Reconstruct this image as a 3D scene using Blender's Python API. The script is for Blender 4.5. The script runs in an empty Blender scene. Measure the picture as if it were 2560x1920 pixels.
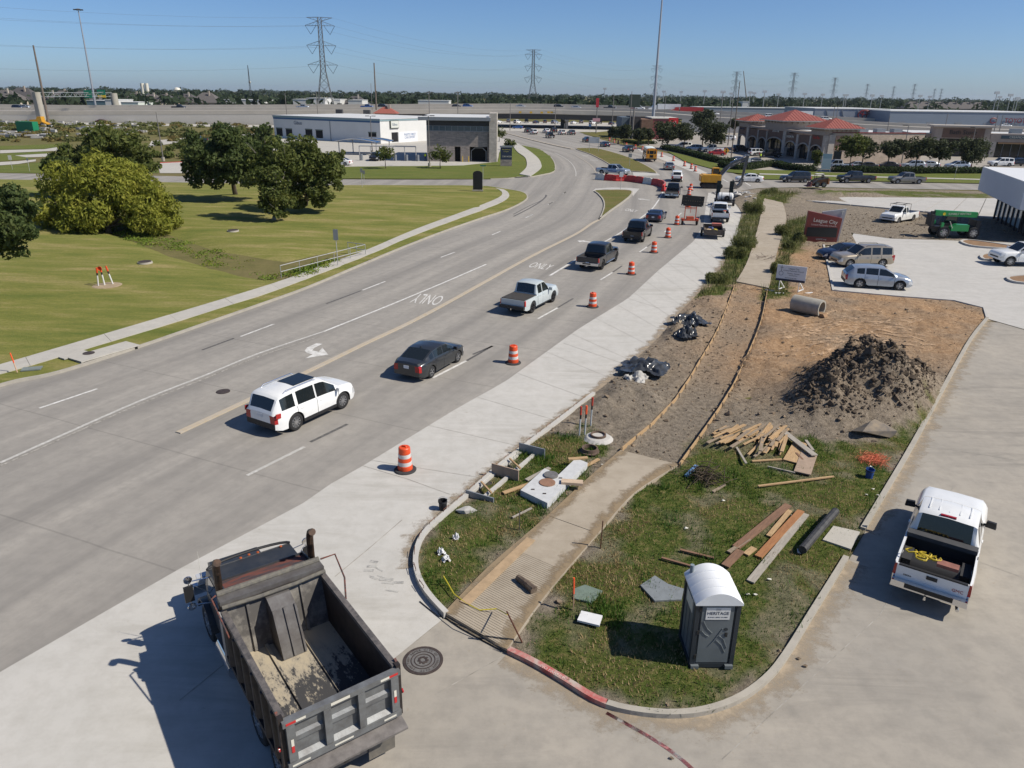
import bpy,bmesh,math,random
import numpy as np
from mathutils import Vector,Matrix,noise
from mathutils.geometry import delaunay_2d_cdt
R=math.radians
random.seed(7)
RNG=np.random.default_rng(7)
S=bpy.context.scene
COL=S.collection
# ---------------------------------------------------------------- camera, sky, sun, exposure
FPX,PITCH,ROLL,CAMZ=1850.0,R(21.4),R(0.75),13.7
CX=Vector((1,0,0));CD=Vector((0,-math.sin(PITCH),-math.cos(PITCH)));CF=Vector((0,math.cos(PITCH),-math.sin(PITCH)))
c_right=CX*math.cos(ROLL)-CD*math.sin(ROLL)
c_up=-(CX*math.sin(ROLL)+CD*math.cos(ROLL))
cam=bpy.data.cameras.new('camera');camo=bpy.data.objects.new('camera',cam);COL.objects.link(camo)
cam.sensor_width=36.0;cam.lens=FPX/2560*36;cam.clip_end=20000;cam.clip_start=0.2
m4=Matrix(((c_right.x,c_up.x,-CF.x,0),(c_right.y,c_up.y,-CF.y,0),(c_right.z,c_up.z,-CF.z,CAMZ),(0,0,0,1)))
camo.matrix_world=m4
S.camera=camo
S.render.resolution_x=1024;S.render.resolution_y=768
SUN_AZ,SUN_EL=R(-14),R(46) # direction towards the sun, counter-clockwise from +X
world=bpy.data.worlds.new('World');S.world=world;world.use_nodes=True
wn=world.node_tree.nodes;wl=world.node_tree.links;wn.clear()
sky=wn.new('ShaderNodeTexSky');sky.sky_type='NISHITA';sky.sun_disc=False
sky.sun_elevation=SUN_EL;sky.sun_rotation=R(90)-SUN_AZ
sky.air_density=0.7;sky.dust_density=0.6;sky.ozone_density=9.0;sky.altitude=10
bg=wn.new('ShaderNodeBackground');bg.inputs[1].default_value=0.09
wo=wn.new('ShaderNodeOutputWorld');wl.new(sky.outputs[0],bg.inputs[0]);wl.new(bg.outputs[0],wo.inputs[0])
sl=bpy.data.lights.new('sun','SUN');sl.energy=4.6;sl.angle=R(0.53);sl.color=(1.0,0.925,0.81)
so=bpy.data.objects.new('sun',sl);COL.objects.link(so)
sd=Vector((math.cos(SUN_AZ)*math.cos(SUN_EL),math.sin(SUN_AZ)*math.cos(SUN_EL),math.sin(SUN_EL)))
so.rotation_euler=sd.to_track_quat('Z','Y').to_euler();so.location=(60,-20,80)
S.view_settings.view_transform='Standard';S.view_settings.look='None'
S.view_settings.exposure=0.28;S.view_settings.gamma=1.0;S.view_settings.use_curve_mapping=False
# ---------------------------------------------------------------- measuring: photograph pixel -> place on the ground
def ray(x,y):
 u=(x-1280)/FPX;v=(y-960)/FPX
 c,s=math.cos(ROLL),math.sin(ROLL)
 return CX*(u*c+v*s)+CD*(-u*s+v*c)+CF
def G(x,y,z=0.0):
 d=ray(x,y);t=(z-CAMZ)/d.z
 return Vector((d.x*t,d.y*t,z))
def AT(x,y,Y):
 d=ray(x,y);t=Y/d.y
 return Vector((d.x*t,Y,CAMZ+d.z*t))
def frame(x0,y0,s):
 return lambda x,y,z=0.0:G(x0+x/s,y0+y/s,z)
V=frame(0,0,.86406)
fA=frame(0,0,3.3515);fB=frame(640,0,3.3515);fC=frame(1260,180,3.3515);fD=frame(1900,180,3.3515)
fE=frame(0,400,2.9621);fF=frame(600,780,3.3515);fG=frame(1200,460,3.3515);fH=frame(1860,560,3.16)
fI=frame(400,1300,2.6758);fJ=frame(980,1000,2.5924);fK=frame(1600,1000,3.3182);fL=frame(1900,1150,2.1545)
fN=frame(1240,240,6.1444);fO=frame(1580,200,6.1444);fP=frame(1820,240,6.1444);fQ=frame(2200,240,6.1444)
fS=frame(0,200,6.1444);fT=frame(660,270,6.1444)
def PL(f,pts,z=0.0):
 return[f(x,y,z)for x,y in pts]
# ---------------------------------------------------------------- materials
MC={}
def _nodes(name):
 m=bpy.data.materials.new(name);m.use_nodes=True
 nt=m.node_tree;b=nt.nodes['Principled BSDF']
 return m,nt,b
def _noise(nt,scale,detail=4,rough=.6,vec=None,dim='3D'):
 n=nt.nodes.new('ShaderNodeTexNoise');n.inputs['Scale'].default_value=scale
 n.inputs['Detail'].default_value=detail;n.inputs['Roughness'].default_value=rough
 if vec is not None:nt.links.new(vec,n.inputs['Vector'])
 return n
def _ramp(nt,fac,stops):
 r=nt.nodes.new('ShaderNodeValToRGB');nt.links.new(fac,r.inputs[0])
 e=r.color_ramp.elements
 while len(e)<len(stops):e.new(.5)
 for i,(p,c)in enumerate(stops):
  e[i].position=p;e[i].color=(*c,1)if len(c)==3 else c
 return r
def _mix(nt,fac,a,b,mode='MIX'):
 n=nt.nodes.new('ShaderNodeMix');n.data_type='RGBA';n.blend_type=mode
 for sock,v in((n.inputs['Factor'],fac),(n.inputs[6],a),(n.inputs[7],b)):
  if isinstance(v,(int,float)):sock.default_value=v
  elif isinstance(v,tuple):sock.default_value=(*v,1)
  else:nt.links.new(v,sock)
 return n.outputs[2]
def _math(nt,op,a,b=0.0,clamp=False):
 n=nt.nodes.new('ShaderNodeMath');n.operation=op;n.use_clamp=clamp
 for i,v in enumerate((a,b)):
  if isinstance(v,(int,float)):n.inputs[i].default_value=v
  else:nt.links.new(v,n.inputs[i])
 return n.outputs[0]
def _pos(nt):
 return nt.nodes.new('ShaderNodeNewGeometry').outputs['Position']
def _obj(nt):
 return nt.nodes.new('ShaderNodeTexCoord').outputs['Object']
def _bump(nt,b,h,strength,dist=.02):
 n=nt.nodes.new('ShaderNodeBump');n.inputs['Strength'].default_value=strength;n.inputs['Distance'].default_value=dist
 nt.links.new(h,n.inputs['Height']);nt.links.new(n.outputs[0],b.inputs['Normal'])
def M(name,col=(.5,.5,.5),rough=.6,metal=0.0,var=.0,scale=4.0,col2=None,bump=0.0,bscale=40.0,coat=0.0,emit=0.0,space='obj',lo=.35,hi=.65,alpha=1.0,trans=0.0,ior=1.45,spec=.5,stretch=None):
 if name in MC:return MC[name]
 m,nt,b=_nodes(name)
 b.inputs['Roughness'].default_value=rough;b.inputs['Metallic'].default_value=metal
 b.inputs['Base Color'].default_value=(*col,1);b.inputs['Coat Weight'].default_value=coat
 b.inputs['Coat Roughness'].default_value=.06
 b.inputs['Specular IOR Level'].default_value=spec
 b.inputs['Transmission Weight'].default_value=trans;b.inputs['IOR'].default_value=ior
 if alpha<1:b.inputs['Alpha'].default_value=alpha
 vec=None
 if col2 or var or bump:
  vec=_obj(nt)if space=='obj' else _pos(nt)
  if stretch:
   mp=nt.nodes.new('ShaderNodeMapping');mp.inputs['Scale'].default_value=stretch
   nt.links.new(vec,mp.inputs[0]);vec=mp.outputs[0]
 if col2 or var:
  c2=col2 or tuple(max(0,c*(1-var))for c in col)
  n=_noise(nt,scale,6,.65,vec)
  r=_ramp(nt,n.outputs['Fac'],[(lo,col),(hi,c2)])
  nt.links.new(r.outputs[0],b.inputs['Base Color'])
 if bump:
  n=_noise(nt,bscale,5,.6,vec);_bump(nt,b,n.outputs['Fac'],bump)
 if emit:
  b.inputs['Emission Color'].default_value=(*col,1);b.inputs['Emission Strength'].default_value=emit
 MC[name]=m
 return m
def paint(name,col,metal=0.0,rough=.32):
 return M('paint_'+name,col,rough,metal,coat=.7,var=.10,scale=1.3)
def concrete(name,base,dark,warm,streak=False,speck=.5,swirl=False):
 if name in MC:return MC[name]
 m,nt,b=_nodes(name);p=_pos(nt)
 n1=_noise(nt,.23,7,.65,p);n2=_noise(nt,1.7,6,.7,p);n3=_noise(nt,22,4,.7,p)
 c=_ramp(nt,n1.outputs['Fac'],[(.3,base),(.68,warm)]).outputs[0]
 f=_ramp(nt,n2.outputs['Fac'],[(.42,(0,0,0)),(.72,(1,1,1))]).outputs[0]
 c=_mix(nt,_math(nt,'MULTIPLY',f,.45),c,dark)
 f3=_ramp(nt,n3.outputs['Fac'],[(.62,(0,0,0)),(.75,(1,1,1))]).outputs[0]
 c=_mix(nt,_math(nt,'MULTIPLY',f3,speck),c,tuple(x*.6 for x in dark))
 if swirl:
  mp=nt.nodes.new('ShaderNodeMapping');mp.inputs['Rotation'].default_value=(0,0,.75);mp.inputs['Scale'].default_value=(.12,1.1,1);nt.links.new(p,mp.inputs[0])
  ns=_noise(nt,1.0,7,.7,mp.outputs[0]);ns.inputs['Distortion'].default_value=1.2;n5=_noise(nt,.16,4,.6,p)
  fs=_math(nt,'MULTIPLY',_ramp(nt,ns.outputs['Fac'],[(.46,(0,0,0)),(.7,(1,1,1))]).outputs[0],_ramp(nt,n5.outputs['Fac'],[(.42,(0,0,0)),(.62,(1,1,1))]).outputs[0])
  c=_mix(nt,_math(nt,'MULTIPLY',fs,.8),c,dark)
  n6=_noise(nt,6,6,.8,p);n7=_noise(nt,.3,3,.6,p);f6=_math(nt,'MULTIPLY',_ramp(nt,n6.outputs['Fac'],[(.60,(0,0,0)),(.66,(1,1,1))]).outputs[0],_ramp(nt,n7.outputs['Fac'],[(.5,(0,0,0)),(.62,(1,1,1))]).outputs[0])
  c=_mix(nt,_math(nt,'MULTIPLY',f6,.6),c,(.25,.19,.125))
 if streak:
  uv=nt.nodes.new('ShaderNodeUVMap');uv.uv_map='lane'
  sp=nt.nodes.new('ShaderNodeSeparateXYZ');nt.links.new(uv.outputs[0],sp.inputs[0])
  cb=nt.nodes.new('ShaderNodeCombineXYZ')
  nt.links.new(_math(nt,'MULTIPLY',sp.outputs[0],.022),cb.inputs[0]);nt.links.new(_math(nt,'MULTIPLY',sp.outputs[1],.75),cb.inputs[1])
  ns=_noise(nt,1.0,6,.62,cb.outputs[0])
  fs=_ramp(nt,ns.outputs['Fac'],[(.40,(0,0,0)),(.70,(1,1,1))]).outputs[0]
  w=_math(nt,'COSINE',_math(nt,'MULTIPLY',sp.outputs[1],2*math.pi/3.65))
  w=_math(nt,'MULTIPLY',_math(nt,'ADD',w,1.0),.5)
  fs=_math(nt,'ADD',_math(nt,'MULTIPLY',fs,.55),_math(nt,'MULTIPLY',w,.30),True)
  c=_mix(nt,fs,c,dark)
  jm=_math(nt,'PINGPONG',_math(nt,'ADD',sp.outputs[0],600.0),3.05)
  jf=_math(nt,'LESS_THAN',jm,.035)
  c=_mix(nt,_math(nt,'MULTIPLY',jf,.26),c,tuple(x*.5 for x in dark))
 nt.links.new(c,b.inputs['Base Color']);b.inputs['Roughness'].default_value=.85
 b.inputs['Specular IOR Level'].default_value=.3
 _bump(nt,b,n3.outputs['Fac'],.15,.01)
 MC[name]=m
 return m
def grassmat(name,cols,s1=.22,s2=5.0,bump=.6,warp=0):
 m,nt,b=_nodes(name);p=_pos(nt)
 mpg=nt.nodes.new('ShaderNodeMapping');mpg.inputs['Rotation'].default_value=(0,0,.9);mpg.inputs['Scale'].default_value=(.35,1.5,1);nt.links.new(p,mpg.inputs[0]);n1=_noise(nt,s1*1.3,8,.72,mpg.outputs[0]);n2=_noise(nt,s2,6,.75,p);n4=_noise(nt,40,4,.7,p)
 a=_ramp(nt,n1.outputs['Fac'],[(.32,cols[0]),(.5,cols[1]),(.68,cols[2])]).outputs[0]
 f=_ramp(nt,n2.outputs['Fac'],[(.35,(0,0,0)),(.7,(1,1,1))]).outputs[0]
 a=_mix(nt,_math(nt,'MULTIPLY',f,.6),a,cols[3])
 f4=_ramp(nt,n4.outputs['Fac'],[(.3,(.55,.55,.55)),(.7,(1.25,1.25,1.25))]).outputs[0]
 a=_mix(nt,.8,a,f4,'MULTIPLY')
 nt.links.new(a,b.inputs['Base Color']);b.inputs['Roughness'].default_value=1.0;b.inputs['Specular IOR Level'].default_value=.1
 _bump(nt,b,n4.outputs['Fac'],bump,.06)
 MC[name]=m
 return m
m_road=concrete('road_concrete',(.295,.278,.25),(.175,.166,.152),(.345,.322,.285),True,.25)
m_new=concrete('new_concrete',(.44,.43,.40),(.33,.315,.28),(.49,.475,.44),False,.35,True)
m_drive=concrete('drive_concrete',(.29,.27,.235),(.185,.173,.153),(.365,.332,.28),False,.4,True)
m_walk=concrete('walk_concrete',(.40,.385,.35),(.29,.275,.25),(.45,.43,.38),False,.3)
m_curb=concrete('curb_concrete',(.345,.325,.28),(.21,.195,.165),(.39,.36,.305),False,.5)
m_foot=concrete('foot_concrete',(.33,.285,.22),(.22,.18,.13),(.39,.34,.27),False,.55,True)
m_slab=concrete('slab_concrete',(.42,.41,.385),(.32,.31,.285),(.47,.455,.425),False,.25,True)
m_wallc=concrete('wall_concrete',(.56,.53,.47),(.48,.45,.39),(.60,.56,.50),False,.1)
m_lawn=grassmat('lawn',[(.115,.145,.032),(.215,.21,.058),(.38,.30,.14),(.10,.125,.028)])
m_green=grassmat('green_lawn',[(.10,.135,.03),(.14,.16,.04),(.19,.18,.06),(.07,.10,.022)])
m_field=grassmat('field',[(.13,.13,.045),(.17,.15,.06),(.21,.165,.09),(.08,.085,.03)],.03,.6,.4)
# ---------------------------------------------------------------- mesh building
class MB:
 def __init__(s):s.v=[];s.f=[];s.m=[];s.k=0
 def add(s,vs,fs,k=None):
  o=len(s.v);s.v+=[tuple(x)for x in vs];s.f+=[tuple(i+o for i in f)for f in fs];s.m+=[s.k if k is None else k]*len(fs);return s
 def box(s,c,d,rz=0.0,rx=0.0,ry=0.0,k=None,taper=(1,1)):
  hx,hy,hz=d[0]/2,d[1]/2,d[2]/2
  vs=[]
  mt=Matrix.Rotation(rz,3,'Z')@Matrix.Rotation(ry,3,'Y')@Matrix.Rotation(rx,3,'X')
  for z in(-1,1):
   tx,ty=taper if z>0 else(1,1)
   for x,y in((-1,-1),(1,-1),(1,1),(-1,1)):
    vs.append(Vector(c)+mt@Vector((x*hx*tx,y*hy*ty,z*hz)))
  return s.add(vs,[(3,2,1,0),(4,5,6,7),(0,1,5,4),(1,2,6,5),(2,3,7,6),(3,0,4,7)],k)
 def bb(s,x0,x1,y0,y1,z0,z1,k=None):
  return s.box(((x0+x1)/2,(y0+y1)/2,(z0+z1)/2),(x1-x0,y1-y0,z1-z0),k=k)
 def bar(s,a,b,w,h=None,k=None):
  a=Vector(a);b=Vector(b);h=h or w;d=b-a;L=d.length
  if L<1e-6:return s
  q=d.to_track_quat('X','Z').to_matrix()
  vs=[a+q@Vector((x*L,y*w/2,z*h/2))for z in(-1,1)for x,y in((0,-1),(1,-1),(1,1),(0,1))]
  return s.add(vs,[(3,2,1,0),(4,5,6,7),(0,1,5,4),(1,2,6,5),(2,3,7,6),(3,0,4,7)],k)
 def cyl(s,a,b,r0,r1=None,n=12,k=None,cap=True):
  a=Vector(a);b=Vector(b);r1=r0 if r1 is None else r1
  q=(b-a).to_track_quat('Z','Y').to_matrix()
  vs=[p+q@Vector((r*math.cos(2*math.pi*i/n),r*math.sin(2*math.pi*i/n),0))for p,r in((a,r0),(b,r1))for i in range(n)]
  fs=[(i,(i+1)%n,n+(i+1)%n,n+i)for i in range(n)]
  if cap:fs+=[tuple(range(n))[::-1],tuple(range(n,2*n))]
  return s.add(vs,fs,k)
 def tube(s,pts,r,n=6,k=None,r1=None):
  pts=[Vector(p)for p in pts];N=len(pts);vs=[]
  for i,p in enumerate(pts):
   d=(pts[min(i+1,N-1)]-pts[max(i-1,0)])
   q=d.to_track_quat('Z','Y').to_matrix()
   rr=r if r1 is None else r+(r1-r)*i/max(1,N-1)
   vs+=[p+q@Vector((rr*math.cos(2*math.pi*j/n),rr*math.sin(2*math.pi*j/n),0))for j in range(n)]
  fs=[(i*n+j,i*n+(j+1)%n,(i+1)*n+(j+1)%n,(i+1)*n+j)for i in range(N-1)for j in range(n)]
  fs+=[tuple(range(n))[::-1],tuple(range((N-1)*n,N*n))]
  return s.add(vs,fs,k)
 def lathe(s,prof,n=16,c=(0,0,0),axis='Z',k=None):
  vs=[]
  for r,z in prof:
   for i in range(n):
    a=2*math.pi*i/n;x,y=r*math.cos(a),r*math.sin(a)
    p=(x,y,z)if axis=='Z' else((x,z,y)if axis=='Y' else(z,x,y))
    vs.append(Vector(c)+Vector(p))
  fs=[(i*n+j,i*n+(j+1)%n,(i+1)*n+(j+1)%n,(i+1)*n+j)for i in range(len(prof)-1)for j in range(n)]
  return s.add(vs,fs,k)
 def prism(s,poly,z0,z1,k=None):
  n=len(poly)
  ar=sum(poly[i][0]*poly[(i+1)%n][1]-poly[(i+1)%n][0]*poly[i][1]for i in range(n))
  if ar<0:poly=list(poly)[::-1]
  vs=[(p[0],p[1],z0)for p in poly]+[(p[0],p[1],z1)for p in poly]
  fs=[tuple(range(n))[::-1],tuple(range(n,2*n))]+[(i,(i+1)%n,n+(i+1)%n,n+i)for i in range(n)]
  return s.add(vs,fs,k)
 def prof(s,pts,y0,y1,k=None):
  """outline in the xz plane, extruded along y"""
  n=len(pts)
  ar=sum(pts[i][0]*pts[(i+1)%n][1]-pts[(i+1)%n][0]*pts[i][1]for i in range(n))
  if ar>0:pts=list(pts)[::-1]
  vs=[(p[0],y0,p[1])for p in pts]+[(p[0],y1,p[1])for p in pts]
  fs=[tuple(range(n))[::-1],tuple(range(n,2*n))]+[(i,(i+1)%n,n+(i+1)%n,n+i)for i in range(n)]
  return s.add(vs,fs,k)
 def xf(s,mt):
  s.v=[tuple(mt@Vector(p))for p in s.v];return s
 def mesh(s,name,mats,smooth=False,ang=35,weld=False):
  me=bpy.data.meshes.new(name);me.from_pydata(s.v,[],s.f)
  if weld:
   bm=bmesh.new();bm.from_mesh(me);bmesh.ops.remove_doubles(bm,verts=bm.verts,dist=1e-4);bm.to_mesh(me);bm.free()
  mats=mats if isinstance(mats,(list,tuple))else[mats]
  for m in mats:me.materials.append(m)
  if len(mats)>1:me.polygons.foreach_set('material_index',s.m)
  if smooth:
   me.polygons.foreach_set('use_smooth',[True]*len(me.polygons))
   me.set_sharp_from_angle(angle=R(ang))
  me.update()
  return me
 def build(s,name,mats,parent=None,smooth=False,ang=35):
  return link(name,s.mesh(name,mats,smooth,ang),parent)
def link(name,me,parent=None,loc=None,rot=None):
 o=bpy.data.objects.new(name,me);COL.objects.link(o)
 if parent:o.parent=parent
 if loc is not None:o.location=loc
 if rot is not None:o.rotation_euler=rot
 return o
def tag(o,label,cat,group=None,kind=None):
 if label:o['label']=label
 if cat:o['category']=cat
 if group:o['group']=group
 if kind:o['kind']=kind
 return o
def thing(name,label,cat,loc=(0,0,0),rz=0.0,group=None):
 o=bpy.data.objects.new(name,None);COL.objects.link(o)
 o.location=loc;o.rotation_euler=(0,0,rz);o.empty_display_size=.3
 return tag(o,label,cat,group)
def struct(o,label=None):
 o['kind']='structure'
 if label:o['label']=label
 return o
def copy_tree(o,parent=None,**kw):
 c=o.copy();COL.objects.link(c);c.parent=parent
 for ch in o.children:copy_tree(ch,c)
 for k,v in kw.items():c[k]=v
 return c
TXT={}
def text_mesh(s,size,depth=.004,extrude=True):
 cu=bpy.data.curves.new('lettering','FONT');cu.body=s;cu.size=size;cu.extrude=depth;cu.align_x='CENTER';cu.align_y='CENTER';cu.resolution_u=3
 ob=bpy.data.objects.new('lettering',cu);COL.objects.link(ob)
 dg=bpy.context.evaluated_depsgraph_get();me=bpy.data.meshes.new_from_object(ob.evaluated_get(dg))
 bpy.data.objects.remove(ob);bpy.data.curves.remove(cu)
 return me
def lettering(s,size,mat,parent,loc,rot=(R(90),0,0),sx=1.0,depth=.004,bold=0.0,name='lettering'):
 me=text_mesh(s,size,depth);me.materials.clear();me.materials.append(mat)
 if bold:
  pass
 o=link(name,me,parent,loc,rot);o.scale=(sx,1,1)
 return o
# ---------------------------------------------------------------- ground sheets
def smooth_line(pts,n=8,closed=False):
 pts=[Vector(p)for p in pts];N=len(pts);out=[]
 for i in range(N if closed else N-1):
  if closed:p0,p1,p2,p3=pts[i-1],pts[i],pts[(i+1)%N],pts[(i+2)%N]
  else:p0,p1,p2,p3=pts[max(i-1,0)],pts[i],pts[i+1],pts[min(i+2,N-1)]
  for j in range(n):
   t=j/n
   out.append(.5*((2*p1)+(-p0+p2)*t+(2*p0-5*p1+4*p2-p3)*t*t+(-p0+3*p1-3*p2+p3)*t**3))
 if not closed:out.append(pts[-1])
 return out
def resample(pts,step):
 pts=[Vector(p)for p in pts];out=[pts[0]];acc=0
 for a,b in zip(pts,pts[1:]):
  L=(b-a).length;d=step-acc
  while d<L:
   out.append(a+(b-a)*(d/L));d+=step
  acc=(acc+L)%step
 out.append(pts[-1]);return out
def offset(line,d):
 out=[]
 for i,p in enumerate(line):
  t=line[min(i+1,len(line)-1)]-line[max(i-1,0)];t.z=0
  if t.length<1e-9:t=Vector((1,0,0))
  t.normalize();out.append(Vector((p.x-t.y*d,p.y+t.x*d,p.z)))
 return out
def inside(p,poly):
 x,y=p[0],p[1];r=False;j=len(poly)-1
 for i in range(len(poly)):
  xi,yi,xj,yj=poly[i][0],poly[i][1],poly[j][0],poly[j][1]
  if(yi>y)!=(yj>y)and x<(xj-xi)*(y-yi)/(yj-yi)+xi:r=not r
  j=i
 return r
def inside_np(P,poly):
 x,y=P[:,0],P[:,1];r=np.zeros(len(P),bool);n=len(poly);j=n-1
 for i in range(n):
  xi,yi,xj,yj=poly[i][0],poly[i][1],poly[j][0],poly[j][1]
  if yi!=yj:
   c=((yi>y)!=(yj>y))&(x<(xj-xi)*(y-yi)/(yj-yi)+xi);r^=c
  j=i
 return r
def dist_line(P,line):
 """distance of points to a polyline, signed side, arc length"""
 best=np.full(len(P),1e9);sd_=np.zeros(len(P));s_=np.zeros(len(P));acc=0
 for a,b in zip(line,line[1:]):
  d=np.array((b[0]-a[0],b[1]-a[1]));L=np.hypot(*d)
  if L<1e-9:continue
  q=P[:,:2]-np.array((a[0],a[1]));t=np.clip((q@d)/L**2,0,1)
  e=q-t[:,None]*d;dd=np.hypot(e[:,0],e[:,1]);w=dd<best
  best[w]=dd[w];sd_[w]=np.sign(d[0]*q[w,1]-d[1]*q[w,0]);s_[w]=acc+t[w]*L;acc+=L
 return best,sd_,s_
def vnoise(P,sc,seed=0,octv=4):
 P=np.asarray(P,float);o=np.zeros(len(P));off=Vector((seed*17.3,seed*5.1,seed*3.7))
 for i in range(len(P)):
  o[i]=noise.fractal(Vector((P[i,0]*sc,P[i,1]*sc,0))+off,.9,2.0,octv)
 return o
def grid_in(poly,step,jit=.35,margin=.0):
 xs=[p[0]for p in poly];ys=[p[1]for p in poly]
 X,Y=np.meshgrid(np.arange(min(xs),max(xs),step),np.arange(min(ys),max(ys),step))
 P=np.stack([X.ravel(),Y.ravel()],1);P+=RNG.uniform(-jit,jit,P.shape)*step
 P=P[inside_np(P,poly)]
 d,_,_=dist_line(P,list(poly)+[poly[0]])
 return P[d>max(step*.45,margin)]
def sheet(name,poly,mat,z=0.0,step=None,zf=None,parent=None,label=None,uvline=None,attr=None,kind='structure',smooth=True,pts=None):
 poly=[Vector((p[0],p[1],0))for p in poly]
 if step:
  b=resample(poly+[poly[0]],max(step,.3))[:-1]
  inner=grid_in(poly,step)if pts is None else pts
  P=[Vector((p[0],p[1]))for p in b]+[Vector((p[0],p[1]))for p in inner]
  vs,_,fs,*_r=delaunay_2d_cdt(P,[(i,(i+1)%len(b))for i in range(len(b))],[],1,1e-5)
 else:
  vs,_,fs,*_r=delaunay_2d_cdt([p.xy for p in poly],[(i,(i+1)%len(poly))for i in range(len(poly))],[],1,1e-5)
 A=np.array([(p[0],p[1])for p in vs]);Z=np.full(len(A),z)if zf is None else zf(A)
 fs2=[]
 for f in fs:
  a,b_,c=A[f[0]],A[f[1]],A[f[2]]
  fs2.append(tuple(f)if(b_[0]-a[0])*(c[1]-a[1])-(b_[1]-a[1])*(c[0]-a[0])>0 else tuple(f)[::-1])
 me=bpy.data.meshes.new(name);me.from_pydata([(p[0],p[1],q)for p,q in zip(A,Z)],[],fs2)
 me.materials.append(mat)
 if uvline:
  d,sg,sl_=dist_line(A,uvline);uv=me.uv_layers.new(name='lane')
  li=np.empty(len(me.loops),int);me.loops.foreach_get('vertex_index',li)
  uv.data.foreach_set('uv',np.stack([sl_[li],(d*sg)[li]],1).ravel())
 if attr:
  for k,fn in attr.items():
   at=me.attributes.new(k,'FLOAT','POINT');at.data.foreach_set('value',np.asarray(fn(A),float))
 if smooth:me.polygons.foreach_set('use_smooth',[True]*len(me.polygons))
 me.update();o=link(name,me,parent)
 if kind and not parent:o['kind']=kind
 if label:o['label']=label
 return o
def strip(name,line,w0,w1,z0,z1,mat,parent=None,k=True,bev=.02):
 """a solid band between two offsets of a line (kerbs, walls, strips)"""
 a=offset(line,w0);b=offset(line,w1);mb=MB();n=len(line)
 vs=[]
 for p,q in zip(a,b):vs+=[(p.x,p.y,z0),(p.x,p.y,z1),(q.x,q.y,z1),(q.x,q.y,z0)]
 fs=[]
 for i in range(n-1):
  o=i*4;fs+=[(o,o+1,o+5,o+4),(o+1,o+2,o+6,o+5),(o+2,o+3,o+7,o+6),(o+3,o,o+4,o+7)]
 fs+=[(0,3,2,1),((n-1)*4,(n-1)*4+1,(n-1)*4+2,(n-1)*4+3)]
 mb.add(vs,fs)
 me=mb.mesh(name,mat);bm=bmesh.new();bm.from_mesh(me);bmesh.ops.recalc_face_normals(bm,faces=bm.faces);bm.to_mesh(me);bm.free()
 o=link(name,me,parent)
 return o
# ================================================================ the setting
ground=sheet('ground',[(-7000,-60),(7000,-60),(7000,9000),(-7000,9000)],m_field,-.05)
center_px=[(-300,1452),(0,1300),(300,1153),(600,1011),(755,937),(1077,780),(1325,642),(1439,585),(1498,547),(1528,490),(1534,450),(1528,416),(1468,385),(1386,364),(1338,352),(1250,329.5),(1170,314)]
center=resample(smooth_line([G(*p)for p in center_px],8),2.0)
lcurb_v=[(-150,882),(17,829),(128,805),(297,751),(430,705),(570,656),(640,631),(700,607),(770,577),(870,535),(960,500),(1040,472),(1089,456),(1122,441),(1138,428),(1128,416.5),(1089,409),(1050,403)]
lcurb=smooth_line(PL(V,lcurb_v),6)
sideL=PL(V,[(1000,402),(690,401.5),(400,396),(0,389),(-400,382)])
sideU=PL(V,[(-400,366),(0,374),(300,379),(690,387),(900,388),(1060,387.5)])
upcurb=smooth_line(PL(V,[(1060,387.5),(1100,386),(1125,382.5),(1146,383),(1172.7,378.2),(1193.7,373.3),(1200,364.9),(1198.7,353.6),(1192.4,342.4),(1181,332.5),(1164,322.7),(1147,318.5),(1124.9,314.3)]),4)
lot_left_v=[(1575,416),(1582,432),(1601,458),(1596,488),(1594,508),(1578,542),(1552.5,588),(1508.6,634.7),(1459.7,686),(1423.6,730),(1333.4,812),(1263.4,867),(1193.4,921),(1136.7,964),(1076.8,1011),(1006.8,1074),(956.8,1117),(915,1155),(897,1192),(894,1228),(903,1262),(925,1297),(960,1335)]
lot_left=smooth_line(PL(V,lot_left_v),4)
road_poly=list(lcurb)+sideL+sideU+upcurb+PL(V,[(1087,300),(1077,292),(1040,281),(980,274),(980,262),(1330,268),(1212,277),(1250,285),(1300,302),(1340,312),(1400,322),(1470,337),(1520,352),(1560,366),(1600,380),(1640,387),(1800,390),(2000,394),(2300,400),(2300,417),(2140,411),(1900,407),(1760,404),(1640,406)])+lot_left+PL(V,[(780,1480),(600,1650),(380,1860),(-500,1860),(-900,1500),(-500,1020)])
road_poly=[p for p in road_poly]
road=sheet('road',road_poly,m_road,0.0,step=2.4,uvline=center)
drive_v=[(960,1335),(1060,1395),(1095,1413),(1150,1440),(1215,1478),(1300,1528),(1400,1550),(1500,1550),(1590,1524),(1660,1476),(1705,1420),(1760,1330),(1830,1215),(1900,1095),(1975,965),(2050,825),(2100,735),(2135,690)]
drv=smooth_line(PL(V,drive_v),4)
driveway=sheet('driveway',drv+PL(V,[(2240,720),(2500,770),(2900,1000),(2900,2100),(380,2100),(380,1860),(600,1650),(780,1480)]),m_drive,-.002,step=1.5)
park_v=[(2135,690),(2128,668),(2060,651),(1930,641),(1802,630),(1781,531),(1850,527),(1838,504),(1925,516),(2030,519),(2220,526),(2500,540),(2500,770),(2240,720)]
parking=sheet('parking_lot',PL(V,park_v),m_slab,.03,step=2.0)
newlane_l=PL(fF,[(520,1609),(690,1480),(1030,1290),(1830,800),(2212,590)])+PL(fG,[(830,1210),(1240,960),(1500,720),(1790,480),(1870,350)])+PL(fC,[(1690,1130),(1712,1010)])
nl_poly=PL(V,[(-500,1745),(0,1452),(400,1222)])+newlane_l+PL(V,[(1578,420)])+lot_left[8:]+PL(V,[(780,1480),(600,1650),(380,1860),(-500,1860)])
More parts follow.
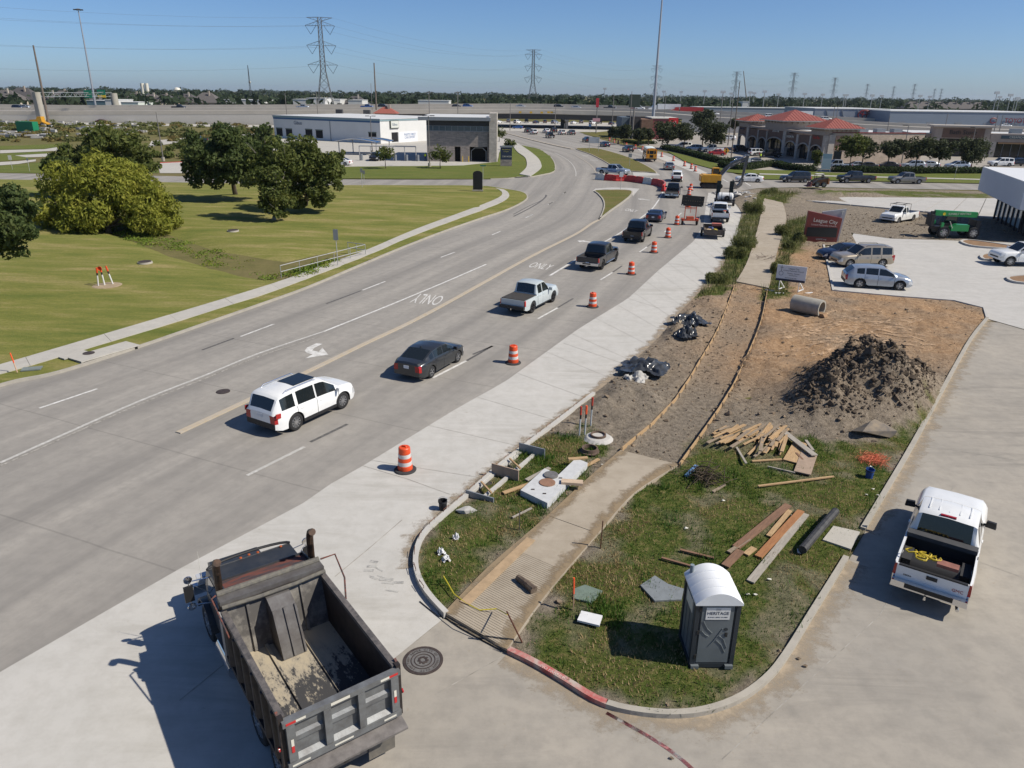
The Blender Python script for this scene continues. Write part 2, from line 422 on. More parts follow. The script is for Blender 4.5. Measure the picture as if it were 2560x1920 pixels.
newlane=sheet('new_road_lane',nl_poly,m_new,.006,step=1.6)
sheet('new_road_lane',PL(fC,[(1110,640),(1180,662),(1330,690),(1440,730),(1560,775),(1720,855),(1690,866),(1560,830),(1400,765),(1300,725),(1150,670)]),m_new,.008)
# ---- left lawn with drainage swale
lawn_poly=lcurb+sideL+PL(V,[(-400,420),(-700,520),(-700,1000),(-150,885)])
swale=PL(V,[(120,420),(260,490),(420,548),(520,570),(640,592),(720,560)])
def lawn_z(A):
 d,_,_=dist_line(A,lcurb+sideL);dd,_,_=dist_line(A,swale)
 return .12+.25*np.clip((d-3)/14,0,1)-.75*np.exp(-(dd/2.6)**2)*np.clip((d-1.6)/4,0,1)+.05*vnoise(A,.25,3)
lawn=sheet('lawn',lawn_poly,m_lawn,step=1.3,zf=lawn_z,label='mown olive lawn beside the left kerb')
strip('kerb',lcurb,0,-.16,-.05,.135,m_curb)['kind']='structure'
strip('kerb',[Vector(p)for p in sideL],0,-.16,-.05,.135,m_curb)['kind']='structure'
swU=smooth_line(PL(V,[(-150,838),(0,793),(131,755),(570,623),(700,576),(790,544),(900,497),(1000,460),(1060,437),(1083,425),(1083,415),(1070,408)]),4)
swL=smooth_line(PL(V,[(-150,857),(0,812),(155,769),(570,640),(700,591),(800,552),(910,505),(1010,468),(1075,443),(1099,428),(1097,417),(1088,411.5)]),4)
def walk(name,U,Lr,mat,z,n_slabs_len=3.0,gap=.02,zlow=-.05):
 """a pavement laid as separate slabs with joints"""
 root=None
 a=resample(U,.5);b=resample(Lr,.5)
 n=max(2,int(sum((p-q).length for p,q in zip(a,a[1:]))/n_slabs_len))
 def at(line,t):
  Ls=[0]
  for p,q in zip(line,line[1:]):Ls.append(Ls[-1]+(q-p).length)
  d=t*Ls[-1];i=min(len(line)-2,max(0,int(np.searchsorted(Ls,d))-1))
  f=(d-Ls[i])/max(1e-6,Ls[i+1]-Ls[i]);return line[i].lerp(line[i+1],min(1,max(0,f)))
 root=bpy.data.objects.new(name,None);COL.objects.link(root);root['kind']='structure'
 for i in range(n):
  t0,t1=i/n,(i+1)/n;e=gap/n_slabs_len/n*.5
  p=[at(a,t0+e),at(a,(t0+t1)/2),at(a,t1-e),at(b,t1-e),at(b,(t0+t1)/2),at(b,t0+e)]
  mb=MB();dz=random.uniform(-.006,.006);mb.prism([(q.x,q.y)for q in p],zlow,z+dz);mb.build('slab',mat,root)
 return root
walk('pavement',swU,swL,m_walk,.165,4.5)
# ---- car wash corner
lawn2_poly=upcurb[::-1]+PL(V,[(900,388),(690,387),(480,383),(480,360),(690,362),(1000,358.5),(1075,351),(1079,330),(1086,314)])
sheet('lawn',lawn2_poly,m_green,step=3,zf=lambda A:.12+.06*vnoise(A,.2,5),label='green lawn round the car wash')
strip('kerb',upcurb,0,.16,-.05,.14,m_curb)['kind']='structure'
walk('pavement',smooth_line(PL(fN,[(250,768),(330,870),(440,950),(472,1030),(460,1120),(360,1215)]),4),smooth_line(PL(fN,[(380,765),(520,860),(640,960),(692,1050),(685,1130),(525,1247)]),4),m_walk,.22,6)
sheet('car_wash_forecourt',PL(V,[(540,361),(690,362),(1000,358.5),(1075,351),(1079,330),(1086,314),(1124,314),(1122,311),(1087,300),(1040,281),(900,279),(590,296)]),m_walk,.02)
sheet('access_road',PL(fA,[(1270,1180),(1600,1150),(2130,1118),(2130,1175),(1720,1195),(1420,1205),(1240,1232)]),m_walk,.0)
sheet('access_road',PL(fA,[(0,1258),(370,1250),(480,1233),(600,1222),(600,1264),(430,1264),(0,1284)]),m_walk,.0)
sheet('access_road',PL(fA,[(110,1302),(440,1284),(440,1312),(120,1320)]),m_walk,.0)
sheet('access_road',PL(fA,[(-50,1360),(150,1350),(300,1335),(300,1350),(150,1374),(-50,1388)]),m_walk,.0)
sheet('access_road',PL(fA,[(1320,1366),(1560,1357),(1600,1450),(1340,1450)]),m_walk,.0)
rk=strip('red_kerb',PL(fA,[(1330,1367),(1560,1357)]),0,.2,-.04,.14,M('red_kerb',(.42,.06,.05),.8,var=.4,scale=8));rk['kind']='structure'
sheet('lawn',PL(fA,[(-50,1290),(380,1270),(420,1285),(110,1300),(300,1330),(-50,1355)]),m_green,.01)
sheet('lawn',PL(fA,[(-50,1225),(560,1205),(560,1222),(370,1247),(-50,1256)]),m_green,.01)
sheet('lawn',PL(fA,[(-50,1392),(160,1376),(450,1350),(1330,1400),(1330,1450),(900,1455),(-50,1448)]),m_green,.01)
# ---- medians
def island(name,f,pts,mat,z=.14,label=None,kc=None,n=4,step=1.2,zin=.16):
 ln=smooth_line(PL(f,pts),n,True);ln.append(ln[0].copy())
 ar=sum(a.x*b.y-b.x*a.y for a,b in zip(ln,ln[1:]));sg=1 if ar>0 else-1
 root=strip(name+'_kerb',ln,0,.18*sg,-.05,z,kc or m_curb);root['kind']='structure'
 sheet(name,offset(ln,.17*sg)[:-1],mat,step=step,zf=lambda A:zin-.03+.05*vnoise(A,.4,2),label=label)
m_yk=M('yellowed_kerb',(.40,.335,.24),.85,col2=(.40,.36,.30),scale=3,space='pos')
m_med=grassmat('median_grass',[(.10,.12,.03),(.16,.14,.05),(.22,.15,.08),(.08,.10,.025)])
island('grass_median',fC,[(600,645),(700,640),(800,647),(1000,702),(1160,770),(1280,845),(1190,840),(1080,835),(960,812),(905,790),(830,745),(720,690)],m_med,label='long grass median with a white sign board',kc=m_yk)
island('grass_median',fC,[(760,997),(900,992),(1058,997),(1072,1030),(1005,1090),(900,1165),(802,1238),(822,1180),(836,1120),(822,1068),(785,1025)],m_med,label='small teardrop grass median beyond the turn lane')
sheet('median_apron',PL(fC,[(740,1000),(765,978),(900,968),(1060,972),(1135,978),(1080,1042),(1066,1000),(900,990),(770,994)]),m_slab,.012)
sheet('median_apron',PL(fC,[(1080,840),(1290,850),(1310,866),(1085,872)]),m_slab,.012)
far_med=smooth_line(PL(fN,[(60,548),(300,612),(600,690),(900,762),(1170,818)]),4)
strip('median_kerb',far_med,-.35,.35,-.04,.16,m_yk)['kind']='structure'
near_med=smooth_line([V(385,936)]+PL(fF,[(0,775),(260,650),(520,525),(1060,262),(1600,0)])+PL(fG,[(420,612),(800,422),(930,335)])+[fC(795,1240)],4)
strip('median_kerb',near_med,-.14,.14,-.04,.055,m_yk)['kind']='structure'
# ---- painted markings
def worn(name,col,lo=.42,hi=.62,sc=3.0):
 m,nt,b=_nodes(name);p=_pos(nt);n=_noise(nt,sc,8,.75,p)
 r=_ramp(nt,n.outputs['Fac'],[(lo,col),(hi,(.40,.39,.36))]);nt.links.new(r.outputs[0],b.inputs['Base Color']);b.inputs['Roughness'].default_value=.8
 return m
m_white=worn('road_paint',(.62,.615,.59),.44,.62);m_wornw=worn('worn_road_paint',(.58,.57,.54),.36,.50,5);m_black=M('contrast_paint',(.13,.125,.12),.8,var=.5,scale=6,space='pos')
def ribbon(name,pts,w,mat,z=.008,parent=None):
 pts=[Vector(p)for p in pts];a=offset(pts,w/2);b=offset(pts,-w/2);n=len(pts)
 vs=[(p.x,p.y,z)for p in a]+[(p.x,p.y,z)for p in b]
 me=bpy.data.meshes.new(name);me.from_pydata(vs,[],[(i+n,i+n+1,i+1,i)for i in range(n-1)]);me.materials.append(mat);me.update()
 return link(name,me,parent or road)
def dash(f,a,b,mat=None,w=.15,z=.008,name='lane_dash'):return ribbon(name,[f(*a),f(*b)],w,mat or m_white,z)
for a,b in(((85,882),(210,840)),((520,727),(592,700)),((783,627),(832,608)),((952,556),(982,545))):dash(V,a,b)
for a,b in(((100,427),(170,397)),((385,283),(443,255)),((570,175),(612,150)),((697,82),(722,65))):dash(fG,a,b)
for a,b in(((485,1130),(650,1038)),((1010,803),(1110,742)),((1337,570),(1400,527)),((1545,403),(1572,383)),((1655,270),(1688,243))):dash(fG,a,b)
for a,b in(((652,1036),(780,960)),((1112,740),(1190,686)),((1402,525),(1436,500)),((-60,1428),(105,1358))):dash(fG,a,b,m_black)
dash(fF,(1615,553),(1895,410),w=.16);dash(fF,(1900,408),(2115,285),m_black,w=.16);dash(fF,(60,1370),(540,1130),m_wornw,w=.16);dash(fF,(590,1090),(900,940),m_black,w=.16)
dash(V,(437,756),(505,731),m_black);dash(V,(705,656),(780,628),m_black)
for a,b in(((500,1018),(520,1004)),((375,1110),(410,1090)),((180,1220),(240,1192))):dash(fC,a,b,w=.15)
ribbon('lane_line',smooth_line(PL(fG,[(585,768),(770,655),(1000,510),(1190,400),(1345,285),(1440,210),(1500,130)]),4),.2,m_white)
ribbon('lane_line',smooth_line(PL(fC,[(1300,1060),(1318,1030),(1332,1005)]),3),.2,m_white)
ribbon('lane_line',smooth_line(PL(V,[(0,1000),(150,933),(300,867),(440,812),(560,763),(700,716)]),4),.17,m_wornw)
ribbon('lane_line',smooth_line(PL(V,[(700,716),(830,664),(960,610),(1050,571)]),4),.17,m_white)
ribbon('lane_crack',smooth_line(PL(V,[(0,1007),(150,940),(300,874),(440,819),(560,770),(690,727)]),4),.10,M('joint_dirt',(.16,.15,.13),.9,col2=(.40,.38,.34),scale=5,space='pos'),.0075)
ribbon('lane_line',smooth_line(PL(fN,[(870,660),(1100,720),(1500,820),(1800,880)]),3),.15,m_white)
ribbon('lane_line',smooth_line(PL(fN,[(900,870),(1080,965),(1180,1060),(1225,1160),(1225,1230)]),5),.15,m_wornw)
ribbon('lane_line',smooth_line(PL(fN,[(1220,905),(1350,985),(1470,1075),(1540,1180)]),5),.13,m_yk)
for y0,x0,x1 in((920,1330,1420),(985,1440,1570)):dash(fN,(x0,y0),(x1,y0),w=.6)
ribbon('skid_mark',smooth_line(PL(fC,[(80,1210),(200,1150),(300,1090),(345,1050),(352,1030)]),5),.22,m_black)
ribbon('skid_mark',smooth_line(PL(fG,[(280,255),(400,190),(510,140),(553,108),(556,92)]),5),.15,m_black,.0085)
dash(V,(2020,404),(2140,408),w=.12)
for a,b in(((790,622),(935,700)),((1310,700),(1440,780))):dash(frame(1720,380,9.217),a,b,w=.2)
def ground_letters(s,f,a,b,c,name='lane_lettering'):
 """letters laid on the road: a bottom-left, b bottom-right, c top-left"""
 A,B,C=f(*a),f(*b),f(*c);me=text_mesh(s,1.0,0)
 xs=[v.co.x for v in me.vertices];ys=[v.co.y for v in me.vertices];x0,x1,y0,y1=min(xs),max(xs),min(ys),max(ys)
 for v in me.vertices:
  u=(v.co.x-x0)/(x1-x0);w=(v.co.y-y0)/(y1-y0);p=A+(B-A)*u+(C-A)*w;v.co=(p.x,p.y,.008)
 me.materials.clear();me.materials.append(m_white);link(name,me,road)
ground_letters('ONLY',fG,(395,695),(570,722),(455,655))
ground_letters('ONLY',fG,(1208,222),(1305,238),(1232,205))
ground_letters('ONLY',V,(962,640),(903,634),(945,660))
def arrow(f,tail,tip,w=.9,name='lane_arrow',curve=None):
 a,b=f(*tail),f(*tip);d=(b-a);L=d.length;d.normalize();n=Vector((-d.y,d.x,0));h=L*.42
 pts=[a+n*w*.16,b-d*h+n*w*.16,b-d*h+n*w*.5,b,b-d*h-n*w*.5,b-d*h-n*w*.16,a-n*w*.16]
 sh=sheet(name,pts,m_white,.008,parent=road)
arrow(fG,(925,488),(815,475),1.3);arrow(fC,(1222,1074),(1118,1062),1.2)
sheet('lane_arrow',PL(fF,[(640,262),(690,268),(625,300),(605,322),(660,335),(690,300),(740,358),(545,390),(610,355),(560,345),(542,325),(560,300)]),m_white,.008,parent=road)
sheet('verge',PL(V,[(1615,388),(1800,391),(2000,395),(2300,401),(2300,391),(2140,388),(2000,384),(1800,381),(1700,379),(1640,378)]),m_green,step=4,zf=lambda A:.12+.0*A[:,0])
walk('pavement',PL(V,[(1640,376.5),(1700,378),(1800,381),(2000,385.5),(2140,389),(2300,393)]),PL(V,[(1640,378.5),(1700,380),(1800,383),(2000,387.5),(2140,391),(2300,395)]),m_walk,.17,8)
sheet('verge',PL(V,[(1640,377),(1700,378.5),(1800,381),(2000,385.5),(2140,389),(2300,393),(2300,375),(2160,372),(2000,377),(1850,376),(1790,374),(1700,369),(1600,368),(1540,352),(1490,338),(1440,327),(1480,350),(1540,366),(1580,375)]),m_green,step=4,zf=lambda A:.13+.0*A[:,0],label='green verge in front of the retail hedges')
sheet('retail_forecourt',PL(V,[(1380,314),(1440,327),(1490,338),(1540,352),(1600,368),(1700,369),(1790,374),(1850,376),(2000,377),(2160,372),(2300,375),(2500,340),(2500,300),(1900,280),(1600,276),(1400,290)]),m_drive,.02)
sheet('corner_bed',PL(fN,[(1340,585),(1420,570),(1700,545),(2212,560),(2400,600),(2400,720),(2100,700),(1800,665),(1500,625)]),m_med,.1)
# ================================================================ the corner lot: soil, grass, footways
lot_right=drv[4:]+PL(V,park_v[1:6])
lot_poly=lot_left[:]+drv[:0]+PL(V,[(1000,1362),(1060,1395)])+drv[8:]+PL(V,[(2128,668),(2060,651),(1930,641),(1802,630),(1781,531),(1850,527),(1838,504),(1925,516),(2030,519),(2220,526),(2240,430),(2140,414),(1900,409),(1760,406.5),(1640,408)])
g_polys=[PL(V,p)for p in(
 [(1095,1410),(1180,1290),(1290,1160),(1370,1070),(1465,1005),(1530,945),(1640,955),(1760,950),(1850,968),(1960,930),(2010,880),(2040,850),(1975,965),(1830,1215),(1705,1420),(1590,1524),(1500,1550),(1400,1550),(1300,1528)],
 [(897,1262),(905,1170),(1000,1085),(1100,1005),(1180,940),(1250,920),(1300,950),(1290,1010),(1160,1140),(1060,1225),(985,1310),(950,1320)],
 [(1505,645),(1560,585),(1598,480),(1640,425),(1730,422),(1640,470),(1640,560),(1590,615),(1560,640)],
 [(1640,650),(1680,560),(1700,480),(1745,470),(1745,522),(1705,560),(1700,640)],
 [(1760,415),(1900,412),(2140,420),(2140,430),(1900,425),(1760,428)])]
fieldp=[np.array([(p.x,p.y)for p in g])for g in g_polys]
def grassiness(A,soft=.5):
 v=np.zeros(len(A));n=vnoise(A,.9,11)*.7
 for g in g_polys:
  ins=inside_np(A,g);d,_,_=dist_line(A,g+[g[0]]);sd_=np.where(ins,d,-d)
  v=np.maximum(v,np.clip((sd_+n)/soft+.4,0,1))
 w=vnoise(A,.55,23);return v*np.clip(1.3-np.clip((w+.02)*2.4,0,1)*.8,0,1)
pile_c=[(V(1872,852),2.8,2.45),(V(1795,880),1.8,1.15),(V(1968,828),1.5,.7),(V(1745,892),1.1,.45),(V(1915,885),1.3,.75),(V(1850,800),1.4,.5)]
form_l=smooth_line(PL(V,[(1340,979),(1450,880),(1520,770),(1553,710),(1587,620)]),6)
form_r=smooth_line(PL(V,[(1466,1012),(1570,862),(1615,770),(1643,700),(1657,632)]),6)
bed_poly=form_l+form_r[::-1]
sw_l=smooth_line(PL(V,[(960,1332),(1060,1228),(1160,1142),(1270,1040),(1340,979)]),5);sw_r=smooth_line(PL(V,[(1095,1412),(1180,1292),(1290,1162),(1370,1072),(1466,1010)]),5)
up_l=smooth_line(PL(V,[(1590,612),(1618,558),(1640,480),(1650,430)]),4);up_r=smooth_line(PL(V,[(1660,626),(1680,540),(1698,475),(1690,440)]),4)
heaps=[(V(1455,720),1.5,.55),(V(1480,690),1.2,.4),(V(1340,850),1.3,.35),(V(1310,885),1.2,.3),(V(1380,800),1.2,.3),(V(1400,870),1.0,.25),(V(1690,720),2.0,.25),(V(1660,800),2.0,.3),(V(1600,950),1.2,.2),(V(1540,660),1.2,.3),(V(1790,425),5,.7),(V(1680,430),4,.6),(V(1870,425),4,.4),(V(1600,430),3,.6)]
def lot_z(A):
 base=.09+.05*vnoise(A,.35,1)+.035*vnoise(A,1.6,2)
 g=grassiness(A);base=base+(1-g)*(.11*vnoise(A,1.1,5)+.075*vnoise(A,3.0,6))
 for c,r,h in heaps+pile_c:
  d2=((A[:,0]-c.x)**2+(A[:,1]-c.y)**2)/r**2;base+=h*np.exp(-d2*1.2)*(1+.32*vnoise(A,1.1,7))
 edge,_,_=dist_line(A,lot_poly+[lot_poly[0]])
 base=.05+(base-.05)*np.clip(edge/.8,0,1)
 for poly,zz in((bed_poly,.0),(sw_l+sw_r[::-1],.07),(up_l+up_r[::-1],.07)):
  ins=inside_np(A,poly);d,_,_=dist_line(A,poly+[poly[0]])
  if poly is bed_poly:base=np.where(ins,zz+.05*vnoise(A,2.5,8)+.04*vnoise(A,7,9),base)
  else:base=np.where(ins,zz,np.where(d<.35,np.minimum(base,.12),base))
 ins=inside_np(A,slab_poly);base=np.where(ins,.0,base)
 return base
slab_poly=PL(fD,[(355,1085),(420,1130),(900,1170),(1400,1226),(2100,1240),(2100,1070),(1500,1062),(570,1055),(730,1100)])
sl_poly2=slab_poly
def soilmat():
 m,nt,b=_nodes('soil');p=_pos(nt)
 at=nt.nodes.new('ShaderNodeAttribute');at.attribute_name='grass';wm=nt.nodes.new('ShaderNodeAttribute');wm.attribute_name='warm'
 n1=_noise(nt,.5,8,.7,p);n2=_noise(nt,4,8,.75,p);n3=_noise(nt,25,5,.75,p)
 grey=_ramp(nt,n2.outputs['Fac'],[(.3,(.12,.10,.078)),(.5,(.235,.20,.155)),(.72,(.36,.305,.24))]).outputs[0]
 warm=_ramp(nt,n2.outputs['Fac'],[(.3,(.22,.135,.075)),(.5,(.38,.245,.14)),(.72,(.50,.35,.22))]).outputs[0]
 c=_mix(nt,wm.outputs['Fac'],grey,warm)
 gr=_ramp(nt,n2.outputs['Fac'],[(.3,(.04,.06,.014)),(.5,(.09,.115,.026)),(.72,(.24,.19,.085))]).outputs[0]
 c=_mix(nt,at.outputs['Fac'],c,gr)
 f=_ramp(nt,n3.outputs['Fac'],[(.3,(.6,.6,.6)),(.7,(1.2,1.2,1.2))]).outputs[0]
 c=_mix(nt,.8,c,f,'MULTIPLY');nt.links.new(c,b.inputs['Base Color']);b.inputs['Roughness'].default_value=1;b.inputs['Specular IOR Level'].default_value=.1
 h=_math(nt,'ADD',n3.outputs['Fac'],_math(nt,'MULTIPLY',n2.outputs['Fac'],3.0));_bump(nt,b,h,.9,.05);return m
m_soil=soilmat()
warm_c=[(V(1740,570),7),(V(1850,680),9),(V(1990,700),9),(V(1690,640),4),(V(1720,780),5)]
def warmth(A):
 v=np.zeros(len(A))
 for c,r in warm_c:v=np.maximum(v,np.exp(-(((A[:,0]-c.x)**2+(A[:,1]-c.y)**2)/r**2)))
 return np.clip(v*1.5,0,1)*np.clip(.8+.5*vnoise(A,.3,31),0,1)
gp=grid_in(lot_poly,.23);gp=gp[(gp[:,1]<60)];gp2=grid_in(lot_poly,.8);gp2=gp2[gp2[:,1]>=60]
lot=sheet('corner_lot_ground',lot_poly,m_soil,step=.4,zf=lot_z,attr={'grass':grassiness,'warm':warmth},pts=np.concatenate([gp,gp2]))
def kerb_run(line,name,mat):
 o=strip(name,line,0.0,.17,-.05,.14,mat);o['kind']='structure';return o
m_redk=M('faded_red_kerb',(.40,.10,.09),.8,col2=(.42,.36,.31),scale=2.2,lo=.4,hi=.62,space='pos')
kl=resample(drv[8:],.3)
iA=min(range(len(kl)),key=lambda i:(kl[i]-V(1300,1528)).length);iB=min(range(len(kl)),key=lambda i:(kl[i]-V(1840,1200)).length);iC=min(range(len(kl)),key=lambda i:(kl[i]-V(1868,1150)).length)
kerb_run(kl[:iA+1],'red_kerb',m_redk);kerb_run(kl[iA:iB],'kerb',m_curb);kerb_run(kl[iC:],'kerb',m_curb)
kerb_run(PL(V,[(2135,690),(2128,668),(2060,651),(1930,641),(1802,630),(1781,531)]),'kerb',m_slab)
ribbon('fire_lane_stripe',smooth_line(PL(V,[(1310,1540),(1400,1590),(1460,1630),(1500,1665)]),3),.10,worn('faded_red_paint',(.34,.12,.12),.48,.6,4),.004,driveway)
k=lettering('NO PARKING',.13,M('kerb_letters',(.55,.42,.38),.8),None,(0,0,0));kk=V(1195,1462);k.parent=driveway;k.location=(kk.x,kk.y,.145);k.rotation_euler=(0,0,math.atan2(*(V(1240,1488)-V(1150,1440)).yx[:]))
walk('footway',sw_l,sw_r,m_foot,.15,5.0);walk('footway',up_l,up_r,m_foot,.16,5.0)
rib=m_foot
ra,rb_=resample(sw_l,.5),resample(sw_r,.5)
rr_=bpy.data.objects.new('kerb_ramp',None);COL.objects.link(rr_);rr_['kind']='structure'
def lerp_line(L_,t):
 n=len(L_)-1;i=min(n-1,int(t*n));return L_[i].lerp(L_[i+1],t*n-i)
for i in range(44):
 t=.005+i*.0068;p,q_=lerp_line(ra,t),lerp_line(rb_,t)
 MB().bar(p+Vector((0,0,.153)),q_+Vector((0,0,.153)),.03,.008).build('ramp_rib',rib,rr_)
m_lum=M('lumber',(.46,.32,.17),.75,col2=(.34,.22,.115),scale=4,stretch=(1,6,6))
m_wlum=M('weathered_lumber',(.30,.24,.17),.8,col2=(.20,.155,.11),scale=4,stretch=(1,6,6))
def formwork(line,label):
 t=thing('form_board',label,'formwork',line[0])
 ln=[p-line[0]for p in resample(line,3.2)]
 for a,b in zip(ln,ln[1:]):MB().bar(a+Vector((0,0,.13)),b+Vector((0,0,.13)),.045,.18).build('board',m_lum,t)
 for i,p in enumerate([p-line[0]for p in resample(line,1.4)]):
  nx=Vector((.06,.03,0));MB().box(p+nx+Vector((0,0,.13)),(.04,.04,.28)).build('stake',m_wlum,t)
formwork(form_l,'long pine form board between the new lane and the raw footway bed');formwork(form_r,'long pine form board on the soil pile side of the footway bed')
sb=bpy.data.objects.new('building_slab',None);COL.objects.link(sb);sb['kind']='structure'
xs_=np.linspace(0,1,9)
A0,A1,B0,B1=fD(380,1085),fD(1400,1228),fD(720,1056),fD(2060,1068);A1=fD(2060,1240)
for i in range(8):
 p=[A0.lerp(A1,xs_[i]+.002),A0.lerp(A1,xs_[i+1]-.002),B0.lerp(B1,xs_[i+1]-.002),B0.lerp(B1,xs_[i]+.002)]
 MB().prism([(v.x,v.y)for v in p],-.04,.16+.004*(i%2)).build('bay',m_slab,sb)
def rock_verts(rs,n=7):
 vs=[]
 for i in range(n):
  v=Vector((rs.gauss(0,1),rs.gauss(0,1),rs.gauss(0,1))).normalized()*rs.uniform(.7,1.1);vs.append(v)
 return vs
ROCKS=[]
for s_ in range(8):
 bm=bmesh.new();rs=random.Random(s_)
 for v in rock_verts(rs,11):bm.verts.new(v)
 bmesh.ops.convex_hull(bm,input=bm.verts);bmesh.ops.triangulate(bm,faces=bm.faces)
 bm.verts.ensure_lookup_table();vs=[v for v in bm.verts if v.link_faces];ix={v:i for i,v in enumerate(vs)}
 ROCKS.append((np.array([v.co[:]for v in vs]),[tuple(ix[v]for v in f.verts)for f in bm.faces]));bm.free()
def scatter_rocks(name,P,Z,size,mat,parent=None,flat=.7,seed=1):
 rs=np.random.default_rng(seed);V_,F_=[],[];o=0
 for i in range(len(P)):
  rv,rf_=ROCKS[rs.integers(0,8)];a=rs.uniform(0,6.28);c,s_=math.cos(a),math.sin(a);sz=size[i]
  w=rv*np.array((1,rs.uniform(.6,1),flat))*sz;X=np.stack([w[:,0]*c-w[:,1]*s_+P[i,0],w[:,0]*s_+w[:,1]*c+P[i,1],w[:,2]+Z[i]+sz*.2],1)
  V_.append(X);F_+=[tuple(j+o for j in f)for f in rf_];o+=len(rv)
 me=bpy.data.meshes.new(name);me.from_pydata(np.concatenate(V_),[],F_);me.materials.append(mat);me.update();ob=link(name,me,parent);ob['kind']='stuff';return ob
bare=grid_in(lot_poly,.33,.5);bare=bare[bare[:,1]<95]
bare=bare[(grassiness(bare)<.35)];
keep=~(inside_np(bare,sw_l+sw_r[::-1])|inside_np(bare,up_l+up_r[::-1])|inside_np(bare,slab_poly));bare=bare[keep]
wsel=RNG.uniform(0,1,len(bare))<np.where(warmth(bare)>.5,.18,.8);bare=bare[wsel]
cl=scatter_rocks('soil_clods',bare,lot_z(bare),RNG.gamma(1.4,.026,len(bare))+.012,M('clod',(.27,.21,.15),1,col2=(.14,.11,.08),scale=1.5,space='pos',spec=.1));cl['label']='small clods and stones scattered over the bare soil'
pile=thing('soil_pile','tall heap of dark broken clay clods on the bare lot','soil heap',pile_c[0][0])
c0=pile_c[0][0]
m_clay=M('dark_clay',(.068,.055,.044),.95,col2=(.15,.117,.085),scale=1.1,space='pos',bump=.5,bscale=9,spec=.15)
pp=np.concatenate([np.stack([RNG.normal(c.x,r*.52,n),RNG.normal(c.y,r*.52,n)],1)for(c,r,h),n in zip(pile_c,(5200,2400,1100,500,900,700))])
dmin=np.min(np.stack([np.hypot(pp[:,0]-c.x,pp[:,1]-c.y)/r for c,r,h in pile_c]),0);pp=pp[dmin<1.2];dk,_,_=dist_line(pp,kl);pp=pp[inside_np(pp,lot_poly)&(dk>.35)]
pz=lot_z(pp);po=scatter_rocks('clods',pp-np.array((c0.x,c0.y)),pz-.02,RNG.gamma(1.0,.036,len(pp))+.012,m_clay,pile,.8,5)
big=pp[RNG.choice(len(pp),60,False)];bz=lot_z(big)
for i in range(len(big)):
 rv,rf_=ROCKS[i%8];sz=random.uniform(.1,.22)
 mb=MB();mb.add([Vector(v)*sz for v in rv],rf_);ob=mb.build('clod',m_clay,pile);ob.location=(big[i,0]-c0.x,big[i,1]-c0.y,bz[i]+.08);ob.rotation_euler=(random.random()*3,random.random()*3,random.random()*3);ob.scale=(1,.8,.7)
# ================================================================ vehicles
m_glass=M('car_glass',(.012,.016,.018),.04,0,coat=0,spec=.8)
m_tyre=M('tyre',(.022,.022,.023),.85,var=.3,scale=20)
m_rim=M('alloy',(.55,.56,.58),.3,.9);m_rimd=M('dark_alloy',(.05,.05,.055),.35,.7)
m_blk=M('black_trim',(.018,.018,.019),.55);m_chrome=M('chrome',(.72,.72,.73),.18,1.0)
m_tail=M('tail_lens',(.35,.012,.012),.15,coat=.5);m_head=M('head_lens',(.62,.64,.66),.1,.3,coat=.5)
m_amber=M('amber_lens',(.75,.22,.02),.2,coat=.5);m_plate=M('plate',(.62,.64,.66),.5)
m_bedl=M('bed_liner',(.03,.03,.032),.8)
VM={}
def lerp_prof(pts,x):
 xs=[p[0]for p in pts];ys=[p[1]for p in pts]
 return float(np.interp(x,xs,ys))
def wheel_meshes(rad,wid,spokes,dark):
 key=('wheel',round(rad,3),round(wid,3),spokes,dark)
 if key in VM:return VM[key]
 t=MB();r=rad;h=wid/2;ri=r*.64
 t.lathe([(ri,-h*.9),(r*.86,-h),(r*.97,-h*.82),(r,-h*.5),(r,h*.5),(r*.97,h*.82),(r*.86,h),(ri,h*.9),(ri*.93,h*.5),(ri*.93,-h*.5),(ri,-h*.9)],22,axis='Y')
 k=MB();ri*=.98
 k.lathe([(ri*.95,-h*.55),(ri,h*.86),(ri*.9,h*.9),(ri*.86,h*.62),(ri*.82,h*.3),(.02,h*.22)],22,axis='Y',k=1)
 for i in range(spokes):
  a=2*math.pi*i/spokes;c=Vector((math.cos(a),0,math.sin(a)))
  k.bar(c*ri*.12+Vector((0,h*.72,0)),c*ri*.93+Vector((0,h*.72,0)),ri*(1.15/spokes+.06),h*.3,k=0)
 k.cyl((0,h*.45,0),(0,h*.92,0),ri*.24,ri*.2,12,k=0)
 rim=m_rimd if dark else m_rim
 VM[key]=(t.mesh('wheel',m_tyre,True,50),k.mesh('rim',[rim,M('rim_back',(.22,.225,.23),.4,.8)if not dark else m_tyre],False))
 return VM[key]
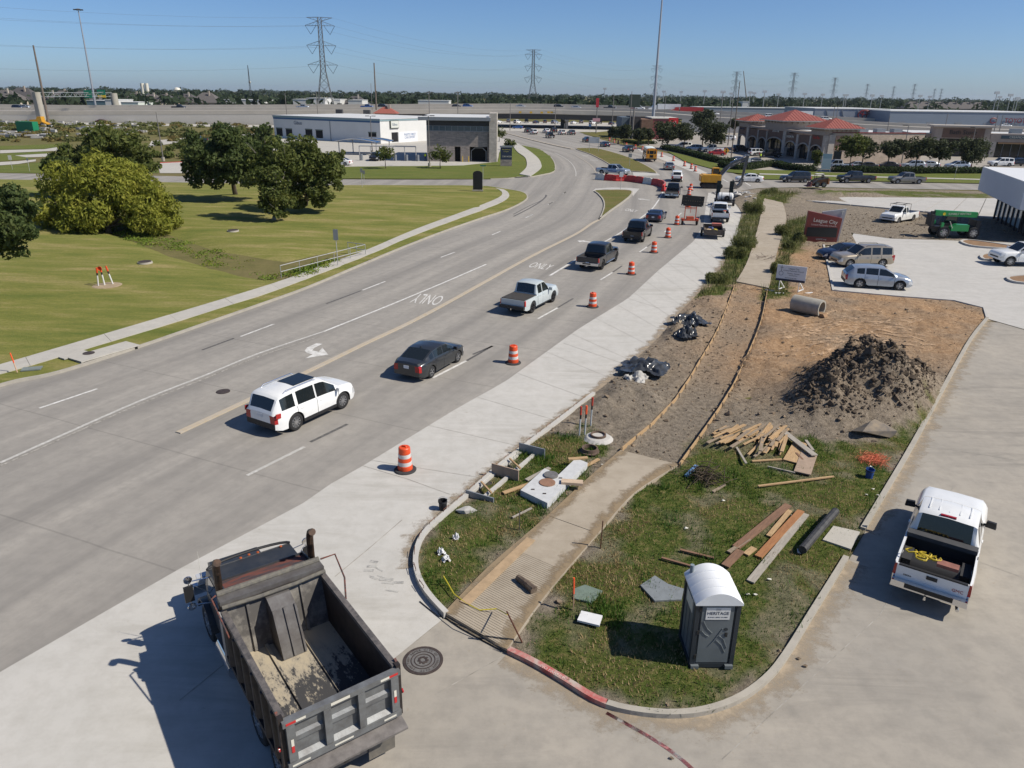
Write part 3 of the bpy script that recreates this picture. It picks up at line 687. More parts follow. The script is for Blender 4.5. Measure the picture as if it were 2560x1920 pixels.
def car_mesh(sp):
 """loft a body from a spec; returns {part name: [ (mesh builder, materials) ]}"""
 key=sp['key']
 if key in VM:return VM[key]
 W=sp['w']/2;xf,xr=sp['xf'],sp['xr'];wb=sp['wb'];rw=sp['rw'];zb=sp['zb'];ra=rw*sp.get('arch',1.16)
 ax=(wb/2,-wb/2);top=sp['top'];belt=sp['belt'];cowl,rf,rr,bl=sp['cowl'],sp['rf'],sp['rr'],sp['bl']
 pick=sp.get('bed');wr0=sp.get('roofw',.78)*W;rz_=rw*.98
 xs={xf,xf-.05,xf-.15,xf-.32,cowl,rf,rr,bl,cowl-.04,rf+.03,rr-.03}
 for x in np.arange(xr,xf,.3):xs.add(round(float(x),3))
 for a in ax:
  for i in range(-8,9):xs.add(round(a+ra*math.sin(i/8*math.pi/2),4))
 for s_ in sp['seams']:
  for d in(-.012,0,.012):xs.add(s_+d)
 for a,b in sp['windows']:xs.add(a);xs.add(b)
 for p in top+belt:xs.add(p[0])
 if pick:xs|={pick[0],pick[0]-.02,pick[0]+.02}
 xs|={xr,xr+.04,xr+.14,xr+.3}
 xs=sorted(x for x in xs if xr-1e-6<=x<=xf+1e-6)
 ys=[xs[0]]
 for x in xs[1:]:
  if x-ys[-1]>.008:ys.append(x)
 xs=ys
 def plan(x):
  w=W
  e=xf-x
  if e<.7:w-=W*sp.get('nose',.16)*(1-e/.7)**2.2
  e=x-xr
  if e<.6:w-=W*sp.get('tail',.08)*(1-e/.6)**2.2
  return w
 def sect(x,mode):
  w=plan(x);zt=lerp_prof(top,x);zbel=lerp_prof(belt,x);z0=zb+.02
  e=xf-x
  if e<.25:z0+=.10*(1-e/.25)
  e=x-xr
  if e<.3:z0+=.10*(1-e/.3)
  arch=0
  for a in ax:
   if abs(x-a)<ra:arch=max(arch,rz_+math.sqrt(ra*ra-(x-a)**2)-rw*.0)
  zl=max(z0,arch)if arch else z0
  seam=any(abs(x-s_)<.005 for s_ in sp['seams'])
  wd=w-(.018 if seam else 0)
  flare=.0
  for a in ax:
   if abs(x-a)<ra*1.35:flare=max(flare,sp.get('flare',.02)*(1-(abs(x-a)/(ra*1.35))**2))
  zm=z0+(zbel-z0)*.42;zm=max(zm,zl+.02);zs=max(zbel-.07,zm+.02)
  p=[(0,zl),(wd-.12,zl),(wd-.012+flare,zl+.012),(wd+flare*.7,zm),(wd-.012,zs),(wd-.055,zbel)]
  if mode=='bed':
   fl=pick[1];p[5]=(wd-.03,zbel)
   p+=[(wd-.085,zbel+.005),(wd-.095,zbel-.02),(wd-.10,max(fl,0)),(wd*.5,fl),(0,fl)]
   return p
  if cowl-.001<=x and not(rf<=x<=cowl and zt>zbel+.1):
   wr=w-.17;p+=[(w-.075,zbel+(zt-zbel)*.25),(w-.1,zbel+(zt-zbel)*.55),(wr,zt-.012),(wr*.62,zt+.006),(0,zt+.02)]
   return p
  hgt=max(zt-zbel,.001);f=min(1,hgt/sp['gh']);wr=(w-.17)+(wr0-(W-.17))*f
  if hgt<.1:wr=w-.17
  zr_=zt-.05*f-.012*(1-f);q5=(wd-.055,zbel)
  l=lambda t:(q5[0]+(wr-q5[0])*t,q5[1]+(zr_-q5[1])*t)
  p+=[l(.07),l(.90),(wr,zr_),(wr*.87,zt-.012*f),(0,zt+.022)]
  return p
 parts={}
 def P_(n):return parts.setdefault(n,MB())
 def loft(xs,mode):
  ss=[sect(x,mode)for x in xs]
  for i in range(len(xs)-1):
   x0,x1=xs[i],xs[i+1];xm=(x0+x1)/2
   for k in range(10):
    grp='body'
    if k==0:grp='underbody'
    if mode=='bed' and k>=6:grp='cargo_bed'
    if mode!='bed':
     if k==6 and any(a<=x0+1e-6 and x1<=b+1e-6 for a,b in sp['windows']):grp='side_window'
     elif k in(6,7)and rr<=xm<=rf and k==6:grp='pillar' if sp.get('blackpillar')else 'body'
     if k==9 and rf-.02<=xm<=cowl+.001 and x0>=rf:grp='windshield'
     if k==9 and bl-.001<=xm<=rr and x1<=rr+1e-6:grp='rear_window'
    if any(abs(xm-s_)<.013 for s_ in sp['seams'])and k in(2,3,4):grp='seam'
    if sp.get('cladding')and k in(1,2)and True:
     grp='cladding' if k==1 else grp
    if k in(3,)and x0>=xf-.33 and sp.get('lamps',True):grp='headlight'
    if k in(3,4)and x1<=xr+.141 and sp.get('lamps',True)and sp.get('tl','wide')=='wide':grp='taillight'
    for sg in(1,-1):
     a,b,c,d=ss[i][k],ss[i][k+1],ss[i+1][k+1],ss[i+1][k]
     vs=[(x0,sg*a[0],a[1]),(x0,sg*b[0],b[1]),(x1,sg*c[0],c[1]),(x1,sg*d[0],d[1])]
     nm=grp
     if grp in('side_window','headlight','taillight','cladding','pillar','seam'):nm=grp+('#L' if sg>0 else '#R')
     if grp=='seam':nm+=str(min(range(len(sp['seams'])),key=lambda q:abs(sp['seams'][q]-xm)))
     if grp=='cladding':nm+='f' if xm>ax[0]else('r' if xm<ax[1]else 'm')
     if grp=='side_window':
      for j,(wa,wb_)in enumerate(sp['windows']):
       if wa<=xm<=wb_:nm+=str(j)
     P_(nm).add(vs,[(0,1,2,3)if sg<0 else(3,2,1,0)])
  for x,s_,sgn in((xs[0],ss[0],-1),(xs[-1],ss[-1],1)):
   if mode=='bed' and sgn>0:s2=s_[:6]
   else:s2=s_[:6]if mode=='bed' else s_
   cols=[-1,-.68,.68,1]
   for k in range(len(s2)-1):
    a,b=s2[k],s2[k+1]
    for j in range(3):
     vs=[(x,a[0]*cols[j],a[1]),(x,a[0]*cols[j+1],a[1]),(x,b[0]*cols[j+1],b[1]),(x,b[0]*cols[j],b[1])]
     nm='body'
     if sp.get('lamps',True):
      if sgn<0 and mode!='cab' and j!=1 and k in((3,4)if sp.get('tl','wide')=='wide' else(3,4)):nm='taillight'+('#L' if j==2 else '#R')
      if sgn>0 and mode!='bed' and k==3:nm='grille' if j==1 else 'headlight'+('#L' if j==2 else '#R')
      if sgn>0 and mode!='bed' and k==2:nm='front_bumper'
      if sgn<0 and mode!='cab' and k in(1,2):nm='rear_bumper' if k==1 or sp.get('bumper')else nm
     P_(nm).add(vs,[(0,1,2,3)if sgn>0 else(3,2,1,0)])
 if pick:
  loft([x for x in xs if x>=pick[0]-1e-6],'cab');loft([x for x in xs if x<=pick[0]-.019],'bed')
  zr_=lerp_prof(belt,pick[0]-.1);fl=pick[1]
  P_('cargo_bed').bb(pick[0]-.08,pick[0]-.03,-W+.1,W-.1,fl,zr_-.01)
  tg=P_('tailgate');zt=lerp_prof(belt,xr);tg.bb(xr-.012,xr+.05,-W*.90,W*.90,zb+.27,zt-.005)
  for sg in(1,-1):P_('cargo_bed').bb(ax[1]-ra*.8,ax[1]+ra*.8,sg*(W-.24)-.13,sg*(W-.24)+.13,fl,fl+.22)
 else:
  loft(xs,'all')
 VM[key]=parts
 return parts
def vehicle(sp,col,name,label,cat,loc,rz,group=None,extras=None,matname=None,rimdark=False,spokes=5,z=0.0):
 root=thing(name,label,cat,(loc[0],loc[1],z),rz,group)
 pm=col;parts=car_mesh(sp);W=sp['w']/2
 mats={'body':pm,'underbody':m_blk,'windshield':m_glass,'rear_window':m_glass,'seam':m_blk,'cladding':m_blk,'pillar':m_blk,'grille':m_blk,'front_bumper':sp.get('fb')or pm,'rear_bumper':sp.get('rb')or m_blk,'cargo_bed':m_bedl,'tailgate':pm}
 for n,mb in parts.items():
  base=n.split('#')[0]
  mt=mats.get(base)or{'side_window':m_glass,'headlight':m_head,'taillight':m_tail}[base]
  ck=(sp['key'],n,mt.name)
  if ck not in VM:VM[ck]=mb.mesh(base,mt,True,32,True)
  nm={'seam':'door_seam'}.get(base,base)
  link(nm,VM[ck],root)
 tm,rm=wheel_meshes(sp['rw'],sp.get('ww',.24),spokes,rimdark)
 for sx in(1,-1):
  for sy in(1,-1):
   w=link('wheel',tm,root,(sx*sp['wb']/2,sy*(W-sp.get('ww',.24)/2-.01),sp['rw']),(0,0,0 if sy>0 else math.pi))
   link('rim',rm,w)
 key=(sp['key'],'mirror',pm.name)
 if key not in VM:
  mb=MB();mb.box((0,.10,0),(.10,.24,.16),rz=.15,taper=(.8,.85));mb.bar((0.02,-.06,-.05),(0,.02,-.03),.05);VM[key]=mb.mesh('mirror',sp.get('mirmat')or pm)
 mz=lerp_prof(sp['belt'],sp['cowl']-.25)+.09;sc=sp.get('mir',1.0)
 for sy in(1,-1):
  mo=link('mirror',VM[key],root,(sp['cowl']-.28,sy*(W+.01),mz));mo.scale=(sc,sy*sc,sc)
 hk=('handle',sp['key'],pm.name)
 if hk not in VM:
  VM[hk]=MB().bb(-.09,.09,-.02,.03,-.016,.016).mesh('door_handle',sp.get('hmat')or pm)
 for s_ in sp['handles']:
  for sy in(1,-1):
   link('door_handle',VM[hk],root,(s_,sy*(W-.005),lerp_prof(sp['belt'],s_)-.13))
 if 'plate' not in VM:VM['plate']=MB().bb(-.008,.008,-.155,.155,-.08,.08).mesh('licence_plate',m_plate)
 pz=sp.get('pz',.85);link('licence_plate',VM['plate'],root,(sp['xr']-.018,0,pz))
 if extras:extras(root,sp,pm)
 return root
def heading(f,rear,front,sp,side=-1):
 """place from the ground contacts of two wheels on one side (side -1: right side)"""
 a,b=f(*rear),f(*front);d=b-a;rz=math.atan2(d.y,d.x);d.normalize()
 n=Vector((-d.y,d.x,0));c=(a+b)/2-n*side*(sp['w']/2-.12)
 return(c.x,c.y),rz
def SP(key,**k):
 k['key']=key;return k
suv=SP('suv',w=2.0,xf=2.42,xr=-2.50,wb=2.86,rw=.40,zb=.26,gh=.74,
 top=[(-2.5,1.04),(-2.44,1.18),(-2.2,1.64),(-2.06,1.73),(-1.8,1.775),(-1.0,1.82),(-.1,1.81),(.25,1.79),(.45,1.74),(1.34,1.15),(1.7,1.12),(2.1,1.05),(2.32,.94),(2.42,.78)],
 belt=[(-2.5,1.0),(-2.2,1.10),(1.0,1.02),(1.7,.98),(2.2,.88),(2.42,.66)],cowl=1.34,rf=.45,rr=-2.2,bl=-2.44,
 windows=[(-2.1,-1.36),(-1.2,-.18),(-.1,1.06)],seams=[-1.28,-.14,1.16],handles=[-1.0,.1],cladding=True,pz=.92,rb=m_blk,bumper=True,nose=.22,tail=.12)
suv_box=SP('suv_box',w=2.0,xf=2.48,xr=-2.54,wb=2.95,rw=.385,zb=.28,gh=.76,
 top=[(-2.54,1.02),(-2.50,1.14),(-2.34,1.74),(-2.2,1.80),(-1.2,1.85),(-.2,1.85),(.28,1.80),(1.02,1.16),(1.6,1.13),(2.2,1.06),(2.43,.92),(2.48,.76)],
 belt=[(-2.54,1.0),(-2.3,1.10),(1.0,1.08),(1.8,1.03),(2.3,.93),(2.48,.70)],cowl=1.02,rf=.28,rr=-2.34,bl=-2.50,
 windows=[(-2.24,-1.34),(-1.18,-.42),(-.30,.80)],seams=[-1.26,-.36,.92],handles=[-1.0,-.1],pz=.95,bumper=True)
cross=SP('crossover',w=1.95,xf=2.35,xr=-2.50,wb=2.86,rw=.39,zb=.27,gh=.66,
 top=[(-2.5,1.02),(-2.42,1.14),(-1.95,1.55),(-1.6,1.64),(-.8,1.70),(-.1,1.69),(.3,1.64),(1.2,1.10),(1.6,1.07),(2.1,.95),(2.3,.82),(2.35,.70)],
 belt=[(-2.5,1.0),(-2.2,1.14),(-1.4,1.12),(.9,1.03),(1.7,.98),(2.2,.84),(2.35,.64)],cowl=1.2,rf=.3,rr=-1.95,bl=-2.42,
 windows=[(-1.75,-1.2),(-1.1,-.22),(-.14,.92)],seams=[-1.15,-.18,1.0],handles=[-.95,.05],cladding=True,pz=.95,bumper=True,nose=.2,tail=.14)
sedan=SP('sedan',w=1.82,xf=2.28,xr=-2.36,wb=2.71,rw=.325,zb=.2,gh=.46,flare=.012,
 top=[(-2.36,.92),(-2.30,1.02),(-1.85,1.06),(-1.05,1.38),(-.7,1.43),(-.1,1.445),(.3,1.40),(1.12,.98),(1.6,.92),(2.05,.80),(2.22,.68),(2.28,.55)],
 belt=[(-2.36,.88),(-1.9,.99),(-1.0,.98),(.9,.92),(1.6,.86),(2.1,.72),(2.28,.5)],cowl=1.12,rf=.3,rr=-1.05,bl=-1.85,
 windows=[(-1.42,-1.08),(-1.0,-.2),(-.12,.86)],seams=[-.98,-.16,.98],handles=[-.8,.05],pz=.78,nose=.22,tail=.16)
coupe=SP('coupe',w=1.86,xf=2.22,xr=-2.26,wb=2.69,rw=.33,zb=.16,gh=.40,flare=.03,
 top=[(-2.26,.86),(-2.18,.96),(-1.75,1.0),(-.85,1.18),(-.4,1.235),(-.05,1.22),(.8,.86),(1.3,.84),(1.9,.66),(2.15,.52),(2.22,.42)],
 belt=[(-2.26,.82),(-1.8,.95),(-.9,.92),(.6,.80),(1.3,.78),(2.0,.58),(2.22,.38)],cowl=.8,rf=-.05,rr=-.85,bl=-1.75,
 windows=[(-.75,.48)],seams=[-.72,.62],handles=[-.5],pz=.62,nose=.3,tail=.12)
def pk(key,L=5.8,w=2.02,wb=3.68,rw=.41,z=0.0,cabr=-.62,crew=True,hood=1.48,**kw):
 xf=wb/2+.95;xr=wb/2+.95-L;c0=xf-hood;r0=c0-.72
 d=SP(key,w=w,xf=xf,xr=xr,wb=wb,rw=rw,zb=.36+z,gh=.66,nose=.08,tail=.02,
  top=[(xr,1.12+z),(cabr-.02,1.12+z),(cabr,1.20+z),(cabr+.16,1.82+z),(cabr+.3,1.875+z),(r0-.5,1.91+z),(r0-.15,1.90+z),(r0,1.86+z),(c0,1.24+z),(c0+.5,1.22+z),(xf-.25,1.16+z),(xf-.06,1.06+z),(xf,.92+z)],
  belt=[(xr,1.12+z),(cabr-.02,1.12+z),(cabr+.02,1.16+z),(c0,1.14+z),(xf-.4,1.06+z),(xf,.82+z)],cowl=c0,rf=r0,rr=cabr+.16,bl=cabr,
  windows=([(cabr+.22,(cabr+r0)/2+.12),((cabr+r0)/2+.22,c0-.22)]if crew else[(cabr+.2,cabr+.62),(cabr+.75,c0-.22)]),
  seams=([cabr+.16,(cabr+r0)/2+.17,c0-.1]if crew else[cabr+.68,c0-.1]),handles=([cabr+.4,(cabr+r0)/2+.38]if crew else[cabr+.9]),
  bed=(cabr,.66+z),pz=.66+z,rb=m_chrome,bumper=True,mir=1.25,ww=.27)
 d.update(kw);return d
pk_mid=pk('pickup_mid',5.35,1.90,3.22,.40,-.05,-.98)
pk_full=pk('pickup_full',5.85,2.03,3.72,.42,.02,-1.08,mirmat=m_blk)
pk_near=pk('pickup_near',5.85,2.03,3.72,.42,.02,-1.0,False,1.78,mirmat=m_blk)
pk_hd=pk('pickup_hd',6.3,2.05,4.05,.44,.08,-.92,mir=1.5)
pk_ext=pk('pickup_ext',5.75,2.0,3.52,.39,-.02,-.55,crew=False)
def bar_box(root,name,mb,mat,smooth=False):return mb.build(name,mat,root,smooth)
def ex_rearbumper(mat,zc=.62,step=True):
 def f(root,sp,pm):
  W=sp['w']/2;mb=MB();mb.box((sp['xr']-.10,0,zc),(.18,sp['w']*.96,.2),taper=(.85,.99));mb.build('rear_bumper',mat,root)
  MB().bb(sp['xr']-.2,sp['xr']-.195,-.35,.35,zc-.03,zc+.07).build('step_pad',m_blk,root)
  MB().cyl((sp['xr']-.24,0,.45),(sp['xr']-.24,0,.53),.03,n=8).bar((sp['xr']+.2,0,.45),(sp['xr']-.26,0,.45),.06).build('tow_hitch',m_chrome,root)
 return f
def ex_suv(rails=True,roof=True):
 def f(root,sp,pm):
  W=sp['w']/2;zt=lerp_prof(sp['top'],-.6)
  for sy in(1,-1):
   mb=MB();y=sy*W*.68
   mb.tube([(.1,y,zt-.03),(-.02,y,zt+.05),(-1.6,y,zt+.03),(-1.75,y,zt-.06)],.022,6);mb.build('roof_rail',m_chrome if rails else m_blk,root,True)
  if roof:
   MB().box((-.35,0,zt+.024),(1.25,W*1.0,.012)).build('sunroof',m_glass,root)
  for sy in(1,-1):
   mb=MB();mb.bb(-1.0,1.0,sy*(W-.02)-.03,sy*(W-.02)+.03,.27,.42);mb.build('sill',m_blk,root)
   mb=MB();mb.box((sp['xr']+.16,sy*(W-.05),1.0),(.26,.05,.2),ry=.1);mb.build('taillight',m_tail,root)
 return f
# ================================================================ dump truck in the foreground
m_steel=M('dump_steel',(.17,.165,.16),.55,.35,col2=(.10,.09,.085),scale=2.2,bump=.12,bscale=14)
m_steel2=M('tailgate_steel',(.20,.21,.215),.5,.3,col2=(.13,.13,.13),scale=3,bump=.1,bscale=20)
m_side=M('dark_dump_side',(.02,.018,.019),.6,.2,col2=(.05,.038,.034),scale=5)
m_rust=M('rusty_shield',(.17,.06,.042),.75,.1,col2=(.05,.048,.05),scale=3.2,lo=.42,hi=.6,stretch=(3,.5,1))
m_cab=M('cab_paint',(.022,.026,.032),.5,coat=.25,col2=(.04,.042,.045),scale=2)
m_tarp=M('tarp_tube',(.16,.15,.12),.8,col2=(.09,.085,.08),scale=8)
m_redw=M('reflector_red',(.5,.03,.03),.35);m_wt=M('reflector_white',(.62,.60,.52),.45)
def sandy(name,a,b,c):
 m,nt,bb=_nodes(name);o=_obj(nt);mp=nt.nodes.new('ShaderNodeMapping');mp.inputs['Scale'].default_value=(1.0,2.2,1.6);nt.links.new(o,mp.inputs[0])
 n=_noise(nt,1.6,9,.72,mp.outputs[0]);n2=_noise(nt,.55,4,.6,o);n3=_noise(nt,9,5,.8,mp.outputs[0])
 sx=nt.nodes.new('ShaderNodeSeparateXYZ');nt.links.new(o,sx.inputs[0])
 f=_math(nt,'ADD',_math(nt,'MULTIPLY',sx.outputs[0],-.11),_math(nt,'ADD',_math(nt,'MULTIPLY',n.outputs['Fac'],.8),_math(nt,'MULTIPLY',n3.outputs['Fac'],.35)))
 r=_ramp(nt,f,[(.45,a),(.56,b),(.60,c)]);nt.links.new(r.outputs[0],bb.inputs['Base Color']);bb.inputs['Roughness'].default_value=.85
 _bump(nt,bb,n3.outputs['Fac'],.3,.02);return m
m_bedfloor=sandy('bed_floor',(.40,.345,.25),(.31,.275,.215),(.045,.045,.047))
m_bedwall=M('bed_front_wall',(.23,.215,.19),.8,col2=(.09,.085,.08),scale=1.8,lo=.4,hi=.56,bump=.2,bscale=12)
def dump_truck():
 hd=R(126.0);rear=Vector((-3.30,11.42,0));d=Vector((math.cos(hd),math.sin(hd),0))
 o=rear+d*2.0
 t=thing('dump_truck','empty grey dump truck with weathered open bed and twin exhaust stacks','truck',(o.x,o.y,0),hd)
 W=1.21;x0,x1=-1.95,1.86;zf,zr=1.40,2.62 # bed floor, rim
 b=MB().bb(x0+.05,x1,-W+.06,W-.06,zf-.1,zf).build('bed_floor',m_bedfloor,t)
 for y in(-.42,.42):MB().bb(x0+.06,x1-.02,y-.035,y+.035,zf+.002,zf+.05).build('floor_rib',m_bedfloor,b)
 MB().bb(x0+.75,x0+.77,-W+.08,W-.08,zf+.001,zf+.012).build('floor_seam',m_wt,b)
 for sy in(1,-1):
  w=MB().bb(x0+.02,x1,sy*(W-.03)-.03,sy*(W-.03)+.03,zf-.1,zr-.06).build('side_wall',m_side,t)
  MB().box(((x0+x1)/2,sy*(W-.01),zr-.03),(x1-x0,.13,.10)).build('top_rail',M('bed_rail',(.085,.08,.078),.6,.3,col2=(.19,.17,.155),scale=7),w)
  for i in range(6):
   x=x0+.35+i*.62
   mb=MB();mb.add([(x-.10,sy*W,zr-.1),(x+.10,sy*W,zr-.1),(x+.16,sy*W,zf-.05),(x-.16,sy*W,zf-.05),(x-.03,sy*(W+.09),zr-.12),(x+.03,sy*(W+.09),zr-.12),(x+.05,sy*(W+.09),zf-.05),(x-.05,sy*(W+.09),zf-.05)],[(0,1,5,4),(1,2,6,5),(2,3,7,6),(3,0,4,7),(4,5,6,7)]);mb.build('side_brace',m_side,w)
  MB().bb(x0,x1,sy*(W+.02)-.05,sy*(W+.02)+.05,zf-.16,zf-.04).build('lower_rail',m_side,w)
 fw=MB();fw.add([(x1-.25,-W+.06,zf),(x1-.25,W-.06,zf),(x1+.04,W-.06,zr+.12),(x1+.04,-W+.06,zr+.12),(x1-.19,-W+.06,zf),(x1-.19,W-.06,zf),(x1+.10,W-.06,zr+.12),(x1+.10,-W+.06,zr+.12)],[(0,1,2,3),(7,6,5,4),(3,2,6,7),(0,3,7,4),(1,5,6,2),(0,4,5,1)])
 fwo=fw.build('front_wall',m_bedwall,t)
 for y in(-.62,.66):MB().bar((x1-.28,y,zf+.02),(x1+.0,y,zr+.02),.07,.06).build('wall_stiffener',m_bedwall,fwo)
 hb=MB();ya,yb=-.30,.26
 hb.prof([(x1-.25,zf),(x1-.98,zf+.01),(x1-.84,zf+.35),(x1-.50,zr-.12),(x1-.18,zr+.02),(x1+.02,zr+.02)],ya,yb);hbo=hb.build('hoist_housing',m_steel,t)
 for y in(ya+.02,(ya+yb)/2,yb-.02):MB().bar((x1-.99,y,zf+.05),(x1-.52,y,zr-.12),.045,.05).build('housing_rib',m_steel,hbo)
 MB().box((x1+.12,0,zr+.17),(.26,2*W+.06,.12)).build('rim_beam',m_steel,t)
 MB().tube([(x1-.08,-W-.02,zr+.14),(x1-.10,-.5,zr+.10),(x1-.10,.4,zr+.10),(x1-.08,W+.02,zr+.13)],.05,8).build('tarp_roll',m_tarp,t,True)
 MB().cyl((x1+.3,-W-.02,zr+.26),(x1+.3,W+.02,zr+.26),.075,n=10).build('tarp_housing',m_tarp,t,True)
 MB().tube([(x1+.25,-W-.05,zr+.28),(x1+.22,-W-.42,zr+.30),(x1-.35,-W-.40,zr-.05),(x1-1.05,-W-.12,zr-.12)],.022,6).build('tarp_arm',m_rust,t,True)
 MB().tube([(x1+.25,W+.05,zr+.28),(x1+.20,W+.16,zr+.26),(x1-.9,W+.12,zr-.1)],.022,6).build('tarp_arm',m_rust,t,True)
 sg=MB();sg.box((x1+.62,0,zr+.16),(.62,2*W-.34,.03),ry=.14);sgo=sg.build('cab_shield',m_rust,t)
 for sy in(1,-1):MB().box((x1+.62,sy*(W-.17),zr+.2),(.66,.035,.14),ry=.14).build('shield_lip',m_cab,sgo)
 MB().box((x1+.94,0,zr+.11),(.035,2*W-.34,.14),ry=.14).build('shield_lip',m_cab,sgo)
 tg=MB().bb(x0-.05,x0+.03,-W+.02,W-.02,zf+.02,zr-.08).build('tailgate',m_steel2,t)
 xk=x0-.12;zz0,zz1=zf-.02,zr-.03
 MB().box((xk+.03,0,zz1-.05),(.15,2*W+.06,.12)).build('tailgate_rail',m_steel2,tg)
 MB().box((xk+.02,0,zz0+.12),(.16,2*W+.02,.14)).build('tailgate_rail',m_steel2,tg)
 MB().prof([(xk+.04,zz0+.19),(xk-.02,zz0+.19),(xk+.10,zz0+.30)],-W+.18,W-.18).build('tailgate_ledge',m_steel2,tg)
 for y in(-W+.11,-.36,.36,W-.11):MB().box((xk+.02,y,(zz0+zz1)/2+.05),(.15,.17 if abs(y)>.5 else .15,zz1-zz0-.34)).build('tailgate_post',m_steel2,tg)
 zm=(zz0+zz1)/2+.09
 for ya,yb in((-W+.2,-.44),(-.28,.28),(.44,W-.2)):
  MB().prof([(xk+.10,zm+.13),(xk+.02,zm+.03),(xk+.02,zm-.08),(xk+.10,zm-.10)],ya,yb).build('tailgate_crossbar',m_steel2,tg)
 def strip_r(y0,y1,z,vert=False):
  n=4
  for i in range(n):
   a,b=i/n,(i+1)/n;m=m_redw if i<n//2 else m_wt
   if vert:MB().bb(xk-.065,xk-.058,y0,y0+.055,z+a*(y1),z+b*(y1)).build('reflector',m,tg)
   else:MB().bb(xk-.052,xk-.046,y0+(y1-y0)*a,y0+(y1-y0)*b,z,z+.05).build('reflector',m,tg)
 strip_r(W-.03,W-.42,zz1-.07);strip_r(-W+.03,-W+.42,zz1-.07)
 for y in(-W+.09,W-.14):strip_r(y,.32,zz0+.45,True)
 MB().bb(xk-.052,xk-.046,-.12,.28,zz1-.08,zz1-.02).build('reflector',m_wt,tg)
 MB().bb(xk-.064,xk-.06,-.12,.28,zz0+.10,zz0+.14).build('reflector',m_wt,tg)
 MB().bb(xk-.064,xk-.06,W-.42,W-.06,zz0+.10,zz0+.14).build('reflector',m_wt,tg)
 MB().bb(xk-.064,xk-.06,-W+.12,-W+.4,zz0+.10,zz0+.14).build('reflector',m_wt,tg)
 for sy in(1,-1):
  MB().box((x0-.02,sy*(W+.03),(zf+zr)/2),(.12,.10,zr-zf+.1)).build('corner_post',m_side,t)
  MB().lathe([(0,0),(.05,.005),(.055,.035),(0,.05)],12,(0,0,0),'Y').build('marker_lamp',m_tail,t,True).location=(x0-.02,sy*(W+.09)-(.05 if sy<0 else 0),zf+.5)
  MB().bar((x0-.06,sy*(W+.05),zr-.02),(x0+.12,sy*(W+.05),zr+.06),.05).build('gate_hinge',m_rust,t)
 MB().prof([(x0+.02,zf-.06),(x0-.38,zf-.16),(x0-.38,zf-.21),(x0+.02,zf-.2)],-W-.04,W+.04).build('spreader_apron',M('apron_steel',(.21,.195,.185),.6,.3,col2=(.13,.12,.115),scale=4),t)
 hp=MB().bb(x0+.05,x0+.10,-.48,.48,.62,1.12).build('hitch_plate',m_steel,t)
 for y in(-.28,.30):MB().lathe([(.07,0),(.10,-.02),(.07,-.04),(.055,-.02),(.07,0)],14,(x0+.04,y,.82),'X').build('tow_ring',m_wt,hp,True)
 MB().bar((x0+.08,0,.7),(x0-.05,0,.95),.08,.12).build('pintle_hook',m_blk,hp)
 for y in(-.86,.86):MB().box((x0+.14,y,.72),(.025,.62,.95),ry=-.06).build('mud_flap',M('mud_flap',(.10,.095,.085),.9,col2=(.16,.145,.12),scale=5),t)
 for y in(-.42,.42):MB().bb(x0+.1,6.0,y-.05,y+.05,.62,.9).build('frame_rail',m_blk,t)
 tm,rm=wheel_meshes(.52,.28,8,False)
 for ax in(-1.05,.30):
  MB().cyl((ax,-.9,.52),(ax,.9,.52),.09,n=8).build('axle',m_blk,t)
  for y in(-1.03,-.72,.72,1.03):
   w=link('wheel',tm,t,(ax,y,.52),(0,0,0 if y>0 else math.pi));link('rim',rm,w)
 for sy in(1,-1):
  w=link('wheel',tm,t,(4.40,sy*1.02,.52),(0,0,0 if sy>0 else math.pi));link('rim',rm,w)
  fd=MB()
  arc=[(4.40+.66*math.cos(a),.52+.66*math.sin(a))for a in np.linspace(R(15),R(170),9)]
  ar2=[(4.40+.70*math.cos(a),.54+.70*math.sin(a))for a in np.linspace(R(170),R(15),9)]
  fd.prof(arc+ar2,sy*1.0-.20,sy*1.0+.20);fd.build('front_fender',m_cab,t,True)
  tank=MB().cyl((2.0,sy*.98,.72),(3.1,sy*.98,.72),.30,n=18).build('fuel_tank',m_chrome if sy>0 else m_steel,t,True)
  MB().bb(1.95,3.15,sy*1.0-.22,sy*1.0+.22,1.04,1.07).build('deck_step',m_steel,tank)
 cb=MB();cw=1.05
 cb.prof([(2.55,.85),(2.55,2.50),(2.65,2.56),(3.78,2.52),(3.98,2.42),(4.35,1.76),(4.35,.85)],-cw,cw);cab=cb.build('cab',m_cab,t)
 MB().prof([(4.02,2.34),(4.06,2.34),(4.38,1.80),(4.34,1.80)],-cw+.1,cw-.1).build('windshield',m_glass,cab)
 MB().bb(2.52,2.545,-.6,.6,1.75,2.3).build('rear_window',m_glass,cab)
 for sy in(1,-1):
  MB().prof([(2.82,1.66),(2.82,2.34),(3.78,2.34),(4.14,1.66)],sy*(cw+.004)-.006,sy*(cw+.004)+.006).build('side_window',m_glass,cab)
  MB().bb(2.7,2.9,sy*(cw+.02)-.015,sy*(cw+.02)+.015,1.48,1.52).build('door_handle',m_chrome,cab)
 vis=MB();vis.tube([(3.78+.18*math.cos(a),1.06*math.sin(a),2.54+.03*math.cos(a))for a in np.linspace(R(-88),R(88),11)],.035,6);vis.build('roof_visor',m_blk,cab,True)
 for y in(-.8,-.22,0,.22,.8):MB().lathe([(.04,0),(.032,.02),(0,.03)],10,(3.84-.12*abs(y),y,2.545)).build('roof_marker_light',M('dull_amber',(.35,.08,.02),.4),cab,True)
 hd_=MB();hd_.prof([(4.35,.8),(4.35,1.7),(5.6,1.56),(5.8,1.44),(5.8,.75)],-.66,.66);hd_.build('hood',m_cab,t)
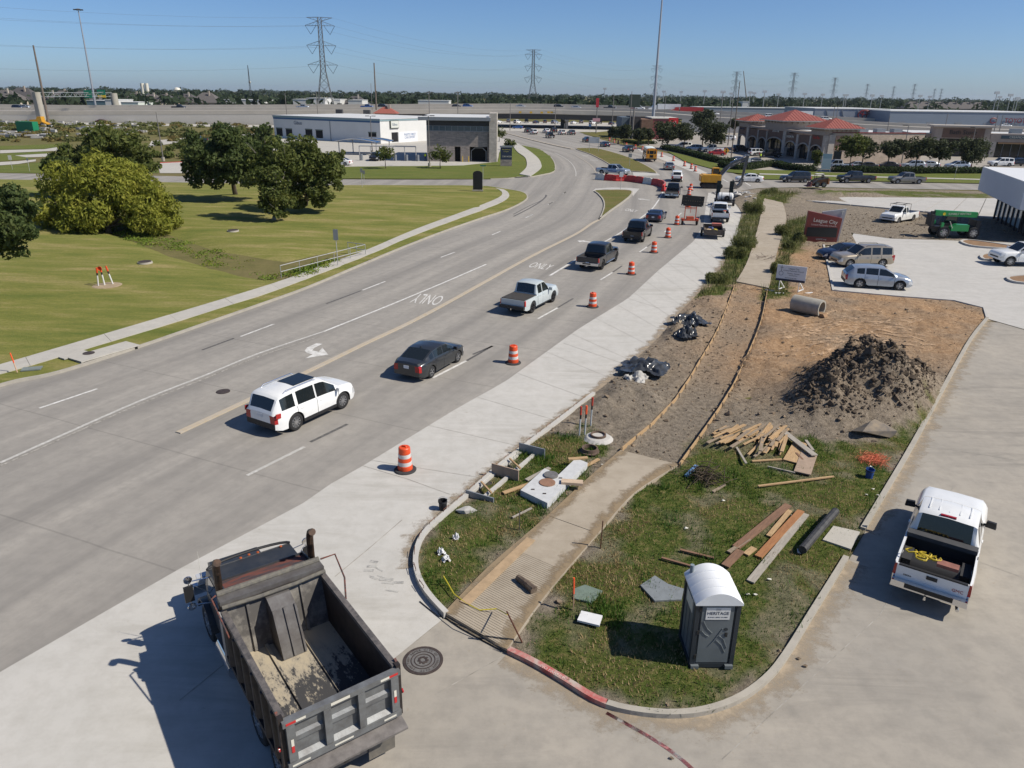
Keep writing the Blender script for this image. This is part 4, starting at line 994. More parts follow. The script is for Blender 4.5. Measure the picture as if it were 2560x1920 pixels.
 MB().bb(5.8,5.85,-.45,.45,.85,1.35).build('grille',m_chrome,t);MB().bb(5.85,6.02,-1.12,1.12,.5,.78).build('front_bumper',m_chrome,t)
 for sy in(1,-1):MB().box((5.72,sy*.88,1.05),(.22,.28,.24)).build('headlight',m_head,t)
 for sy in(1,-1):
  y=sy*1.12
  st=MB().tube([(2.34,y,1.1),(2.34,y,3.3),(2.32,y,3.5),(2.24,y,3.66),(2.10,y,3.74)],.09,10).build('exhaust_stack',M('stack_rust',(.10,.06,.04),.5,.6,col2=(.02,.02,.02),scale=3),t,True)
  MB().lathe([(.10,1.3),(.105,2.1),(.10,2.3)],12,(2.34,y,0)).build('heat_shield',m_chrome,st,True)
  mr=MB();mr.tube([(3.8,sy*1.02,2.3),(3.9,sy*1.52,2.3),(3.9,sy*1.52,1.6),(3.8,sy*1.04,1.55)],.018,5)
  mr.bar((3.85,sy*1.05,1.8),(3.9,sy*1.5,2.25),.012);mo=mr.build('mirror_bracket',m_chrome,t,True)
  MB().box((3.9,sy*1.54,1.95),(.07,.22,.44)).build('mirror',m_blk,mo)
  MB().lathe([(0,0),(.10,.01),(.11,.03),(0,.07)],12,(3.86,sy*1.52,1.56),'X').build('convex_mirror',m_chrome,mo,True)
  MB().lathe([(0,0),(.10,.01),(.11,.03),(0,.07)],12,(3.86,sy*1.52,2.36),'X').build('convex_mirror',m_chrome,mo,True)
 MB().cyl((3.85,1.2,2.3),(3.85,1.2,3.1),.008,.003,5).build('aerial',m_wt,t)
 MB().bb(1.95,2.2,.95,1.25,.9,2.2).build('step_ladder',M('tread_plate',(.35,.35,.34),.4,.8,bump=.5,bscale=60),t)
 return t
dump_truck()
# ================================================================ cars in the picture
P_white=paint('white',(.74,.75,.74));P_off=paint('pearl_white',(.70,.69,.65));P_graph=paint('graphite',(.045,.05,.055),.5);P_char=paint('charcoal',(.035,.036,.04),.4)
P_black=paint('black',(.010,.010,.011));P_silver=paint('silver',(.42,.46,.50),.55);P_cactus=paint('pale_grey',(.47,.52,.53));P_tan=paint('champagne',(.36,.31,.235),.4)
P_blue=paint('blue',(.03,.10,.30),.3);P_dblue=paint('dark_blue',(.012,.02,.05),.3);P_red=paint('red',(.36,.02,.02));P_maroon=paint('maroon',(.10,.012,.015),.3);P_green=paint('dark_green',(.015,.045,.035),.3)
P_grey=paint('grey',(.20,.21,.22),.5);P_pewter=paint('pewter',(.22,.21,.19),.5);P_school=paint('school_bus_yellow',(.62,.27,.012))
q,a=heading(fF,(465,990),(858,805),suv)
vehicle(suv,P_white,'sport_utility_vehicle','white sport utility vehicle with dark sunroof and silver roof rails on the road','car',q,a,extras=ex_suv(),spokes=10)
q,a=heading(fF,(1600,548),(1815,420),sedan)
def ex_sed(root,sp,pm):
 for sy in(.16,-.18):MB().lathe([(.001,0),(.16,.02),(.001,.04)],12).build('rear_shelf_item',m_wt,root).location=(-1.5,sy,1.10)
 MB().box((-.95,0,1.46),(.14,.05,.06),taper=(.4,.6)).build('roof_aerial',pm,root)
vehicle(sedan,P_graph,'sedan','graphite grey sedan driving ahead of the white vehicle with roof rails','car',q,a,extras=ex_sed)
def ex_cover(root,sp,pm):
 b=sp['bed'][0];W=sp['w']/2;MB().box(((b+sp['xr'])/2-.01,0,1.085),(b-sp['xr']-.14,sp['w']-.16,.03)).build('bed_cover',M('tonneau',(.05,.046,.042),.8,var=.3,scale=5),root)
 ex_rearbumper(m_blk,.58)(root,sp,pm)
 MB().bb(-1.0,1.0,W-.1,W+.05,.33,.38).build('side_step',m_blk,root);MB().bb(-1.0,1.0,-W-.05,-W+.1,.33,.38).build('side_step',m_blk,root)
q,a=heading(fG,(430,1080),(605,988),pk_mid)
vehicle(pk_mid,P_cactus,'pickup_truck','pale grey crew cab pickup with dark flat cover over its bed','pickup truck',q,a,extras=ex_cover,rimdark=True,spokes=6)
def ex_steps(root,sp,pm):
 ex_rearbumper(m_chrome)(root,sp,pm);W=sp['w']/2
 for sy in(1,-1):MB().tube([(-1.1,sy*W,.42),(1.2,sy*W,.42)],.05,8).build('side_step',m_chrome,root,True)
q,a=heading(fG,(1020,715),(1130,648),pk_full)
vehicle(pk_full,P_char,'pickup_truck','charcoal crew cab pickup with chrome rear bumper and open bed','pickup truck',q,a,extras=ex_steps,rimdark=True)
q,a=heading(fG,(1365,485),(1420,437),pk_full)
vehicle(pk_full,P_black,'pickup_truck','all black crew cab pickup beside the solid lane line','pickup truck',q,a,extras=ex_rearbumper(m_blk),rimdark=True)
q,a=heading(fG,(1515,318),(1547,290),coupe)
vehicle(coupe,P_dblue,'sports_car','low dark blue sports car ahead of the all black pickup','car',q,a)
q,a=heading(fC,(1450,1072),(1478,1012),pk_ext)
def ex_twotone(root,sp,pm):
 W=sp['w']/2
 for sy in(1,-1):MB().bb(sp['xr']+.3,sp['xf']-.9,sy*(W+.006)-.012,sy*(W+.006)+.012,.62,.80).build('lower_body_band',P_pewter,root)
 MB().bb(sp['xr']-.03,sp['xr']-.014,-W*.85,W*.85,.68,.95).build('tailgate_panel',P_pewter,root);ex_rearbumper(m_chrome,.5)(root,sp,pm)
vehicle(pk_ext,P_black,'pickup_truck','black and pewter older pickup beside the red water barriers','pickup truck',q,a,extras=ex_twotone)
def on_road(f,px,ahead_px,sp):
 a,b=f(*px),f(*ahead_px);d=b-a;return(a.x,a.y),math.atan2(d.y,d.x)
def drive_at(f,px,deg,sp):
 a=f(*px);return(a.x,a.y),R(deg)
def gy(f,px):return f(*px)
lane_dir=lambda f,px:center_dir(f(*px))
def center_dir(p):
 d,_,s=dist_line(np.array([[p.x,p.y]]),center);L=0
 for u,v in zip(center,center[1:]):
  l=(v-u).length
  if L+l>=s[0]:return math.atan2(v.y-u.y,v.x-u.x)
  L+=l
 return math.atan2(center[-1].y-center[-2].y,center[-1].x-center[-2].x)
def traffic(f,px,sp,col,name,label,cat='car',flip=False,group=None,da=0,**k):
 p=f(*px);a=center_dir(p)+R(da)+(math.pi if flip else 0);c=p+Vector((math.cos(a),math.sin(a),0))*sp['wb']/2*(1 if not flip else 1)
 return vehicle(sp,col,name,label,cat,(c.x,c.y),a,group,**k)
traffic(fC,(1445,918),suv,P_white,'sport_utility_vehicle','white sport utility vehicle between the grey sedan and the black and pewter pickup',da=-4)
traffic(fC,(1387,822),sedan,P_grey,'sedan','mid grey sedan following the yellow school bus')
traffic(fC,(1052,672),cross,P_char,'sport_utility_vehicle','charcoal crossover driving ahead of the school bus')
traffic(fC,(858,628),sedan,P_dblue,'hatchback_car','dark blue car beside the white sign board in the median')
traffic(fC,(706,590),cross,P_black,'sport_utility_vehicle','black crossover partly hidden behind the white sign board')
traffic(fN,(848,648),pk_full,P_black,'pickup_truck','black pickup driving towards the freeway bridge','pickup truck')
traffic(fN,(1025,598),suv_box,P_off,'sport_utility_vehicle','cream sport utility vehicle right of the black pickup near the bridge')
traffic(fN,(1172,600),suv_box,P_grey,'sport_utility_vehicle','grey boxy vehicle in the lane next to the kerb near the bridge')
traffic(fN,(785,572),cross,P_white,'sport_utility_vehicle','white crossover ahead of the black pickup near the bridge')
traffic(fN,(590,590),suv_box,P_white,'sport_utility_vehicle','tall white vehicle in the inner lane near the bridge')
traffic(fN,(500,562),cross,P_graph,'sport_utility_vehicle','graphite crossover beside the tall white vehicle near the bridge')
traffic(fN,(900,560),cross,P_black,'sport_utility_vehicle','black crossover in the queue just before the bridge')
vehicle(sedan,P_blue,'sedan','bright blue sedan crossing under the freeway bridge','car',fN(330,503).xy,R(178))
pf=fN(1935,1240);vehicle(pk_hd,P_silver,'pickup_truck','silver pickup with red and blue side graphics waiting behind the red barrier','pickup truck',(pf.x-1.2,pf.y+2.5),R(-38),extras=lambda r,sp,pm:[MB().bb(-.6,1.2,s*(sp['w']/2+.004)-.006,s*(sp['w']/2+.004)+.006,.7,.95).build('side_graphic',P_maroon if s>0 else P_blue,r)for s in(1,-1)])
def school_bus(label,p,rz,far=False,detail=True):
 t=thing('school_bus',label,'bus',(p[0],p[1],0),rz)
 L,W,zt=9.6,1.2,2.95;x0,x1=-4.6,3.2
 sec=[(W*math.cos(b_)if b_ else W,0)for b_ in(0,)]
 prof_=[(-W,.75),(-W,2.45),(-W*.92,2.72),(-W*.7,2.88),(0,zt),(W*.7,2.88),(W*.92,2.72),(W,2.45),(W,.75)]
 b=MB();n=len(prof_);b.add([(x,y,z)for x in(x0,x1)for y,z in prof_],[(i,i+1,n+i+1,n+i)for i in range(n-1)]+[(n-1,0,n,2*n-1),tuple(range(n))[::-1],tuple(range(n,2*n))]);b.build('body',P_school,t,True,30)
 r=MB();pr=[(y*1.004,z+.012)for y,z in prof_[2:7]];k=len(pr);r.add([(x,y,z)for x in(x0+.25,x1-.1)for y,z in pr],[(i,i+1,k+i+1,k+i)for i in range(k-1)]);r.build('roof',M('bus_roof',(.62,.68,.66),.5),t)
 MB().prof([(x1,.7),(x1,1.75),(x1+.25,1.7),(x1+1.5,1.5),(x1+1.65,1.3),(x1+1.65,.7)],-1.0,1.0).build('hood',P_school,t)
 MB().bb(x1+.002,x1+.02,-1.0,1.0,1.8,2.5).build('windshield',m_glass,t)
 for s_ in(1,-1):
  for i in range(10):MB().bb(x0+.5+i*.7,x0+1.08+i*.7,s_*W-.012,s_*W+.012,1.75,2.35).build('side_window',m_glass,t)
  for z in(1.1,1.45):MB().bb(x0,x1,s_*W-.02,s_*W+.02,z,z+.07).build('rub_rail',m_blk,t)
 for y0,y1,z0,z1 in((-.95,-.55,1.75,2.35),(-.42,.42,1.7,2.4),(.55,.95,1.75,2.35),(-.4,.4,.95,1.5)):MB().bb(x0-.012,x0+.01,y0,y1,z0,z1).build('rear_window',m_glass,t)
 for y in(-.9,-.6,.6,.9):MB().lathe([(0,-.05),(.11,-.03),(.12,0)],10,(x0,y,2.58),'X').build('warning_lamp',m_tail if abs(y)>.8 else m_amber,t)
 for y in(-1.0,1.0):MB().lathe([(0,-.05),(.10,-.03),(.11,0)],10,(x0,y,1.35),'X').build('taillight',m_tail,t)
 MB().bb(x0-.14,x0,-1.15,1.15,.5,.78).build('rear_bumper',m_blk,t)
 MB().bb(x1+1.65,x1+1.78,-1.15,1.15,.5,.75).build('front_bumper',m_blk,t)
 tm,rm=wheel_meshes(.48,.28,8,True)
 for x in(-2.2,3.6):
  for s_ in(1,-1):w=link('wheel',tm,t,(x,s_*1.0,.48),(0,0,0 if s_>0 else math.pi));link('rim',rm,w)
 return t
pb=fC(1228,752);ab=center_dir(pb)-R(6);pb=pb+Vector((math.cos(ab),math.sin(ab),0))*3.6
school_bus('yellow school bus with pale roof driving past the orange drums',pb,ab)
school_bus('long yellow school bus parked beside the freeway wall',fA(1735,1030).xy,R(2))
FR=frame(1660,460,10.37)
tk=FR(1450,1010);da_=math.atan2(*(FR(1620,640)-FR(1600,980)).yx[:])if False else center_dir(tk)
ta=R(78)
def ex_rack(root,sp,pm):
 ex_rearbumper(m_blk)(root,sp,pm);W=sp['w']/2;b=sp['bed'][0]
 MB().tube([(b-.15,-W+.08,1.14),(b-.15,-W+.08,1.62),(b-.15,W-.08,1.62),(b-.15,W-.08,1.14)],.03,6).build('headache_rack',m_blk,root)
 MB().cyl((b-.8,-.45,.85),(b-.8,-.45,1.2),.16,n=12).build('bucket_stowed',m_wt,root);MB().cyl((b-.7,-.5,1.21),(b-.7,-.5,1.25),.18,n=12).build('bucket_lid',M('orange_plastic',(.75,.12,.02),.5),root)
tk_c=FR(1440,1000)+Vector((math.cos(ta),math.sin(ta),0))*2.6
vehicle(pk_hd,P_white,'pickup_truck','white work pickup with black rack hitched to the low utility trailer','pickup truck',tk_c.xy,ta,extras=ex_rack,spokes=8)
def utility_trailer():
 p=FR(1265,1440);o=p+Vector((math.cos(ta),math.sin(ta),0))*1.9
 t=thing('utility_trailer','low weathered utility trailer carrying planks behind the work pickup','trailer',(o.x,o.y,0),ta)
 wd=M('trailer_wood',(.17,.13,.10),.8,col2=(.09,.07,.055),scale=3,stretch=(1,8,1));st=M('trailer_steel',(.10,.085,.07),.6,.4)
 MB().bb(-1.9,1.9,-.95,.95,.52,.58).build('deck',wd,t)
 for sy in(1,-1):MB().bb(-1.9,1.9,sy*.95-.03,sy*.95+.03,.5,1.0).build('side_panel',st,t)
 MB().bb(-1.93,-1.87,-.95,.95,.45,.98).build('tailboard',M('trailer_gate',(.13,.105,.085),.8,var=.4,scale=6),t)
 MB().bb(1.87,1.93,-.95,.95,.5,1.0).build('front_panel',st,t)
 MB().bb(1.2,1.8,-.9,.1,.9,1.15).build('toolbox',M('faded_red_box',(.52,.16,.11),.6,var=.2),t)
 MB().bar((1.9,0,.5),(3.2,0,.5),.12).build('drawbar',st,t)
 for sy in(1,-1):MB().bb(-.75,.75,sy*1.12-.14,sy*1.12+.14,.76,.80).build('fender',st,t)
 tm,rm=wheel_meshes(.36,.22,8,False)
 for sy in(1,-1):w=link('wheel',tm,t,(0,sy*1.12,.36),(0,0,0 if sy>0 else math.pi));link('rim',rm,w)
 m_lum=M('fresh_lumber',(.55,.42,.26),.75,col2=(.44,.32,.19),scale=4,stretch=(1,10,6))
 for i in range(7):
  pl=MB().box((0,0,0),(2.4,.14,.04)).build('plank',m_lum);pl.location=Vector((o.x,o.y,0))+Matrix.Rotation(ta,3,'Z')@Vector((-.5+random.uniform(-.1,.1),.25+.09*(i%4),.61+.045*(i//4)));pl.rotation_euler=(0,0,ta+random.uniform(-.06,.1));tag(pl,'pale plank lying in the low utility trailer','plank','planks in the utility trailer')
 for nm,lx,ly,c,lab in(('tarp_bundle',.9,.25,(.05,.08,.20),'blue tarp bundle in the front of the utility trailer'),('power_saw',-.3,-.35,(.45,.36,.04),'yellow power tool lying in the utility trailer')):
  mb=MB()
  for j in range(4):mb.box((random.uniform(-.2,.2),random.uniform(-.2,.2),.1+.03*j),(.35,.3,.16),rz=j*.7,taper=(.7,.7))
  ob=mb.build(nm,M(nm,c,.7));ob.location=Vector((o.x,o.y,.58))+Matrix.Rotation(ta,3,'Z')@Vector((lx,ly,.0));tag(ob,lab,nm.split('_')[-1])
utility_trailer()
def ramp_trailer():
 p=FR(1580,620);o=p+Vector((math.cos(ta),math.sin(ta),0))*2.0
 t=thing('equipment_trailer','black equipment trailer with two upright ramps and white water tank','trailer',(o.x,o.y,0),ta)
 MB().bb(-1.6,2.6,-1.05,1.05,.62,.74).build('deck',m_blk,t)
 for y in(-.85,.85):
  r=MB().bb(2.55,2.68,y-.28,y+.28,.6,3.0).build('ramp',M('ramp_steel',(.02,.035,.03),.6,.3),t)
  for z in np.arange(.9,2.9,.3):MB().bb(2.5,2.55,y-.26,y+.26,z,z+.06).build('ramp_cleat',m_blk,r)
 tk_=MB();tk_.lathe([(0,-1.05),(.35,-1.0),(.50,-.85),(.50,.85),(.35,1.0),(0,1.05)],18,(-.2,0,1.28),'Y');tko=tk_.build('water_tank',M('tank_plastic',(.66,.67,.66),.5),t,True)
 for y in(-.5,.5):MB().lathe([(.51,-.03),(.515,0),(.51,.03)],18,(-.2,y,1.28),'Y').build('tank_strap',m_blk,tko)
 MB().lathe([(.1,.1),(.36,.1),(.36,-.1),(.1,-.1)],16,(-.8,-.2,1.1),'X').build('spare_wheel',m_tyre,t,True)
 MB().bb(.6,1.6,-.6,.6,.74,1.35).build('pump_engine',m_blk,t);MB().bb(.8,1.3,-.3,.3,1.35,1.6).build('engine_cover',M('engine_blue',(.06,.10,.25),.5),t)
 tm,rm=wheel_meshes(.38,.24,8,False)
 for x in(0.2,1.1):
  for sy in(1,-1):w=link('wheel',tm,t,(x,sy*1.2,.38),(0,0,0 if sy>0 else math.pi));link('rim',rm,w)
 for sy in(1,-1):MB().bb(-.3,1.6,sy*1.2-.15,sy*1.2+.15,.78,.83).build('fender',m_blk,t)
ramp_trailer()
# ---- parked and passing on the right
q,a=heading(fD,(1290,1248),(1135,1276),pk_ext,1)
def ex_ladder(root,sp,pm):
 b=sp['bed'][0];W=sp['w']/2;ex_rearbumper(m_chrome)(root,sp,pm)
 for x in(b-.15,b+1.25):
  MB().tube([(x,-W+.1,1.1 if x<b else 1.8),(x,-W+.1,2.12),(x,W-.1,2.12),(x,W-.1,1.1 if x<b else 1.8)],.03,6).build('rack_hoop',m_blk,root)
 for y in(-.6,.6):MB().bar((b-.2,y,2.14),(b+1.4,y,2.14),.05).build('rack_rail',m_blk,root)
vehicle(pk_ext,P_white,'pickup_truck','white extended cab pickup with roof rack parked on bare dirt','pickup truck',q,a,extras=ex_ladder)
q,a=heading(fH,(1110,345),(800,348),suv_box,1)
vehicle(suv_box,P_tan,'sport_utility_vehicle','champagne sport utility vehicle parked beside a dark sedan','car',q,a,extras=ex_suv(False,False))
q2=Vector((q[0],q[1],0))+Vector((-math.sin(a),math.cos(a),0))*-2.75;q2=Vector((q[0]-.35,q[1]+2.8,0))
vehicle(sedan,P_dblue,'sedan','dark blue sedan parked behind the champagne vehicle','car',q2.xy,a)
q,a=heading(fH,(900,508),(1225,528),cross,-1)
vehicle(cross,P_silver,'sport_utility_vehicle','silver blue crossover with sloping roof parked at the dirt edge','car',q,a,spokes=5)
q,a=heading(fH,(2440,345),(2110,338),pk_hd,1)
vehicle(pk_hd,P_white,'pickup_truck','large white pickup with dark grille beside a planted kerb island','pickup truck',q,a,extras=ex_rearbumper(m_chrome),spokes=8,z=.03)
def side_view(f,rear,front,sp,side,*ar,**k):
 q,a=heading(f,rear,front,sp,side);return vehicle(sp,*ar[:4],q,a,**k)
side_view(fD,(385,928),(232,928),suv_box,1,P_black,'sport_utility_vehicle','black sport utility vehicle passing behind the skid steer loader','car')
side_view(fD,(905,932),(722,932),pk_hd,1,P_black,'pickup_truck','black lifted crew cab pickup on the cross street','pickup truck')
side_view(fD,(1322,940),(1155,938),pk_full,1,P_pewter,'pickup_truck','pewter crew cab pickup on the cross street','pickup truck')
fU=frame(1720,380,9.217)
side_view(fU,(1592,705),(1230,695),sedan,1,P_white,'sedan','white sedan on the cross street behind the excavator bucket','car')
def ex_gmc(root,sp,pm):
 W=sp['w']/2;b=sp['bed'][0];z=1.13
 MB().box((b-.17,0,z+.10),(.30,sp['w']-.14,.13)).build('folded_bed_cover',M('folded_cover',(.06,.062,.066),.8,var=.2),root)
 MB().bb(sp['xr']-.02,sp['xr']+.07,-W*.86,W*.86,z-.03,z+.012).build('tailgate_cap',m_blk,root)
 MB().bb(sp['xr']-.035,sp['xr']-.015,-.14,.14,.92,1.03).build('tailgate_handle',m_blk,root)
 bm_=MB();bm_.box((sp['xr']-.12,0,.60),(.24,sp['w']*.97,.18),taper=(.8,.98));bm_.build('rear_bumper',m_chrome,root)
 MB().bb(sp['xr']-.235,sp['xr']-.23,-.62,.62,.55,.69).build('step_pad',m_blk,root)
 lettering('GMC',.13,M('badge_red',(.35,.03,.03),.4),root,(sp['xr']-.018,-W*.66,.84),(R(90),0,R(-90)))
 lettering('SIERRA',.07,m_blk,root,(sp['xr']-.018,W*.6,.84),(R(90),0,R(-90)))
 for y in(-.55,-.28,0,.28,.55):MB().box((-.15,y,1.93),(.8,.03,.012)).build('roof_rib',pm,root)
 MB().box((-.76,0,1.895),(.08,.42,.05)).build('cab_brake_light',m_tail,root)
 MB().tube([(sp['xr']+.2,-.72,.36),(sp['xr']-.22,-.78,.36)],.045,10).build('tailpipe',m_chrome,root,True)
 MB().cyl((sp['xr']-.32,.05,.42),(sp['xr']-.32,.05,.54),.03,n=8).bar((sp['xr'],.05,.45),(sp['xr']-.34,.05,.45),.06).build('tow_hitch',m_chrome,root)
 for sy in(1,-1):MB().bb(b-.5 if sy<0 else sp['xr']+.1,b-.32 if sy<0 else b-.35,sy*(W-.06)-.035,sy*(W-.06)+.035,z-.02,z+.012).build('bed_rail_cap',m_blk if sy<0 else P_white,root)
pl=fL(705,650,.6);pr=fL(1115,785,.6);d_=(pr-pl).normalized();hd_=math.atan2(d_.y,d_.x)+math.pi/2
pg=(pl+pr)/2;fw_=Vector((math.cos(hd_),math.sin(hd_),0));gm=pg+fw_*(-pk_near['xr']+.18)
gmc=vehicle(pk_near,P_white,'pickup_truck','white pickup with folded bed cover parked along the kerb near the blue bucket','pickup truck',(gm.x,gm.y),hd_,extras=ex_gmc,spokes=6)
yl=M('yellow_strap',(.55,.42,.03),.6,col2=(.38,.28,.02),scale=8)
mb=MB();rs=random.Random(3)
for i in range(9):
 c=Vector((rs.uniform(-.3,.3),rs.uniform(-.45,.45),0));mb.tube([c+Vector((.16*math.cos(t_)*(1+.3*rs.random()),.2*math.sin(t_),.06+.05*rs.random()))for t_ in np.linspace(0,5.6,9)],.03,5)
st=mb.build('strap_heap',yl,None,True);st.location=gm+fw_*-2.66+Vector((-fw_.y,fw_.x,0))*.35+Vector((0,0,.69));st.rotation_euler.z=hd_;st.scale=(.62,.75,1);tag(st,'tangled yellow webbing straps lying in the white pickup bed','strap')
bo=MB().box((0,0,0),(.28,.55,.1)).build('board',M('red_board',(.28,.12,.09),.8,var=.3));bo.location=gm+fw_*-2.7+Vector((-fw_.y,fw_.x,0))*-.3+Vector((0,0,.74));bo.rotation_euler.z=hd_;tag(bo,'reddish board lying beside the yellow straps','board')
# ================================================================ work-zone equipment
def frA(x0,y0,s):return lambda x,y,Y:AT(x0+x/s,y0+y/s,Y)
def ground_z(p):return float(lot_z(np.array([[p[0],p[1]]]))[0])
m_or=M('drum_orange',(.72,.085,.022),.45,var=.25,scale=3);m_orf=M('fluorescent_orange',(.85,.11,.03),.5)
m_rf=M('drum_reflective',(.62,.60,.58),.4,var=.25,scale=4);m_rub=M('rubber',(.045,.045,.047),.9,var=.3,scale=6)
def make_drum():
 t=thing('traffic_drum',None,'traffic drum')
 b=MB();b.lathe([(0,.0),(.43,.0),(.44,.03),(.40,.065),(.30,.07),(0,.07)],22);b.build('rubber_base',m_rub,t,True)
 prof_=[(.29,.06,m_or),(.285,.24,None),(.272,.26,m_rf),(.268,.40,None),(.262,.42,m_or),(.258,.56,None),(.248,.58,m_rf),(.244,.72,None),(.235,.74,m_or),(.225,.97,None)]
 for i in range(0,10,2):
  r0,z0,mt=prof_[i];r1,z1,_=prof_[i+1];q=MB();q.lathe([(r0-.02,z0-.01),(r0,z0),(r1,z1),(r1-.02,z1+.012)],20)
  q.build('orange_band' if mt is m_or else 'reflective_band',mt,t,True)
 q=MB();q.lathe([(.225,.97),(.20,1.0),(0,1.005)],20);q.build('lid',m_or,t,True);MB().box((0,0,1.03),(.22,.05,.06),taper=(.7,1)).build('handle',m_or,t)
 return t
drum=make_drum();first=True
drums=[(fF,(1385,1325),'orange drum alone on the pale new lane near the dump truck'),(fG,(278,1500),'orange drum on the road ahead of the graphite sedan'),(fG,(942,1030),'orange drum on the road across from the pale grey pickup'),(fG,(1265,757),'orange drum on the road across from the charcoal pickup'),
 (fG,(1455,575),'orange drum on the road between the charcoal and all black pickups'),(fG,(1573,450),'orange drum on the road beside the all black pickup'),(fG,(1648,342),'orange drum right beside the arrow board trailer'),(FR,(628,605),'orange drum half hidden behind the arrow board panel'),(FR,(690,170),'orange drum in front of the excavator tracks'),(FR,(645,290),'orange drum just above the arrow board panel'),
 (fO,(635,1245),None),(fO,(805,1325),None),(fO,(910,1365),None),(fO,(970,1405),None),(fO,(455,1180),None),(fO,(160,1080),None),(fO,(52,1058),None),(fN,(1740,690),None),(fN,(1815,722),None),(fN,(1875,738),None),(fN,(2000,778),None),(fN,(2140,802),None)]
for f,p,lab in drums:
 d=drum if first else copy_tree(drum);first=False;g=f(*p);d.location=(g.x,g.y,.008);d.rotation_euler.z=random.random()*6
 d['label']=lab or 'orange drum in the far row along the retail kerb';d['group']='orange traffic drums'
def make_barrier(mat,nm):
 mb=MB();pr=[(-.30,.0),(-.30,.14),(-.20,.34),(-.14,.98),(-.10,1.04),(.10,1.04),(.14,.98),(.20,.34),(.30,.14),(.30,0)]
 n=len(pr);xs=[-.95,-.6,-.56,-.28,-.24,.24,.28,.56,.6,.95];vs=[]
 for i,x in enumerate(xs):
  k=.93 if i in(2,3,6,7)else 1
  vs+=[(x,y*k,z if z<.9 or i not in(0,9)else z-.1)for y,z in pr]
 fs=[(i*n+j,i*n+(j+1)%n,(i+1)*n+(j+1)%n,(i+1)*n+j)for i in range(len(xs)-1)for j in range(n)]+[tuple(range(n))[::-1],tuple(range((len(xs)-1)*n,len(xs)*n))]
 mb.add(vs,fs);return mb.mesh(nm,mat)
bar_r=make_barrier(M('barrier_red',(.52,.035,.03),.45,var=.3,scale=1.5),'water_barrier');bar_w=make_barrier(M('barrier_white',(.62,.61,.56),.5,var=.2,scale=2),'water_barrier');capm=MB().cyl((0,0,0),(0,0,.05),.08,n=10).mesh('fill_cap',m_wt)
bl_=smooth_line(PL(fC,[(768,900),(885,912),(975,915),(1060,918),(1150,932),(1250,946),(1325,962),(1345,985),(1325,1008)]),6);bp=resample(bl_,1.98)
for i,(a,b)in enumerate(zip(bp,bp[1:])):
 if(b-a).length<1.2:continue
 wh=i in(0,5);c=(a+b)/2;o=link('water_barrier',bar_w if wh else bar_r,None,(c.x,c.y,.01),(0,0,math.atan2(b.y-a.y,b.x-a.x)))
 tag(o,('white water barrier at the open end of the red barrier row' if i==0 else 'white water barrier between red ones across the median gap')if wh else 'red plastic water barrier in the row across the median gap','barrier','red water barriers')
 for x in(-.5,.5):link('fill_cap',capm,o,(x,0,1.04))
def arrow_board():
 fa=frA(1660,460,10.37);p=FR(655,1060);Y=p.y
 t=thing('arrow_board','black arrow board raised on an orange trailer beside the drums','arrow board',(p.x,p.y,0),R(-4))
 L_=lambda x,y:fa(x,y,Y)-Vector((p.x,p.y,0))
 tl,tr,bl__,br=L_(480,285),L_(1045,320),L_(455,555),L_(1015,605);w=(tr-tl).length;h=(tl-bl__).length;c=(tl+tr+bl__+br)/4
 bd=MB().box((c.x,0,c.z),(w,.09,h),ry=R(3.0)).build('board',M('board_black',(.008,.009,.010),.7),t)
 for i in range(9):
  for k in range(3):
   x=c.x-w*.42+i*w*.105;z=c.z+(k-1)*h*.3*(1 if i in(1,7)else 0)
   if i in(1,7)or k==1:MB().lathe([(0,-.02),(.055,-.012),(.06,0)],10,(x,-.048,z-(x-c.x)*.052),'Y').build('lamp',M('board_lamp',(.06,.05,.03),.3),bd)
 for sx in(-1,1):MB().box((c.x+sx*w*.45,-.05,c.z-h*.44-sx*w*.45*.052),(.12,.012,.1)).build('board_decal',m_wt,bd)
 or_=M('trailer_orange',(.55,.10,.04),.55,var=.3)
 for sx in(-.62,.62):MB().bb(sx-.04,sx+.04,-.04,.04,.5,c.z-h*.45).build('mast',or_,t)
 for z in(c.z-h*.62,c.z-h*.74):MB().bb(-.6,.6,-.03,.03,z-.03,z+.03).build('cross_bar',or_,t)
 MB().bb(-.02,.02,-.03,.03,c.z-h*1.15,c.z-h*.62).build('jack',or_,t)
 MB().bb(-.95,.95,-.35,.35,.5,.62).build('chassis',or_,t);MB().bb(-.4,.4,-.3,.3,.62,.95).build('battery_box',or_,t);MB().bar((0,.3,.5),(0,2.0,.5),.1).build('drawbar',or_,t)
 tm,rm=wheel_meshes(.33,.2,6,False)
 for sx in(1,-1):
  wl_=link('wheel',tm,t,(sx*.82,0,.33),(0,0,R(-90)if sx>0 else R(90)));link('rim',rm,wl_)
  MB().bb(sx*.82-.14,sx*.82+.14,-.4,.4,.68,.74).build('fender',or_,t)
  MB().cyl((sx*1.1,.0,0),(sx*1.05,0,.85),.025,n=6).build('outrigger',m_wt,t)
arrow_board()
m_yel=M('machine_yellow',(.58,.30,.02),.45,var=.2,scale=2);m_boom=M('boom_dark',(.085,.09,.095),.5,.2,var=.3,scale=2);m_trk=M('track',(.05,.045,.04),.8,.3,var=.4,scale=8)
def profile_solid(mb,pts,w,y=0):return mb.prof(pts,y-w/2,y+w/2)
